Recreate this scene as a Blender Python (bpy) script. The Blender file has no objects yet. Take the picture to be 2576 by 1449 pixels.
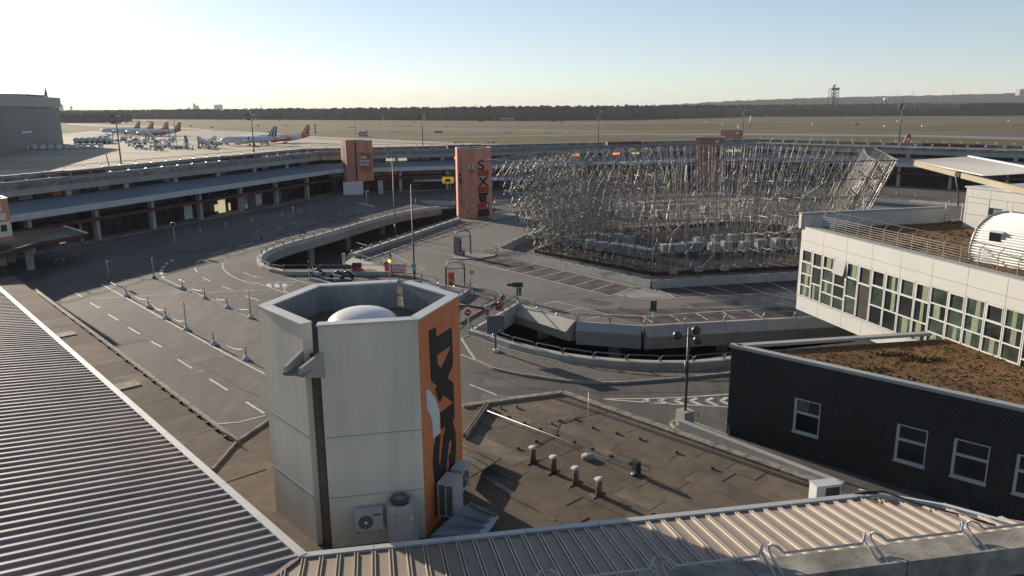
import bpy, bmesh, math, random
from mathutils import Vector, Matrix
from mathutils.geometry import tessellate_polygon
random.seed(7)
R = math.radians
S = bpy.context.scene
C = S.collection

# ------------------------------------------------------------------ camera, sky, sun, exposure
CAMH = 18.0
FPX = 1939.0; CX = 1288.0; CY = 724.5        # focal length and centre for a 2576 px wide picture
PITCH = R(13.18); ROLL = R(0.45)
cam = bpy.data.cameras.new('camera'); camo = bpy.data.objects.new('camera', cam); C.objects.link(camo)
cam.sensor_width = 36.0; cam.lens = 36.0*FPX/2576.0
cam.clip_start = 0.3; cam.clip_end = 30000
cp, sp = math.cos(PITCH), math.sin(PITCH); cr, sr = math.cos(ROLL), math.sin(ROLL)
FW = Vector((0, cp, -sp)); _U = Vector((0, sp, cp)); _R = Vector((1, 0, 0))
RT = cr*_R - sr*_U; UP = sr*_R + cr*_U
M3 = Matrix((RT, UP, -FW)).transposed()
camo.matrix_world = Matrix.Translation((0, 0, CAMH)) @ M3.to_4x4()
S.camera = camo

SUN_EL, SUN_AZ = 14.8, 133.1                  # direction towards the sun, degrees, azimuth counter-clockwise from +X
sd = Vector((math.cos(R(SUN_EL))*math.cos(R(SUN_AZ)), math.cos(R(SUN_EL))*math.sin(R(SUN_AZ)), math.sin(R(SUN_EL))))
W = bpy.data.worlds.new('World'); S.world = W; W.use_nodes = True
nt = W.node_tree; bg = nt.nodes['Background']
sky = nt.nodes.new('ShaderNodeTexSky'); sky.sky_type = 'NISHITA'; sky.sun_disc = False
sky.sun_elevation = R(SUN_EL); sky.sun_rotation = R(90 - SUN_AZ)
sky.altitude = 50; sky.air_density = 0.75; sky.dust_density = 0.25; sky.ozone_density = 2.0
hs = nt.nodes.new('ShaderNodeHueSaturation'); hs.inputs['Saturation'].default_value = 0.9
nt.links.new(sky.outputs[0], hs.inputs['Color']); gm = nt.nodes.new('ShaderNodeGamma'); gm.inputs['Gamma'].default_value = 0.75
nt.links.new(hs.outputs[0], gm.inputs[0]); nt.links.new(gm.outputs[0], bg.inputs[0]); bg.inputs[1].default_value = 0.098
sl = bpy.data.lights.new('sun', 'SUN'); sl.energy = 3.8; sl.angle = R(0.5); sl.color = (1.0, 0.87, 0.70)
so = bpy.data.objects.new('sun', sl); C.objects.link(so)
so.rotation_euler = sd.to_track_quat('Z', 'Y').to_euler(); so.location = (-200, 200, 200)
S.view_settings.view_transform = 'Standard'; S.view_settings.look = 'None'
S.view_settings.exposure = 1.10; S.view_settings.gamma = 1; S.view_settings.use_curve_mapping = False
S.cycles.max_bounces = 6; S.cycles.transparent_max_bounces = 12

# ------------------------------------------------------------------ helpers
def P(px, py, z=0.0):
    """ground survey: the point of height z that lies on the sight line of picture position px, py"""
    d = FW + RT*((px-CX)/FPX) - UP*((py-CY)/FPX)
    t = (z-CAMH)/d.z
    return Vector((d.x*t, d.y*t, z))
def G(z, *pts): return [P(x, y, z) for x, y in pts]
def pxof(p):
    q = Vector(p) - Vector((0, 0, CAMH)); w = q.dot(FW)
    return CX+FPX*q.dot(RT)/w, CY-FPX*q.dot(UP)/w
def Zat(x, y, py):
    lo, hi = -30.0, 300.0
    for _ in range(50):
        m = (lo+hi)/2
        if pxof((x, y, m))[1] > py: lo = m
        else: hi = m
    return m

LOC = {}
class MB:
    def __init__(s): s.v = []; s.f = []; s.sm = []
    def add(s, vs, fs, smooth=False):
        o = len(s.v); s.v += [tuple(v) for v in vs]
        for f in fs: s.f.append(tuple(i+o for i in f)); s.sm.append(smooth)
        return s
    def poly(s, pts): return s.add(pts, [tuple(range(len(pts)))])
    def box(s, c, d, rz=0.0, tilt=None):
        cx, cy, cz = c; a, b, h = d[0]/2, d[1]/2, d[2]/2; ca, sa = math.cos(rz), math.sin(rz)
        vs = []
        for z in (-h, h):
            for x, y in ((-a, -b), (a, -b), (a, b), (-a, b)):
                vs.append((cx+x*ca-y*sa, cy+x*sa+y*ca, cz+z))
        return s.add(vs, [(3, 2, 1, 0), (4, 5, 6, 7), (0, 1, 5, 4), (1, 2, 6, 5), (2, 3, 7, 6), (3, 0, 4, 7)])
    def prism(s, poly, z0, z1, top=None):
        """vertical prism over a convex or concave plan polygon; z values may be lists"""
        n = len(poly); top = top or poly
        zz0 = z0 if isinstance(z0, (list, tuple)) else [z0]*n
        zz1 = z1 if isinstance(z1, (list, tuple)) else [z1]*n
        a = [(p[0], p[1], zz0[i]) for i, p in enumerate(poly)]; b = [(p[0], p[1], zz1[i]) for i, p in enumerate(top)]
        ar = sum(poly[i][0]*poly[(i+1) % n][1]-poly[(i+1) % n][0]*poly[i][1] for i in range(n))
        fs = [(i, (i+1) % n, n+(i+1) % n, n+i) if ar > 0 else (i, n+i, n+(i+1) % n, (i+1) % n) for i in range(n)]
        t = tessellate_polygon([[Vector((p[0], p[1], 0)) for p in poly]]) if n > 4 else ([(0, 1, 2)] if n == 3 else [(0, 1, 2, 3)])
        for k in t:
            # orient
            q = [poly[i] for i in k]; m = len(q)
            ar2 = sum(q[i][0]*q[(i+1) % m][1]-q[(i+1) % m][0]*q[i][1] for i in range(m))
            k = tuple(k) if ar2 > 0 else tuple(reversed(k))
            fs.append(tuple(n+i for i in k)); fs.append(tuple(reversed(k)))
        return s.add(a+b, fs)
    def sheet(s, loops, z):
        """flat sheet with holes; loops[0] is the outline"""
        L = [[Vector((p[0], p[1], 0)) for p in l] for l in loops]
        flat = [p for l in L for p in l]
        fs = []
        for k in tessellate_polygon(L):
            q = [flat[i] for i in k]
            ar = sum(q[i].x*q[(i+1) % 3].y-q[(i+1) % 3].x*q[i].y for i in range(3))
            if abs(ar) < 1e-9: continue
            fs.append(tuple(k) if ar > 0 else tuple(reversed(k)))
        return s.add([(p.x, p.y, z) for p in flat], fs)
    def beam(s, p0, p1, w, h, up=(0, 0, 1)):
        p0 = Vector(p0); p1 = Vector(p1); d = (p1-p0).normalized(); u = Vector(up)
        if abs(d.dot(u)) > 0.98: u = Vector((1, 0, 0))
        a = d.cross(u).normalized(); b = a.cross(d).normalized()
        vs = [p+a*x*w/2+b*y*h/2 for p in (p0, p1) for x, y in ((-1, -1), (1, -1), (1, 1), (-1, 1))]
        return s.add(vs, [(3, 2, 1, 0), (4, 5, 6, 7), (0, 1, 5, 4), (1, 2, 6, 5), (2, 3, 7, 6), (3, 0, 4, 7)])
    def tube(s, pts, r, n=6, smooth=True, closed=False, caps=True):
        pts = [Vector(p) for p in pts]; m = len(pts); vs = []; prev = None
        rr = r if isinstance(r, (list, tuple)) else [r]*m
        for i, p in enumerate(pts):
            if closed: d = (pts[(i+1) % m]-pts[i-1])
            else: d = pts[min(i+1, m-1)]-pts[max(i-1, 0)]
            d.normalize()
            if prev is None:
                u = Vector((0, 0, 1)) if abs(d.z) < 0.9 else Vector((1, 0, 0))
                a = d.cross(u).normalized()
            else:
                a = (prev-d*prev.dot(d)).normalized()
            prev = a; b = d.cross(a)
            for k in range(n):
                t = 2*math.pi*k/n
                vs.append(p+a*math.cos(t)*rr[i]+b*math.sin(t)*rr[i])
        fs = []
        for i in range(m if closed else m-1):
            j = (i+1) % m
            for k in range(n):
                fs.append((i*n+k, i*n+(k+1) % n, j*n+(k+1) % n, j*n+k))
        if caps and not closed:
            fs.append(tuple(reversed(range(n)))); fs.append(tuple(range((m-1)*n, m*n)))
        return s.add(vs, fs, smooth)
    def lathe(s, prof, c=(0, 0, 0), n=12, smooth=True, axis='z'):
        vs = []; fs = []
        for r, z in prof:
            for k in range(n):
                t = 2*math.pi*k/n; x, y = r*math.cos(t), r*math.sin(t)
                q = (x, y, z) if axis == 'z' else ((z, x, y) if axis == 'x' else (x, z, y))
                vs.append((c[0]+q[0], c[1]+q[1], c[2]+q[2]))
        m = len(prof)
        for i in range(m-1):
            for k in range(n): fs.append((i*n+k, i*n+(k+1) % n, (i+1)*n+(k+1) % n, (i+1)*n+k))
        fs.append(tuple(reversed(range(n)))); fs.append(tuple(range((m-1)*n, m*n)))
        return s.add(vs, fs, smooth)
    def cyl(s, c, r, h, n=12, smooth=True): return s.lathe([(r, 0), (r, h)], c, n, smooth)
    def ball(s, c, r, n=10, m=7, sc=(1, 1, 1)):
        vs = [(c[0], c[1], c[2]-r*sc[2])]; fs = []
        for i in range(1, m):
            t = math.pi*i/m-math.pi/2
            for k in range(n):
                a = 2*math.pi*k/n
                vs.append((c[0]+r*sc[0]*math.cos(t)*math.cos(a), c[1]+r*sc[1]*math.cos(t)*math.sin(a), c[2]+r*sc[2]*math.sin(t)))
        vs.append((c[0], c[1], c[2]+r*sc[2])); top = len(vs)-1
        for k in range(n):
            fs.append((0, 1+(k+1) % n, 1+k)); fs.append((top, top-n+k, top-n+(k+1) % n))
        for i in range(m-2):
            for k in range(n):
                a = 1+i*n; fs.append((a+k, a+(k+1) % n, a+n+(k+1) % n, a+n+k))
        return s.add(vs, fs, True)
    def out(s, name, m, parent=None, label=None, cat=None, group=None, kind=None):
        me = bpy.data.meshes.new(name)
        off = LOC.get(parent.name, Vector((0, 0, 0))) if parent else Vector((0, 0, 0))
        me.from_pydata([(v[0]-off.x, v[1]-off.y, v[2]-off.z) for v in s.v], [], s.f)
        if any(s.sm): me.polygons.foreach_set('use_smooth', s.sm)
        me.materials.append(m); me.update()
        o = bpy.data.objects.new(name, me); C.objects.link(o)
        if parent: o.parent = parent; LOC[o.name] = off
        tag(o, label, cat, group, kind)
        return o
def tag(o, label=None, cat=None, group=None, kind=None):
    if label: o['label'] = label
    if cat: o['category'] = cat
    if group: o['group'] = group
    if kind: o['kind'] = kind
    return o
def thing(name, label, cat, loc=(0, 0, 0), rz=0.0, group=None):
    o = bpy.data.objects.new(name, None); C.objects.link(o); o.empty_display_size = 0.3
    o.location = loc; o.rotation_euler = (0, 0, rz)
    LOC[o.name] = Vector(loc)
    return tag(o, label, cat, group)
def proto(name, label, cat, group=None):
    """prototype built round its own origin, moved afterwards"""
    return thing(name, label, cat, (0, 0, 0), 0, group)
def put(o, loc, rz=0.0, label=None, sc=None):
    o.location = loc; o.rotation_euler = (0, 0, rz)
    if sc: o.scale = (sc, sc, sc) if not isinstance(sc, tuple) else sc
    if label: o['label'] = label
    return o
def dup(o, loc=None, rz=0.0, label=None, sc=None, parent=None):
    c = o.copy(); C.objects.link(c)
    if parent: c.parent = parent
    for ch in list(o.children): dup(ch, parent=c)
    if loc is not None: put(c, loc, rz, label, sc)
    return c

# ------------------------------------------------------------------ materials
def mat(name, col, rough=0.8, metal=0.0, var=0.25, scale=2.0, bump=0.0, bscale=None, col2=None, spec=0.4,
        stretch=None, big=None, emis=None, trans=0.0, coord='pos', detail=6, det2=0.0):
    m = bpy.data.materials.new(name); m.use_nodes = True
    n = m.node_tree; b = n.nodes['Principled BSDF']; L = n.links.new
    b.inputs['Roughness'].default_value = rough; b.inputs['Metallic'].default_value = metal
    b.inputs['Specular IOR Level'].default_value = spec
    if trans: b.inputs['Transmission Weight'].default_value = trans
    if coord == 'pos':
        g = n.nodes.new('ShaderNodeNewGeometry'); src = g.outputs['Position']
    else:
        g = n.nodes.new('ShaderNodeTexCoord'); src = g.outputs['Object']
    if stretch:
        mp = n.nodes.new('ShaderNodeMapping'); mp.inputs['Rotation'].default_value = (0, 0, stretch[3] if len(stretch) > 3 else 0)
        mp.inputs['Scale'].default_value = stretch[:3]; L(src, mp.inputs['Vector']); src = mp.outputs[0]
    c = col if len(col) == 4 else (*col, 1)
    if var or col2:
        nz = n.nodes.new('ShaderNodeTexNoise'); nz.inputs['Scale'].default_value = scale; nz.inputs['Detail'].default_value = detail
        nz.inputs['Roughness'].default_value = 0.6
        L(src, nz.inputs['Vector'])
        rp = n.nodes.new('ShaderNodeValToRGB'); e = rp.color_ramp.elements
        e[0].position = 0.32; e[1].position = 0.68
        c2 = col2 or tuple(x*(1-var) for x in c[:3])
        c1 = c if col2 else tuple(min(1, x*(1+var)) for x in c[:3])
        e[0].color = (*c2[:3], 1); e[1].color = (*c1[:3], 1)
        L(nz.outputs['Fac'], rp.inputs['Fac']); last = rp.outputs[0]
        if big:
            n2 = n.nodes.new('ShaderNodeTexNoise'); n2.inputs['Scale'].default_value = big[0]; n2.inputs['Detail'].default_value = 4
            L(src, n2.inputs['Vector'])
            r2 = n.nodes.new('ShaderNodeMapRange'); r2.inputs[1].default_value = 0.3; r2.inputs[2].default_value = 0.7
            r2.inputs[3].default_value = 1-big[1]; r2.inputs[4].default_value = 1+big[1]
            L(n2.outputs['Fac'], r2.inputs[0])
            mx = n.nodes.new('ShaderNodeMix'); mx.data_type = 'RGBA'; mx.blend_type = 'MULTIPLY'; mx.inputs[0].default_value = 1
            L(last, mx.inputs[6]); L(r2.outputs[0], mx.inputs[7]); last = mx.outputs[2]
        L(last, b.inputs['Base Color'])
    else: b.inputs['Base Color'].default_value = c
    if bump:
        bz = n.nodes.new('ShaderNodeTexNoise'); bz.inputs['Scale'].default_value = bscale or scale*4; bz.inputs['Detail'].default_value = 5
        L(src, bz.inputs['Vector'])
        bn = n.nodes.new('ShaderNodeBump'); bn.inputs['Strength'].default_value = bump; bn.inputs['Distance'].default_value = 0.03
        L(bz.outputs['Fac'], bn.inputs['Height']); L(bn.outputs[0], b.inputs['Normal'])
    if emis:
        b.inputs['Emission Color'].default_value = (*emis[:3], 1); b.inputs['Emission Strength'].default_value = emis[3]
    return m
M = {}
M['asphalt'] = mat('asphalt', (0.100, 0.090, 0.081), 0.86, var=0.22, scale=1.1, bump=0.2, bscale=30, big=(0.10, 0.32), stretch=(1, 0.35, 1, R(43)), spec=0.25)
M['asphalt_old'] = mat('worn asphalt', (0.135, 0.120, 0.104), 0.88, var=0.25, scale=0.8, bump=0.2, bscale=24, big=(0.12, 0.28), stretch=(1, 0.3, 1, R(43)), spec=0.25)
M['deck'] = mat('parking deck concrete', (0.150, 0.138, 0.124), 0.85, var=0.10, scale=0.7, bump=0.15, bscale=25, big=(0.06, 0.15), spec=0.25)
M['stall'] = mat('dark parking bay paving', (0.058, 0.046, 0.042), 0.9, var=0.22, scale=1.8, bump=0.35, bscale=16, spec=0.25)
M['stall2'] = mat('grey parking bay paving', (0.085, 0.075, 0.070), 0.9, var=0.2, scale=1.8, bump=0.35, bscale=16, spec=0.25)
M['pave'] = mat('small stone paving', (0.105, 0.092, 0.078), 0.9, var=0.45, scale=5.0, bump=1.0, bscale=9, big=(0.2, 0.2))
M['paint'] = mat('road paint', (0.50, 0.48, 0.44), 0.7, var=0.22, scale=2.5, big=(0.4, 0.2))
M['kerb'] = mat('kerb stone', (0.26, 0.24, 0.21), 0.85, var=0.25, scale=2)
M['concrete'] = mat('concrete', (0.34, 0.32, 0.285), 0.85, var=0.12, scale=0.9, bump=0.15, bscale=8, big=(0.12, 0.15))
M['concrete_d'] = mat('weathered concrete', (0.20, 0.185, 0.16), 0.9, var=0.35, scale=1.5, bump=0.4, bscale=10, big=(0.5, 0.3))
M['concrete_b'] = mat('facade concrete', (0.30, 0.30, 0.285), 0.85, var=0.10, scale=0.5, big=(0.08, 0.12))
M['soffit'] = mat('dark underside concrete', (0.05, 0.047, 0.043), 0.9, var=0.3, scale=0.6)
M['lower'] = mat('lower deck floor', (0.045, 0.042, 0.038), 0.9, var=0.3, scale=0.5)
M['redband'] = mat('dark red fascia', (0.085, 0.03, 0.03), 0.55, var=0.15, scale=1)
M['metal_l'] = mat('light metal fascia', (0.46, 0.48, 0.50), 0.5, 0.1, var=0.06, scale=0.5)
M['roof_b'] = mat('blue grey roof sheet', (0.20, 0.225, 0.26), 0.6, 0.1, var=0.08, scale=0.4, big=(0.05, 0.12))
M['roof_dark'] = mat('brown weathered roof sheet', (0.225, 0.172, 0.158), 0.66, 0.05, var=0.2, scale=0.5, big=(0.08, 0.2))
M['roof_rib'] = mat('roof sheet with painted glint', (0.34, 0.31, 0.285), 0.6, 0.1, var=0.25, scale=0.6)  # paler copy of the dark roof sheet; sun glint on the ribs painted in
M['roof_beige'] = mat('beige roof sheet', (0.235, 0.190, 0.155), 0.55, 0.15, var=0.07, scale=0.5, big=(0.15, 0.12))
M['rib_l'] = mat('beige folded seam', (0.46, 0.40, 0.34), 0.4, 0.3, var=0.06, scale=1)
M['bitumen'] = mat('bitumen roofing', (0.118, 0.090, 0.066), 0.93, var=0.22, scale=1.4, bump=0.25, bscale=7, big=(0.13, 0.30), spec=0.2)
M['bitumen2'] = mat('moss stained bitumen roofing', (0.135, 0.108, 0.080), 0.93, var=0.28, scale=1.0, bump=0.25, bscale=7, big=(0.2, 0.30), spec=0.2)
M['coping'] = mat('flaked coping', (0.30, 0.265, 0.215), 0.85, var=0.55, scale=2.4, col2=(0.10, 0.085, 0.065), bump=0.5, bscale=6)
M['flash'] = mat('aluminium flashing', (0.46, 0.455, 0.44), 0.5, 0.2, var=0.08, scale=0.8)
M['glass'] = mat('dark glass', (0.020, 0.023, 0.024), 0.08, 0.0, var=0.3, scale=0.6, spec=0.6)
M['glass_g'] = mat('greenish glass', (0.045, 0.060, 0.048), 0.06, 0.0, var=0.6, scale=0.8, spec=0.7)
M['dark'] = mat('dark interior', (0.018, 0.017, 0.016), 0.8, var=0.5, scale=0.8)
M['shop'] = mat('shopfront dark brown', (0.035, 0.024, 0.022), 0.35, var=0.5, scale=0.5)
M['white'] = mat('white cladding panel', (0.47, 0.462, 0.435), 0.55, var=0.04, scale=0.5)
M['white2'] = mat('white painted metal', (0.52, 0.515, 0.49), 0.45, var=0.04, scale=1)
M['frame'] = mat('light window frame', (0.62, 0.62, 0.60), 0.45, var=0.04, scale=1)
M['curtain'] = mat('pale green curtain', (0.19, 0.235, 0.15), 0.9, var=0.2, scale=3)
M['render_g'] = mat('grey green render', (0.60, 0.545, 0.445), 0.82, var=0.10, scale=1.1, big=(0.35, 0.16), stretch=(1, 1, 0.16), bump=0.15, bscale=20)
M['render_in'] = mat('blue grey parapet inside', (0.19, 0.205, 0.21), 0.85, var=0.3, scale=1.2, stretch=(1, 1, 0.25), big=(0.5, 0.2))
M['orange'] = mat('orange cladding', (0.60, 0.195, 0.075), 0.65, var=0.06, scale=0.8, stretch=(1, 1, 0.3), big=(0.3, 0.12))
M['salmon'] = mat('faded salmon cladding', (0.52, 0.225, 0.150), 0.75, var=0.10, scale=0.7, stretch=(1, 1, 0.12), big=(0.4, 0.15))
M['redpanel'] = mat('red panel', (0.38, 0.04, 0.02), 0.5, var=0.08)
M['black'] = mat('black lettering', (0.022, 0.022, 0.023), 0.5, var=0.1)
M['cage'] = mat('galvanised tube', (0.29, 0.275, 0.26), 0.42, 0.5, var=0.35, scale=0.9)
M['tube_b'] = mat('weathered galvanised tube', (0.17, 0.155, 0.14), 0.5, 0.4, var=0.35, scale=0.6)
M['rail'] = mat('grey tubular rail', (0.13, 0.135, 0.14), 0.42, 0.3, var=0.1)
M['rail_l'] = mat('light tubular rail', (0.34, 0.345, 0.35), 0.4, 0.4, var=0.08)
M['rust'] = mat('rusty brown beam', (0.045, 0.026, 0.02), 0.85, var=0.4, scale=2)
M['timber'] = mat('brown boarding', (0.075, 0.05, 0.034), 0.9, var=0.45, scale=1.3)
M['tank'] = mat('milky plastic tank', (0.50, 0.52, 0.49), 0.45, var=0.2, scale=1.2, coord='obj')
M['tank_y'] = mat('yellow green plastic tank', (0.48, 0.52, 0.30), 0.4, var=0.15, scale=1.2, coord='obj')
M['tank_b'] = mat('bluish plastic tank', (0.30, 0.39, 0.42), 0.4, var=0.15, scale=1.2, coord='obj')
M['brick'] = mat('black glazed brick', (0.030, 0.031, 0.031), 0.5, var=0.25, scale=2.0, spec=0.4, big=(0.25, 0.25))
M['mortar'] = mat('dark mortar', (0.018, 0.018, 0.018), 0.9, var=0.2)
M['red'] = mat('red machine paint', (0.50, 0.035, 0.025), 0.5, var=0.08)
M['signgrey'] = mat('sign back grey', (0.105, 0.125, 0.14), 0.5, 0.2, var=0.06)
M['signgreen'] = mat('dark green sign', (0.03, 0.055, 0.045), 0.5, var=0.1)
M['signyellow'] = mat('yellow sign', (0.72, 0.42, 0.03), 0.5, var=0.05, emis=(0.9, 0.5, 0.03, 0.12))
M['signwhite'] = mat('white sign face', (0.62, 0.63, 0.62), 0.5, var=0.04)
M['lampgrey'] = mat('dark lamp globe', (0.03, 0.03, 0.032), 0.35, var=0.1)
M['pole'] = mat('dark steel pole', (0.085, 0.085, 0.085), 0.5, 0.4, var=0.15)
M['pole_l'] = mat('light steel pole', (0.36, 0.35, 0.33), 0.45, 0.3, var=0.1)
M['apron'] = mat('concrete apron', (0.33, 0.28, 0.205), 0.9, var=0.10, scale=0.03, big=(0.008, 0.14), stretch=(1, 3, 1, R(-8)))
M['taxi'] = mat('taxiway asphalt', (0.075, 0.066, 0.055), 0.9, var=0.2, scale=0.02)
M['taxi_l'] = mat('light taxiway', (0.20, 0.175, 0.14), 0.9, var=0.15, scale=0.02)
M['grass'] = mat('winter airfield grass', (0.175, 0.132, 0.052), 0.95, scale=0.006, col2=(0.085, 0.076, 0.034), big=(0.03, 0.22), stretch=(0.45, 2.6, 1, R(-4)), detail=10, spec=0.1)
M['sedum'] = mat('brown sedum roof', (0.22, 0.115, 0.050), 0.95, scale=1.1, col2=(0.10, 0.070, 0.035), bump=0.6, bscale=9, big=(0.35, 0.35), spec=0.1, detail=9)
M['sedum_hi'] = mat('dry sedum tufts', (0.17, 0.105, 0.055), 0.95, var=0.55, scale=3, spec=0.1)
M['bark'] = mat('bare woodland', (0.15, 0.118, 0.10), 0.95, scale=0.03, col2=(0.08, 0.068, 0.060), spec=0.1)
M['bark2'] = mat('reddish bare woodland', (0.20, 0.135, 0.10), 0.95, scale=0.03, col2=(0.10, 0.075, 0.06), spec=0.1)
M['pine'] = mat('pine crowns', (0.065, 0.085, 0.045), 0.95, scale=0.04, col2=(0.035, 0.050, 0.030), spec=0.1)
M['hill'] = mat('wooded hill', (0.030, 0.036, 0.030), 0.95, scale=0.008, col2=(0.018, 0.022, 0.018), spec=0.1)
M['hangar'] = mat('hangar sheet', (0.15, 0.155, 0.155), 0.6, 0.1, var=0.10, scale=0.06, stretch=(1, 1, 0.2))
M['tyre'] = mat('black rubber', (0.02, 0.02, 0.02), 0.8, var=0.1)
M['planewhite'] = mat('aircraft white', (0.56, 0.60, 0.66), 0.3, var=0.02, coord='obj')
M['planered'] = mat('aircraft orange red', (0.48, 0.07, 0.035), 0.35, var=0.03, coord='obj')
M['maroon'] = mat('maroon', (0.075, 0.02, 0.03), 0.4, var=0.05, coord='obj')
M['vehwhite'] = mat('white vehicle paint', (0.55, 0.56, 0.57), 0.35, var=0.06, coord='obj')
M['vehgrey'] = mat('grey vehicle paint', (0.20, 0.21, 0.21), 0.5, var=0.2, coord='obj')
M['vehgreen'] = mat('green grey vehicle paint', (0.10, 0.15, 0.14), 0.5, var=0.2, coord='obj')
M['city'] = mat('distant building', (0.24, 0.27, 0.30), 0.8, var=0.1, scale=0.02)
M['lit'] = mat('warm lit window', (0.5, 0.45, 0.3), 0.5, var=0.2, emis=(1.0, 0.85, 0.5, 0.22))
M['lito'] = mat('orange lit window', (0.6, 0.2, 0.08), 0.5, var=0.1, emis=(1.0, 0.24, 0.06, 0.75))
M['blind'] = mat('dim window with blind', (0.14, 0.13, 0.11), 0.5, var=0.5, scale=0.5)
M['amber'] = mat('amber lamp', (0.8, 0.25, 0.03), 0.4, var=0.0, emis=(1, 0.35, 0.03, 3.0))
M['acgrey'] = mat('air conditioner casing', (0.42, 0.41, 0.39), 0.5, var=0.08, coord='obj')
M['mesh'] = mat('dark fan grille', (0.075, 0.068, 0.062), 0.6, 0.3, var=0.1)
M['dome'] = mat('milky rooflight dome', (0.66, 0.64, 0.60), 0.3, var=0.04)

M['railw'] = mat('dull steel rail', (0.20, 0.19, 0.18), 0.5, 0.2, var=0.1)
M['cone'] = mat('grey white plastic', (0.38, 0.38, 0.37), 0.6, var=0.15)
M['manhole'] = mat('iron cover', (0.075, 0.068, 0.062), 0.7, 0.2, var=0.2)
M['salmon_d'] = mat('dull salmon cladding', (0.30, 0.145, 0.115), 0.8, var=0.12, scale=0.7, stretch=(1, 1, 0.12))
HEXD = 11.5   # the buildings follow a hexagon turned by this many degrees
def hexpts(c, r, rot=HEXD, n=6):
    return [(c[0]+r*math.cos(R(rot+60*k)), c[1]+r*math.sin(R(rot+60*k))) for k in range(n)]
class Line:
    """plan line: t runs along it, s to its left, z up"""
    def __init__(s, A, B=None, ang=None):
        s.A = Vector((A[0], A[1]))
        if B is not None: d = Vector((B[0]-A[0], B[1]-A[1])); s.len = d.length; d.normalize()
        else: d = Vector((math.cos(R(ang)), math.sin(R(ang)))); s.len = 0
        s.d = d; s.n = Vector((-d.y, d.x)); s.ang = math.atan2(d.y, d.x)
    def __call__(s, t, o=0.0, z=0.0):
        p = s.A+s.d*t+s.n*o
        return Vector((p.x, p.y, z))
    def inter(s, l, o1=0, o2=0):
        a = s.A+s.n*o1; b = l.A+l.n*o2
        den = s.d.x*l.d.y-s.d.y*l.d.x; w = b-a
        t = (w.x*l.d.y-w.y*l.d.x)/den
        return a+s.d*t
    def tof(s, p): return (Vector((p[0], p[1]))-s.A).dot(s.d)
    def box(s, mb, t0, t1, s0, s1, z0, z1):
        c = s((t0+t1)/2, (s0+s1)/2, (z0+z1)/2)
        return mb.box(c, (abs(t1-t0), abs(s1-s0), abs(z1-z0)), s.ang)
    def quad(s, mb, a, b, c, d):
        return mb.add([s(*a), s(*b), s(*c), s(*d)], [(0, 1, 2, 3)])
# ------------------------------------------------------------------ plan lines of the ring of terminal wings
FLe = Line((-6.15, 19.73), ang=131.9)            # eave of the near left wing, t runs away from the camera
FRe = Line((11.84, 23.06), (-6.15, 19.73))       # eave of the near right wing
LW = Line((-54.0, 122.0), ang=71.1)              # column line of the left wing
BW = Line((-39.7, 167.1), ang=16.5)
RW = Line((86.5, 172.5), ang=-45.4)

# ------------------------------------------------------------------ ground
def struct(name, mb, m): return mb.out(name, m, kind='structure')
q = MB().poly([(-9000, -300, -4.02), (9000, -300, -4.02), (9000, 11500, -4.02), (-9000, 11500, -4.02)]); struct('airfield_grass', q, M['grass'])
pit1 = [(1103, 520), (1036, 530), (986, 540), (924, 556), (862, 574), (798, 592), (738, 609), (708, 618), (682, 630), (668, 641),
        (662, 651), (668, 662), (690, 672), (715, 677), (975, 677), (984, 674), (886, 646), (1150, 549), (1147, 524)]
pit2 = [(1190, 838), (1300, 766), (1448, 813), (1620, 822), (1917, 806), (2150, 793), (2150, 860), (1838, 893), (1732, 907), (1641, 906),
        (1547, 900), (1469, 894), (1401, 886), (1341, 873), (1296, 860), (1251, 845)]
pit3 = [(782, 701), (1060, 706), (1178, 731), (1085, 800), (900, 800), (838, 716)]
pit4 = [(1243, 514), (1500, 503), (1800, 498), (1800, 512), (1500, 521), (1243, 533)]
outer = [(-20, 10), (25, 10), (60, 40), (110, 140), (95, 185), (72, 215), (-43, 178), (-62, 128), (-72, 95), (-60, 66), (-36, 44)]
ground = MB().sheet([outer]+[[(p.x, p.y) for p in G(0, *h)] for h in (pit1, pit2, pit3, pit4)], 0.0)
struct('road', ground, M['asphalt'])
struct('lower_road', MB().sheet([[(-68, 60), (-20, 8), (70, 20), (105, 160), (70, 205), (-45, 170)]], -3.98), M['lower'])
# parking deck and other surfaces, thin sheets 4 mm apart
def flat(name, pts, z, m, px=True, kind='structure', parent=None):
    q = G(z, *pts) if px else pts
    return MB().sheet([[(p[0], p[1]) for p in q]], z).out(name, m, parent, kind=kind)
flat('parking_deck', [(889, 648), (1150, 552), (1250, 545), (1240, 500), (1900, 485), (2400, 515), (2150, 790), (1917, 803), (1620, 817), (1450, 806), (1305, 763), (1240, 752), (1190, 729), (1062, 702), (985, 675)], 0.004, M['deck'])
flat('pavement', [(0, 735), (60, 700), (225, 628), (342, 601), (470, 570), (680, 527), (812, 503), (925, 492), (1145, 476), (1145, 470), (800, 470), (300, 580), (0, 660)], 0.004, M['asphalt_old'])
flat('bus_lane', [(262, 712), (325, 708), (405, 706), (452, 716), (650, 800), (900, 905), (900, 1020), (660, 935), (480, 830), (300, 731)], 0.004, M['asphalt_old'])
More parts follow.
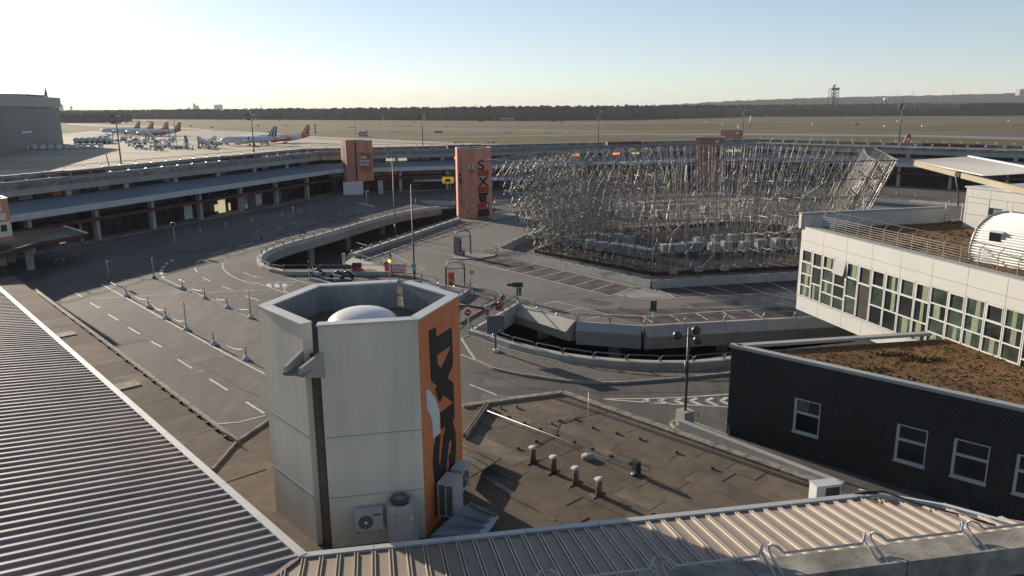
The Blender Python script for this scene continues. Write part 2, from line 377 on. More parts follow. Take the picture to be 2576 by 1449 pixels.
# dark and grey paving of the parking bays
def strip(a0, a1, b0, b1, n, mats, name='parking_bay'):
    """bays between edge a0-a1 and edge b0-b1 (picture survey), each split in a darker and a lighter part"""
    A0, A1, B0, B1 = [P(*q, 0.008) for q in (a0, a1, b0, b1)]
    md, ml = MB(), MB()
    for i in range(n):
        for k in range(2):
            u0, u1 = (i+0.5*k)/n, (i+0.5*k+0.5)/n
            a, b = A0.lerp(A1, u0), A0.lerp(A1, u1); c, d = B0.lerp(B1, u1), B0.lerp(B1, u0)
            if mats == 2:
                h1, h2 = a.lerp(d, .5), b.lerp(c, .5)
                (md if k == 0 else ml).add([a, b, h2, h1], [(3, 2, 1, 0)]); (ml if k == 0 else md).add([h1, h2, c, d], [(3, 2, 1, 0)])
            else: md.add([a, b, c, d], [(3, 2, 1, 0)])
    for o in (md, ml):
        if o.v:
            # orient upwards
            o.f = [tuple(reversed(f)) if (Vector(o.v[f[1]])-Vector(o.v[f[0]])).cross(Vector(o.v[f[2]])-Vector(o.v[f[0]])).z < 0 else f for f in o.f]
            o.out('paving', M['stall'] if o is md else M['stall2'], kind='structure')
strip((1245, 641), (1590, 724), (1166, 652), (1535, 744), 9, 2)
strip((1245, 641), (1415, 586), (1205, 632), (1370, 575), 8, 1)
strip((900, 652), (1190, 556), (935, 660), (1240, 562), 13, 1)
strip((1590, 724), (2003, 702), (1695, 750), (2003, 733), 4, 1)
strip((1470, 778), (2003, 773), (1620, 815), (2003, 796), 7, 2)
# small stone paving islands with kerbs
def island(name, pts, m, h=0.12, kerb=True):
    q = G(h, *pts); q2 = [(p.x, p.y) for p in q]
    MB().prism(q2, 0.0, h).out(name, m, kind='structure')
    if kerb:
        mb = MB(); n = len(q2)
        for i in range(n):
            a = Vector((*q2[i], h)); b = Vector((*q2[(i+1) % n], h)); mb.beam(a+Vector((0, 0, -0.05)), b+Vector((0, 0, -0.05)), 0.16, 0.16)
        mb.out('kerb', M['kerb'], kind='structure')
island('pavement', [(1162, 850), (1182, 843), (1233, 862), (1282, 879), (1341, 895), (1407, 909), (1469, 918), (1560, 928), (1641, 932), (1732, 932), (1838, 921), (1838, 937), (1732, 948), (1641, 955), (1560, 961), (1480, 961), (1400, 953), (1310, 940), (1240, 925), (1198, 905), (1182, 882)], M['pave'])
island('pavement', [(1188, 724), (1225, 726), (1252, 733), (1262, 742), (1255, 752), (1230, 768), (1190, 792), (1155, 812), (1150, 765), (1187, 745)], M['pave'], 0.10)
island('pavement', [(1141, 645), (1146, 637), (1170, 636), (1235, 640), (1250, 640), (1240, 644), (1200, 650), (1160, 651)], M['kerb'], 0.12, False)
island('pavement', [(1688, 1063), (1700, 1056), (1722, 1056), (1745, 1062), (1830, 1095), (1832, 1110), (1760, 1095), (1700, 1078)], M['pave'])
island('pavement', [(895, 512), (910, 509), (945, 519), (940, 522)], M['kerb'], 0.14, False)
island('pavement', [(1055, 506), (1080, 503), (1145, 506), (1145, 516), (1100, 516), (1070, 512)], M['kerb'], 0.14, False)
island('pavement', [(1220, 541), (1290, 536), (1300, 541), (1240, 551)], M['kerb'], 0.3, False)
# kerb line in front of the left wing
kp = [(656, 525+78), (600, 612), (520, 629), (480, 633), (455, 634), (438, 630), (415, 621)]
mb = MB(); q = G(0.06, (920, 535), (830, 556), (740, 578), *kp)
for a, b in zip(q, q[1:]): mb.beam(a, b, 0.22, 0.14)
mb.out('kerb', M['asphalt_old'], kind='structure')

# ------------------------------------------------------------------ road markings
mk = MB()
def line(pts, w=0.13, z=0.016, closed=False):
    q = G(z, *pts)
    if closed: q.append(q[0])
    for a, b in zip(q, q[1:]):
        d = (b-a); d.z = 0
        if d.length < 1e-4: continue
        n = Vector((-d.y, d.x, 0)).normalized()*w/2
        mk.add([a-n, b-n, b+n, a+n], [(0, 1, 2, 3)])
def dashes(a, b, n, fill=0.5, w=0.14):
    A, B = P(*a, 0.016), P(*b, 0.016)
    for i in range(n):
        p, r = A.lerp(B, i/n), A.lerp(B, (i+fill)/n)
        d = r-p; nn = Vector((-d.y, d.x, 0)).normalized()*w/2
        mk.add([p-nn, r-nn, r+nn, p+nn], [(0, 1, 2, 3)])
def ticks(a0, a1, b0, b1, n, w=0.11, ends=True):
    A0, A1, B0, B1 = [P(*q, 0.016) for q in (a0, a1, b0, b1)]
    for i in range(n+1):
        p, r = A0.lerp(A1, i/n), B0.lerp(B1, i/n); d = r-p; nn = Vector((-d.y, d.x, 0)).normalized()*w/2
        mk.add([p-nn, r-nn, r+nn, p+nn], [(0, 1, 2, 3)])
def zl(x, y, k=1):
    if k == 0: return (x*.248, 511+y*.248)           # crops used while surveying
    if k == 1: return (638.9+x*.248, 511+y*.248)
    if k == 2: return (1277.8+x*.248, 511+y*.248)
    if k == 3: return (1469.4+.2205*x, 734.7+.2205*y)
Z0 = lambda *p: [zl(x, y, 0) for x, y in p]; Z1 = lambda *p: [zl(x, y, 1) for x, y in p]; Z2 = lambda *p: [zl(x, y, 2) for x, y in p]; Z3 = lambda *p: [zl(x, y, 3) for x, y in p]
line(Z0((1030, 822), (2140, 1443)), 0.16); line([(530, 869), (668, 942)], 0.16)
line(Z0((1235, 778), (1640, 758), (1700, 785), (2540, 1165)), 0.13)
line(Z0((970, 968), (1260, 955), (1630, 930)), 0.15); line(Z0((1670, 922), (2010, 878)), 0.15); line(Z0((2100, 908), (2576, 885)), 0.15)
line(Z0((1060, 795), (1170, 785)), .12)
for p in [((915, 1010), (1010, 1066)), ((1098, 1128), (1205, 1190)), ((1300, 1258), (1420, 1328)), ((1533, 1403), (1640, 1460)), ((760, 908), (835, 952))]: line(Z0(*p), 0.15)
for a, b in [((447, 904), (484, 927)), ((527, 953), (573, 982)), ((619, 1011), (665, 1040))]: line([a, b], 0.15)
line([(548, 1066), (600, 1062), (668, 1045)], 0.13)
for p in [((1995, 605), (2040, 570)), ((1975, 655), (2000, 703)), ((2050, 752), (2135, 795)), ((2245, 842), (2365, 885)), ((2155, 517), (2280, 478)), ((2415, 442), (2560, 402)), ((2488, 938), (2576, 975)), ((2470, 705), (2600, 755))]: line(Z0(*p), 0.15)
line(Z0((2256, 640), (2275, 680), (2320, 720), (2400, 765), (2500, 800), (2600, 830)), 0.14)
for p in [((1700, 605), (1680, 620)), ((1670, 638), (1645, 655)), ((1645, 672), (1632, 695)), ((1632, 700), (1640, 722)), ((1640, 740), (1665, 755)), ((1735, 590), (1755, 575))]: line(Z0(*p), 0.35)
for p in [((2265, 605), (2256, 640)), ((2280, 580), (2295, 572)), ((2320, 552), (2340, 545)), ((2375, 525), (2400, 518)), ((2440, 498), (2470, 488)), ((2515, 470), (2576, 450))]: line(Z0(*p), 0.14)
# chevron markings left of the walled entry
line(Z1((0, 800), (320, 912)), .14); line(Z1((0, 885), (170, 878)), .14); line(Z1((0, 965), (50, 990)), .14); line(Z1((340, 755), (560, 815)), .14)
line(Z1((40, 803), (200, 800), (330, 795), (440, 795)), .12); line(Z1((440, 795), (380, 820), (320, 850), (305, 885), (350, 915)), .12)
for x in (145, 225, 305): line(Z1((x, 818), (x+15, 855)), .5); line(Z1((x, 818), (x+110, 800)), .12)
line(Z1((1040, 400), (1190, 440)), .14); line(Z1((90, 355), (460, 348)), .12); line(Z1((-10, 735), (90, 760)), .12)
# parking markings
line(Z1((1055, 585), (2390, 187)), .10); line(Z1((1660, 450), (2010, 530), (2060, 570), (2150, 600), (2576, 690)), .10); line(Z1((2130, 575), (2576, 400)), .1)
ticks((900, 652), (1190, 556), (935, 660), (1240, 562), 13)
line([(1250, 550), (1185, 578), (1050, 622)], .1)
ticks((1245, 641), (1415, 586), (1205, 632), (1370, 575), 8); line([(1205, 632), (1370, 575)], .1); line([(1225, 637), (1392, 580)], .1)
ticks((1166, 652), (1535, 744), (1245, 641), (1590, 724), 9)
line([(1166, 652), (1535, 744)], .12); line([(1252, 641), (1600, 722), (1639, 723)], .12)
line(Z2((1100, 930), (1200, 945), (1350, 965), (1560, 968), (1700, 958), (2576, 915)), .12)
line(Z2((1515, 868), (1700, 958)), .12); line(Z2((1110, 930), (1410, 858)), .12)
for i in range(8):
    u = i/7.0; line(Z2((1390-260*u, 868+75*u), (1530+150*u, 868+85*u)), .2)
ticks((1590+16, 724-3), (2003, 702), (1695+32, 749), (2003+60, 733), 5)
line(Z2((330, 1035), (480, 995), (740, 1060), (1010, 1127), (1370, 1145), (2576, 1070)), .12)
line(Z2((500, 1115), (740, 1060)), .12); line(Z2((790, 1178), (1020, 1127)), .12)
ticks(zl(1370, 1145, 2), zl(2430, 1083, 2), zl(1470, 1215, 2), zl(2576, 1160, 2), 4)
line(Z1((1400, 500), (1400, 520), (1740, 675)), .1); line(Z1((1540, 715), (1740, 672)), .1)
# give-way arrows on the near road
line(Z3((190, 1220), (700, 1215), (1100, 1203), (1660, 1165)), .14); line(Z3((190, 1220), (950, 1275), (1640, 1310)), .14)
for x, s in ((670, .5), (850, .65), (1035, .85), (1215, 1.), (1395, 1.1), (1560, 1.25)):
    h = 48*s; line(Z3((x+70, 1243-h*.7), (x, 1240), (x+90+40*s, 1243+h)), .26)
line([(1182, 967), (1250, 994)], .14); line([(1155, 890), (1200, 908)], .12)
line(Z3((1600, 1448+40), (1700, 1448+60)), .12)
for x, y in [(780, 555), (700, 572), (735, 563), (850, 541), (890, 532), (640, 584)]: line([(x, y), (x+9, y-2)], .3)
mk.out('road_marking', M['paint'], kind='structure')
# repair seams in the asphalt
sm = MB(); mk2, mk = mk, sm
line(Z2((180, 985), (700, 965), (1080, 950)), .07); line(Z1((1060, 545), (1500, 430), (2390, 160)), .05)
line([(1750, 820), (1600, 770)], .01)
sm.out('asphalt_seam', M['stall'], kind='structure'); mk = mk2

# ------------------------------------------------------------------ far ground sheets
def far(name, pts, z, m): return flat(name, pts, z, m)
far('apron', [(-900, 420), (-900, 345), (160, 337), (230, 330), (560, 329), (640, 332), (800, 344), (1000, 352), (1200, 361), (1600, 371), (2200, 378), (2600, 388), (2900, 500), (1500, 700), (900, 640), (400, 800), (-900, 1300)], -4.012, M['apron'])
far('taxiway', [(160, 337), (560, 329), (640, 334), (560, 346), (300, 345), (160, 344)], -4.008, M['taxi_l'])
far('taxiway', [(380, 351), (560, 346), (640, 343), (640, 348), (480, 353), (380, 355)], -4.006, M['taxi'])
far('taxiway', [(170, 309), (260, 314), (420, 317), (560, 329), (540, 330), (380, 320), (230, 318), (170, 313)], -4.012, M['taxi_l'])
far('taxiway', [(200, 305.5), (330, 302.5), (420, 302), (420, 303.3), (330, 304.5), (260, 308), (250, 309)], -4.012, M['taxi_l'])
def band(name, pts, th, z, m):
    up = [(x, y) for x, y in pts]; dn = [(x, y+t) for (x, y), t in zip(reversed(pts), reversed(th))]
    return far(name, up+dn, z, m)
band('runway', [(740, 312.5), (1100, 312), (1500, 309), (2000, 304.5), (2576, 301.5)], [1, 1.6, 3.2, 3.6, 4], -4.008, M['taxi'])
band('runway', [(760, 320), (1100, 326), (1400, 331), (1600, 332), (2000, 328), (2576, 331)], [1.2, 3, 5, 5.5, 6, 9], -4.008, M['taxi'])
band('taxiway', [(1000, 346), (1200, 343), (1500, 338), (1900, 336), (2300, 339), (2576, 345)], [.5, 1, 1.5, 4, 5, 7], -4.004, M['taxi_l'])
band('taxiway', [(1080, 322), (1200, 324), (1400, 327), (1560, 330)], [.6, 1.6, 1.6, .6], -4.002, M['taxi_l'])
band('taxiway', [(640, 336), (780, 345), (1000, 356), (1250, 369), (1650, 373), (2576, 384)], [7, 5, 4, 4, 4, 5], -4.000, M['taxi_l'])
band('apron_joint', [(-100, 396), (180, 388), (300, 384), (420, 384)], [1.5, 1.5, 1.2, .6], -3.996, M['taxi_l'])
band('apron_stain', [(-100, 424), (120, 420), (200, 417), (265, 418)], [3.5, 4, 4, 0.5], -3.996, M['taxi_l'])
band('apron_marking', [(640, 352), (790, 359), (930, 364)], [.4, .6, .8], -3.992, M['taxi'])

# repaired patches, manholes and drains
rp = random.Random(31)
for i, (x, y, w, h, a_) in enumerate(((330, 860, 2.2, 1.1, 43), (520, 900, 3.2, 1.4, 43), (420, 1010, 4, 1.6, -47), (560, 760, 2.4, 1.2, 20), (700, 780, 1.6, 1.0, 10), (1290, 965, 4, 1.4, -5), (1420, 985, 2.5, 1.2, -15), (1250, 1000, 2, 1.0, -10), (1500, 760, 3, 1.6, -40), (1350, 690, 4, 1.5, -45), (1800, 765, 5, 1.6, 10), (1100, 615, 4, 1.2, 30), (620, 690, 2.2, 1.2, 60), (880, 560, 5, 1.3, 30), (550, 620, 4, 1.4, 70))):
    c_ = P(x, y, .006); a_ = R(a_); dx, dy = Vector((math.cos(a_), math.sin(a_), 0))*w/2, Vector((-math.sin(a_), math.cos(a_), 0))*h/2
    MB().add([c_-dx-dy, c_+dx-dy, c_+dx+dy, c_-dx+dy], [(0, 1, 2, 3)]).out('asphalt_patch', M['asphalt_old'] if i % 2 else M['stall2'], kind='structure')
for x, y in ((395, 800), (505, 935), (585, 870), (250, 772), (640, 745), (1330, 975), (1215, 935), (1440, 740), (1560, 775), (1250, 690), (1720, 770), (1050, 640)):
    c_ = P(x, y, 0); MB().add([(c_.x+.3*math.cos(u_), c_.y+.3*math.sin(u_), .012) for u_ in [k_*math.pi/7 for k_ in range(14)]], [tuple(range(14))]).out('manhole_cover', M['manhole'], kind='structure')
for pts_ in ([(300, 800), (430, 880), (560, 950), (650, 1000)], [(470, 760), (640, 760+70), (900, 950)], [(1180, 930), (1330, 975), (1520, 990), (1820, 985)], [(1500, 700), (1380, 740), (1290, 745)], [(560, 640), (700, 700), (820, 740)]):
    q_ = G(.010, *pts_); m_ = MB()
    for a_, b_ in zip(q_, q_[1:]):
        n_ = 9; pr = a_
        for k_ in range(1, n_+1):
            nx = a_.lerp(b_, k_/n_)+Vector((rp.uniform(-.12, .12), rp.uniform(-.12, .12), 0)); d_ = nx-pr; nn_ = Vector((-d_.y, d_.x, 0)).normalized()*.025
            m_.add([pr-nn_, nx-nn_, nx+nn_, pr+nn_], [(0, 1, 2, 3)]); pr = nx
    m_.out('asphalt_crack', M['stall'], kind='structure')
# ------------------------------------------------------------------ terminal wings
def piece(mb, name, m):
    """mesh of an often repeated piece, made once"""
    me = bpy.data.meshes.new(name); me.from_pydata(mb.v, [], mb.f); me.materials.append(m); me.update(); return me
def place(me, name, parent, loc, rz):
    o = bpy.data.objects.new(name, me); C.objects.link(o); off = LOC.get(parent.name, Vector((0, 0, 0)))
    o.parent = parent; o.location = Vector(loc)-off; o.rotation_euler = (0, 0, rz); return o
PIECE = {}
def getp(key, fn, m):
    if key not in PIECE: PIECE[key] = piece(fn(), key[0], m)
    return PIECE[key]
def boxp(name, dims, m):
    return getp((name,)+tuple(round(d, 3) for d in dims)+(m.name,), lambda: MB().box((0, 0, 0), dims), m)
def rail_seg(length, h=0.55, r=0.035, lean=0.16, n=5):
    mb = MB(); a = length/2
    mb.tube([(-a, 0, 0), (-a, lean, 0.16), (-a, lean*.6, h*.55), (-a+.06, 0, h-.05), (-a+.16, -0.02, h), (a-.16, -0.02, h), (a-.06, 0, h-.05), (a, lean*.6, h*.55), (a, lean, .16), (a, 0, 0)], r, n)
    return mb
def railing(root, pts, seg=2.2, h=0.55, r=0.035, m='rail', gap=0.16, name='rail_segment', lean=0.16, n=5):
    for a, b in zip(pts, pts[1:]):
        a = Vector(a); b = Vector(b); d = b-a; k = max(1, round(d.length/seg)); L = d.length/k
        me = getp((name, round(L, 2), h, r, m, lean, n), lambda: rail_seg(L-gap, h, r, lean, n), M[m])
        for i in range(k):
            c = a+d*((i+.5)/k)
            o = place(me, name, root, c, math.atan2(d.y, d.x))
            o.rotation_euler[1] = -math.asin(max(-1, min(1, d.z/d.length)))
def wing(L, t0, t1, name, label, m0=(0, 0), cols=10.5, c0=0.0, windows=None, roofm='roof_b', far=True, maroon=(), shop=None):
    """m0: change of t per metre of s at both ends (mitre)"""
    base = L((t0+t1)/2, 3, 0); root = thing(name, label, 'terminal building', base)
    A = lambda s: t0+m0[0]*s
    B = lambda s: t1+m0[1]*s
    def slab(nm, s0, s1, z0, z1, m, kind=None):
        pl = [L(A(s0), s0)[:2], L(B(s0), s0)[:2], L(B(s1), s1)[:2], L(A(s1), s1)[:2]]
        return MB().prism(pl, z0, z1).out(nm, M[m], root, kind=kind)
    slab('wall', 4.9, 11.4, 0.0, 8.5, 'concrete_d')
    slab('floor_slab', 2.6, 4.9, 3.5, 5.0, 'dark')
    slab('canopy', -0.5, 4.9, 2.93, 3.42, 'redband')
    slab('clerestory', 1.3, 1.42, 3.42, 4.62, 'glass')
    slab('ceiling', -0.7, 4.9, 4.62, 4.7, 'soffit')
    slab('plinth', -0.6, 4.9, 0.02, 0.16, 'concrete_d')
    # columns
    n = int((t1-t0-c0)//cols)+1
    for i in range(n):
        t = t0+c0+i*cols
        if t > t1-.3: break
        place(boxp('column', (0.55, 0.75, 4.6), M['concrete']), 'column', root, L(t, .15, 2.3), L.ang)
        place(boxp('upper_column', (0.75, 0.5, 0.85), M['concrete']), 'upper_column', root, L(t, 4.62, 6.75), L.ang)
    # shopfront: panes between posts
    pw = cols/5; k = int((t1-t0)//pw)
    for i in range(k):
        t = t0+(i+.5)*pw
        mm = 'shop' if not shop else shop(t, i)
        place(boxp('shopfront_pane', (pw-.14, 0.06, 2.75), M[mm]), 'shopfront_pane', root, L(t, 2.55, 1.55), L.ang)
        place(boxp('shopfront_post', (.12, 0.14, 2.78), M['dark']), 'shopfront_post', root, L(t-pw/2, 2.55, 1.55), L.ang)
    MBx = slab('backing', 2.7, 4.9, .16, 2.93, 'dark')
    # eave fascia and roof sheet
    k = int(math.ceil((B(-1)-A(-1))/5.25)); w = (B(-1)-A(-1))/k
    for i in range(k):
        place(boxp('eave_panel', (w-.03, .1, .85), M['metal_l']), 'eave_panel', root, L(A(-1)+(i+.5)*w, -1.0, 5.03), L.ang)
    mb = MB(); mb.add([L(A(-1), -1, 5.47), L(B(-1), -1, 5.47), L(B(4.9), 4.9, 6.32), L(A(4.9), 4.9, 6.32), L(A(-1), -1, 4.7), L(B(-1), -1, 4.7), L(B(4.9), 4.9, 4.7), L(A(4.9), 4.9, 4.7)], [(0, 1, 2, 3), (4, 7, 6, 5), (0, 4, 5, 1)])
    mb.out('roof', M[roofm], root)
    rb = MB(); t = A(-1)
    while t < B(-1):
        if A(4.6) <= t <= B(4.6) or True:
            s1 = 4.7
            if m0[1] and t > B(4.7): s1 = (t-t1)/m0[1]
            if m0[0] and t < A(4.7): s1 = (t-t0)/m0[0]
            if s1 > -0.8: rb.beam(L(t, -1, 5.50), L(t, s1, 5.50+.85*(s1+1)/5.9), .10, .08)
        t += .45
    rb.out('seam', M[roofm], root, kind='stuff')
    # window strip
    pw = cols/4; k = int((t1-t0)//pw)
    place_w = []
    for i in range(k):
        t = t0+c0+(i+.5)*pw
        if t+pw/2 > t1: break
        mm = windows(t, i) if windows else 'blind'
        place(boxp('upper_window', (pw-.45, .06, .62), M[mm]), 'upper_window', root, L(t, 4.83, 6.78), L.ang)
    slab('window_frame', 4.86, 4.9, 6.3, 7.1, 'dark')
    # concrete band of separate panels with a dark sloping top
    k = int(math.ceil((B(4)-A(4))/3.5)); w = (B(4)-A(4))/k
    for i in range(k):
        place(boxp('parapet_panel', (w-.035, .5, 1.45), M['concrete_b']), 'parapet_panel', root, L(A(4)+(i+.5)*w, 4.45, 7.805), L.ang)
    pl = lambda s0, z0, s1, z1: [L(A(s0), s0, z0), L(B(s0), s0, z0), L(B(s1), s1, z1), L(A(s1), s1, z1)]
    MB().add(pl(4.18, 8.54, 5.3, 8.84)+pl(4.18, 7.9, 5.3, 7.9), [(0, 1, 2, 3), (0, 4, 5, 1)]).out('sloping_coping', M['concrete_d'], root)
    slab('coping_edge', 5.3, 5.55, 7.9, 8.90, 'concrete')
    slab('roof_deck', 5.55, 10.9, 8.5, 8.62, 'concrete_d')
    slab('outer_parapet', 10.9, 11.6, 8.0, 9.25, 'concrete_d')
    slab('outer_coping', 10.85, 11.65, 9.25, 9.31, 'concrete')
    for s, z, off in ((5.35, 8.90, 0), (11.1, 9.31, 1.2)):
        railing(root, [L(A(s)+.5+off, s, z), L(B(s)-.5, s, z)], 3.5, .62, .05, 'rail_l' if far else 'rail', .25, lean=-.3, n=4)
    for a, b in maroon: L.box(MB(), a, b, 6.1, 7.6, 8.62, 9.62).out('roof_housing', M['redband'], root, label='long maroon roof housing')
    return root
# intersections of the wings
def tj(L, p): return L.tof(p)
kLB = LW.inter(BW); kBR = BW.inter(RW)
FLc = Line(FLe(0, 1.0)[:2], ang=131.9)
kFL = FLc.inter(LW)
def mit(L1, L2): return math.tan(((L2.ang-L1.ang+math.pi) % (2*math.pi)-math.pi)/2)
a1 = mit(LW, BW); a2 = mit(BW, RW); a0 = mit(FLc, LW)
rnd = random.Random(3)
def wb(t, i):
    return {1: 'lit', 3: 'lit', 4: 'lit', 5: 'blind', 9: 'lito', 10: 'lito', 11: 'blind', 15: 'blind', 20: 'lito', 21: 'blind', 24: 'lito', 26: 'lit', 29: 'blind', 33: 'lito', 36: 'lit', 37: 'lit'}.get(i, 'blind' if rnd.random() < .7 else 'glass')
def sl(t, i): return {9: 'lit', 21: 'frame', 25: 'lit', 28: 'concrete_b', 29: 'blind', 30: 'frame', 33: 'blind'}.get(i, 'shop')
wing(LW, tj(LW, kFL), tj(LW, kLB), 'terminal_wing', 'long low terminal wing in shade on the left with blue grey roof', (a0, -a1), c0=3.2,
     windows=lambda t, i: 'glass' if i % 5 else 'blind', shop=sl, maroon=((-12.5, -6), (22, 32)))
wing(BW, tj(BW, kLB), tj(BW, kBR), 'terminal_wing', 'rear terminal wing with lit orange and cream upper windows behind the towers', (a1, -a2), c0=4.0, windows=wb, maroon=((28, 36), (68, 77)))
wing(RW, tj(RW, kBR), tj(RW, kBR)+78, 'terminal_wing', 'terminal wing at the far right behind the scaffold and the white canopy', (a2, 0), c0=3.0,
     windows=lambda t, i: 'glass', maroon=((2, 14),))
# ------------------------------------------------------------------ parapets round the open ramps
def parapet(name, label, pts, h=0.42, w=0.6, fascia=0.0, fw=0.5, side=1, m='concrete', top=0.0, n_pan=None, flip=False, rails=None, seg=2.2, rr=.035, rh=.5, soff='concrete', railm='rail', group=None, drop=0.45):
    """pts: centre line on the road side at height top. Panels of separate lengths, each a child; on side*left a deep fascia hangs down"""
    pts = [Vector(p) for p in pts]
    root = thing(name, label, 'parapet', pts[len(pts)//2], group=group)
    for a, b in zip(pts, pts[1:]):
        d = b-a; L = d.length
        if L < .05: continue
        k = max(1, round(L/3.2)) if n_pan is None else n_pan
        u = Vector((d.x, d.y, 0)).normalized(); n = Vector((-u.y, u.x, 0))*side
        for i in range(k):
            p = a+d*(i/k)+u*.012; r = a+d*((i+1)/k)-u*.012
            mb = MB()
            # section: road side face, flat top, (slanting) pit side face, underside
            z = Vector((0, 0, 1))
            if fascia > 0:
                sec = [(0, -.0), (0, h), (w, h+.02), (w+fw, h-drop), (w+fw*.55, -fascia), (0.1, -fascia)]
            else:
                sec = [(0, 0), (0, h), (w*.25, h+.03), (w, h), (w, -.3), (0, -.3)]
            A = [p+n*x+z*y for x, y in sec]; B = [r+n*x+z*y for x, y in sec]; m_ = len(sec)
            fs = [(j, (j+1) % m_, m_+(j+1) % m_, m_+j) for j in range(m_)]+[tuple(range(m_-1, -1, -1)), tuple(range(m_, 2*m_))]
            if side < 0: fs = [tuple(reversed(f)) for f in fs]
            mb.add(A+B, [tuple(reversed(f)) for f in fs]); mb.out('parapet_panel', M[m], root)
    if rails is not None:
        off = []
        for i, p in enumerate(pts):
            d = (pts[min(i+1, len(pts)-1)]-pts[max(i-1, 0)]); u = Vector((d.x, d.y, 0)).normalized(); n = Vector((-u.y, u.x, 0))*side
            off.append(p+n*rails+Vector((0, 0, h)))
        railing(root, off, seg, rh, rr, railm, .12, lean=.12)
    return root
def smooth(pts, n=3):
    """Catmull-Rom through survey points"""
    out = []
    for i in range(len(pts)-1):
        p0 = pts[max(i-1, 0)]; p1 = pts[i]; p2 = pts[i+1]; p3 = pts[min(i+2, len(pts)-1)]
        for k in range(n):
            t = k/n; out.append(0.5*((2*p1)+(p2-p0)*t+(2*p0-5*p1+4*p2-p3)*t*t+(3*p1-p0-3*p2+p3)*t**3))
    out.append(pts[-1]); return out
def resample(pts, step):
    out = [pts[0].copy()]; acc = 0
    tot = sum((b-a).length for a, b in zip(pts, pts[1:])); n = max(1, round(tot/step)); st = tot/n; need = st
    for a, b in zip(pts, pts[1:]):
        L = (b-a).length
        while need <= acc+L+1e-6 and len(out) < n:
            out.append(a.lerp(b, (need-acc)/L)); need += st
        acc += L
    out.append(pts[-1].copy()); return out
cur1 = smooth(G(.3, (1103, 518), (1036, 528), (986, 538), (924, 554), (862, 572), (798, 590), (738, 606), (708, 615), (676, 626), (655, 638), (645, 650), (649, 662), (671, 675), (711, 683)), 4)
cur1 = [Vector((p.x, p.y, 0)) for p in resample(cur1, 2.45)]
parapet('curved_parapet', 'long curved concrete parapet with deep fascia round the left ramp opening', cur1, .32, .5, 1.25, .45, 1, 'concrete', n_pan=1, rails=.25, seg=3, rr=.05, rh=.5, group=None)
parapet('low_wall', 'straight low wall in front of the left ramp opening, beside the ticket posts', [Vector((p.x, p.y, 0)) for p in G(.4, (711, 684), (985, 684))], .4, .35, 0, side=1, rails=.15, seg=3.6, rr=.04, rh=.75)
pr = [Vector((p.x, p.y, 0)) for p in G(.45, (1160, 549), (890, 640))]
parapet('straight_parapet', 'straight parapet with twisted tube rail from the red tower to the ticket machines', [pr[0]+Vector((0, 0, 0)), pr[1]], .5, .7, .9, .5, -1, 'concrete', rails=.35, seg=2.45, rr=.06, rh=.35, railm='rail')
# sloping pale parapet blocks and rails near the ticket machines
dp = [Vector((p.x, p.y, 0)) for p in G(.3, (891, 648), (985, 676))]
parapet('sloping_parapet', 'pale sloping concrete parapet with diagonal rail behind the ticket posts', dp, .3, .35, .7, 1.1, -1, 'concrete', rails=.1, seg=2.5, rr=.04, rh=.6, railm='rail_l', drop=.5)
w2 = [Vector((p.x, p.y, 0)) for p in G(.35, (887, 706), (1062, 706))]
parapet('low_wall', 'low wall with tube rail right behind the orange tower, parked scooters beside it', w2, .35, .35, 0, side=1, rails=.15, seg=2.9, rr=.035, rh=.75)
w3 = [Vector((p.x, p.y, 0)) for p in G(.3, (1062, 705), (1184, 728))]
parapet('sloping_parapet', 'pale sloping concrete parapet below the shelter with the red box', w3, .3, .3, .7, 1.3, -1, 'concrete', rails=.1, seg=2.2, rr=.035, rh=.6, drop=.55, railm='rail_l')
w4 = [Vector((p.x, p.y, 0)) for p in G(.4, (1184, 730), (1085, 800))]
parapet('low_wall', 'light low wall with rail returning towards the orange tower', w4, .5, .3, 0, side=-1, rails=.12, seg=2.2, rr=.03, rh=.5)
w5 = [Vector((p.x, p.y, 0)) for p in G(.3, (780, 700), (840, 716))]
parapet('low_wall', 'short low wall with bright diagonal rail left of the orange tower', w5, .35, .3, 0, side=1, rails=.1, seg=3.2, rr=.04, rh=.5, railm='rail_l')
# right opening
e1 = [Vector((p.x, p.y, 0)) for p in G(.35, (1180, 832), (1300, 762))]
parapet('low_wall', 'concrete wall with tall tube rail leading up to the pale parapet, behind the blank grey sign', e1, .4, .3, 1.2, .05, -1, 'concrete', rails=.12, seg=3.3, rr=.04, rh=.75, drop=.1)
e2 = [Vector((p.x, p.y, 0)) for p in G(.25, (1302, 762), (1452, 808))]
parapet('sloping_parapet', 'pale slanted parapet panels with tube rails at the near end of the parking deck', e2, .28, .3, 1.4, 1.0, -1, 'concrete', n_pan=4, rails=.12, seg=3.0, rr=.04, rh=.6, railm='rail_l', drop=.75)
e3 = [Vector((p.x, p.y, 0)) for p in G(.25, (1453, 808), (1616, 819))]
parapet('low_wall', 'plain grey vertical parapet between the slanted panels and the long cream beam', e3, .28, .3, 1.6, .62, -1, 'concrete_b', n_pan=1, rails=.12, seg=2.4, rr=.04, rh=.62, drop=.6)
e4 = [Vector((p.x, p.y, 0)) for p in G(.25, (1617, 819), (1917, 803), (2150, 791))]
parapet('edge_beam', 'long cream edge beam of the parking deck with paired rail ends', e4, .3, .35, 1.6, .75, -1, 'concrete', rails=.15, seg=3.05, rr=.045, rh=.55, railm='rail_l', drop=.75)
nc = smooth(G(.0, (1179, 846), (1233, 862), (1282, 879), (1341, 895), (1407, 909), (1469, 918), (1547, 926), (1641, 930), (1732, 931), (1838, 922), (1900, 914)), 4)
nc = resample(nc, 2.5)
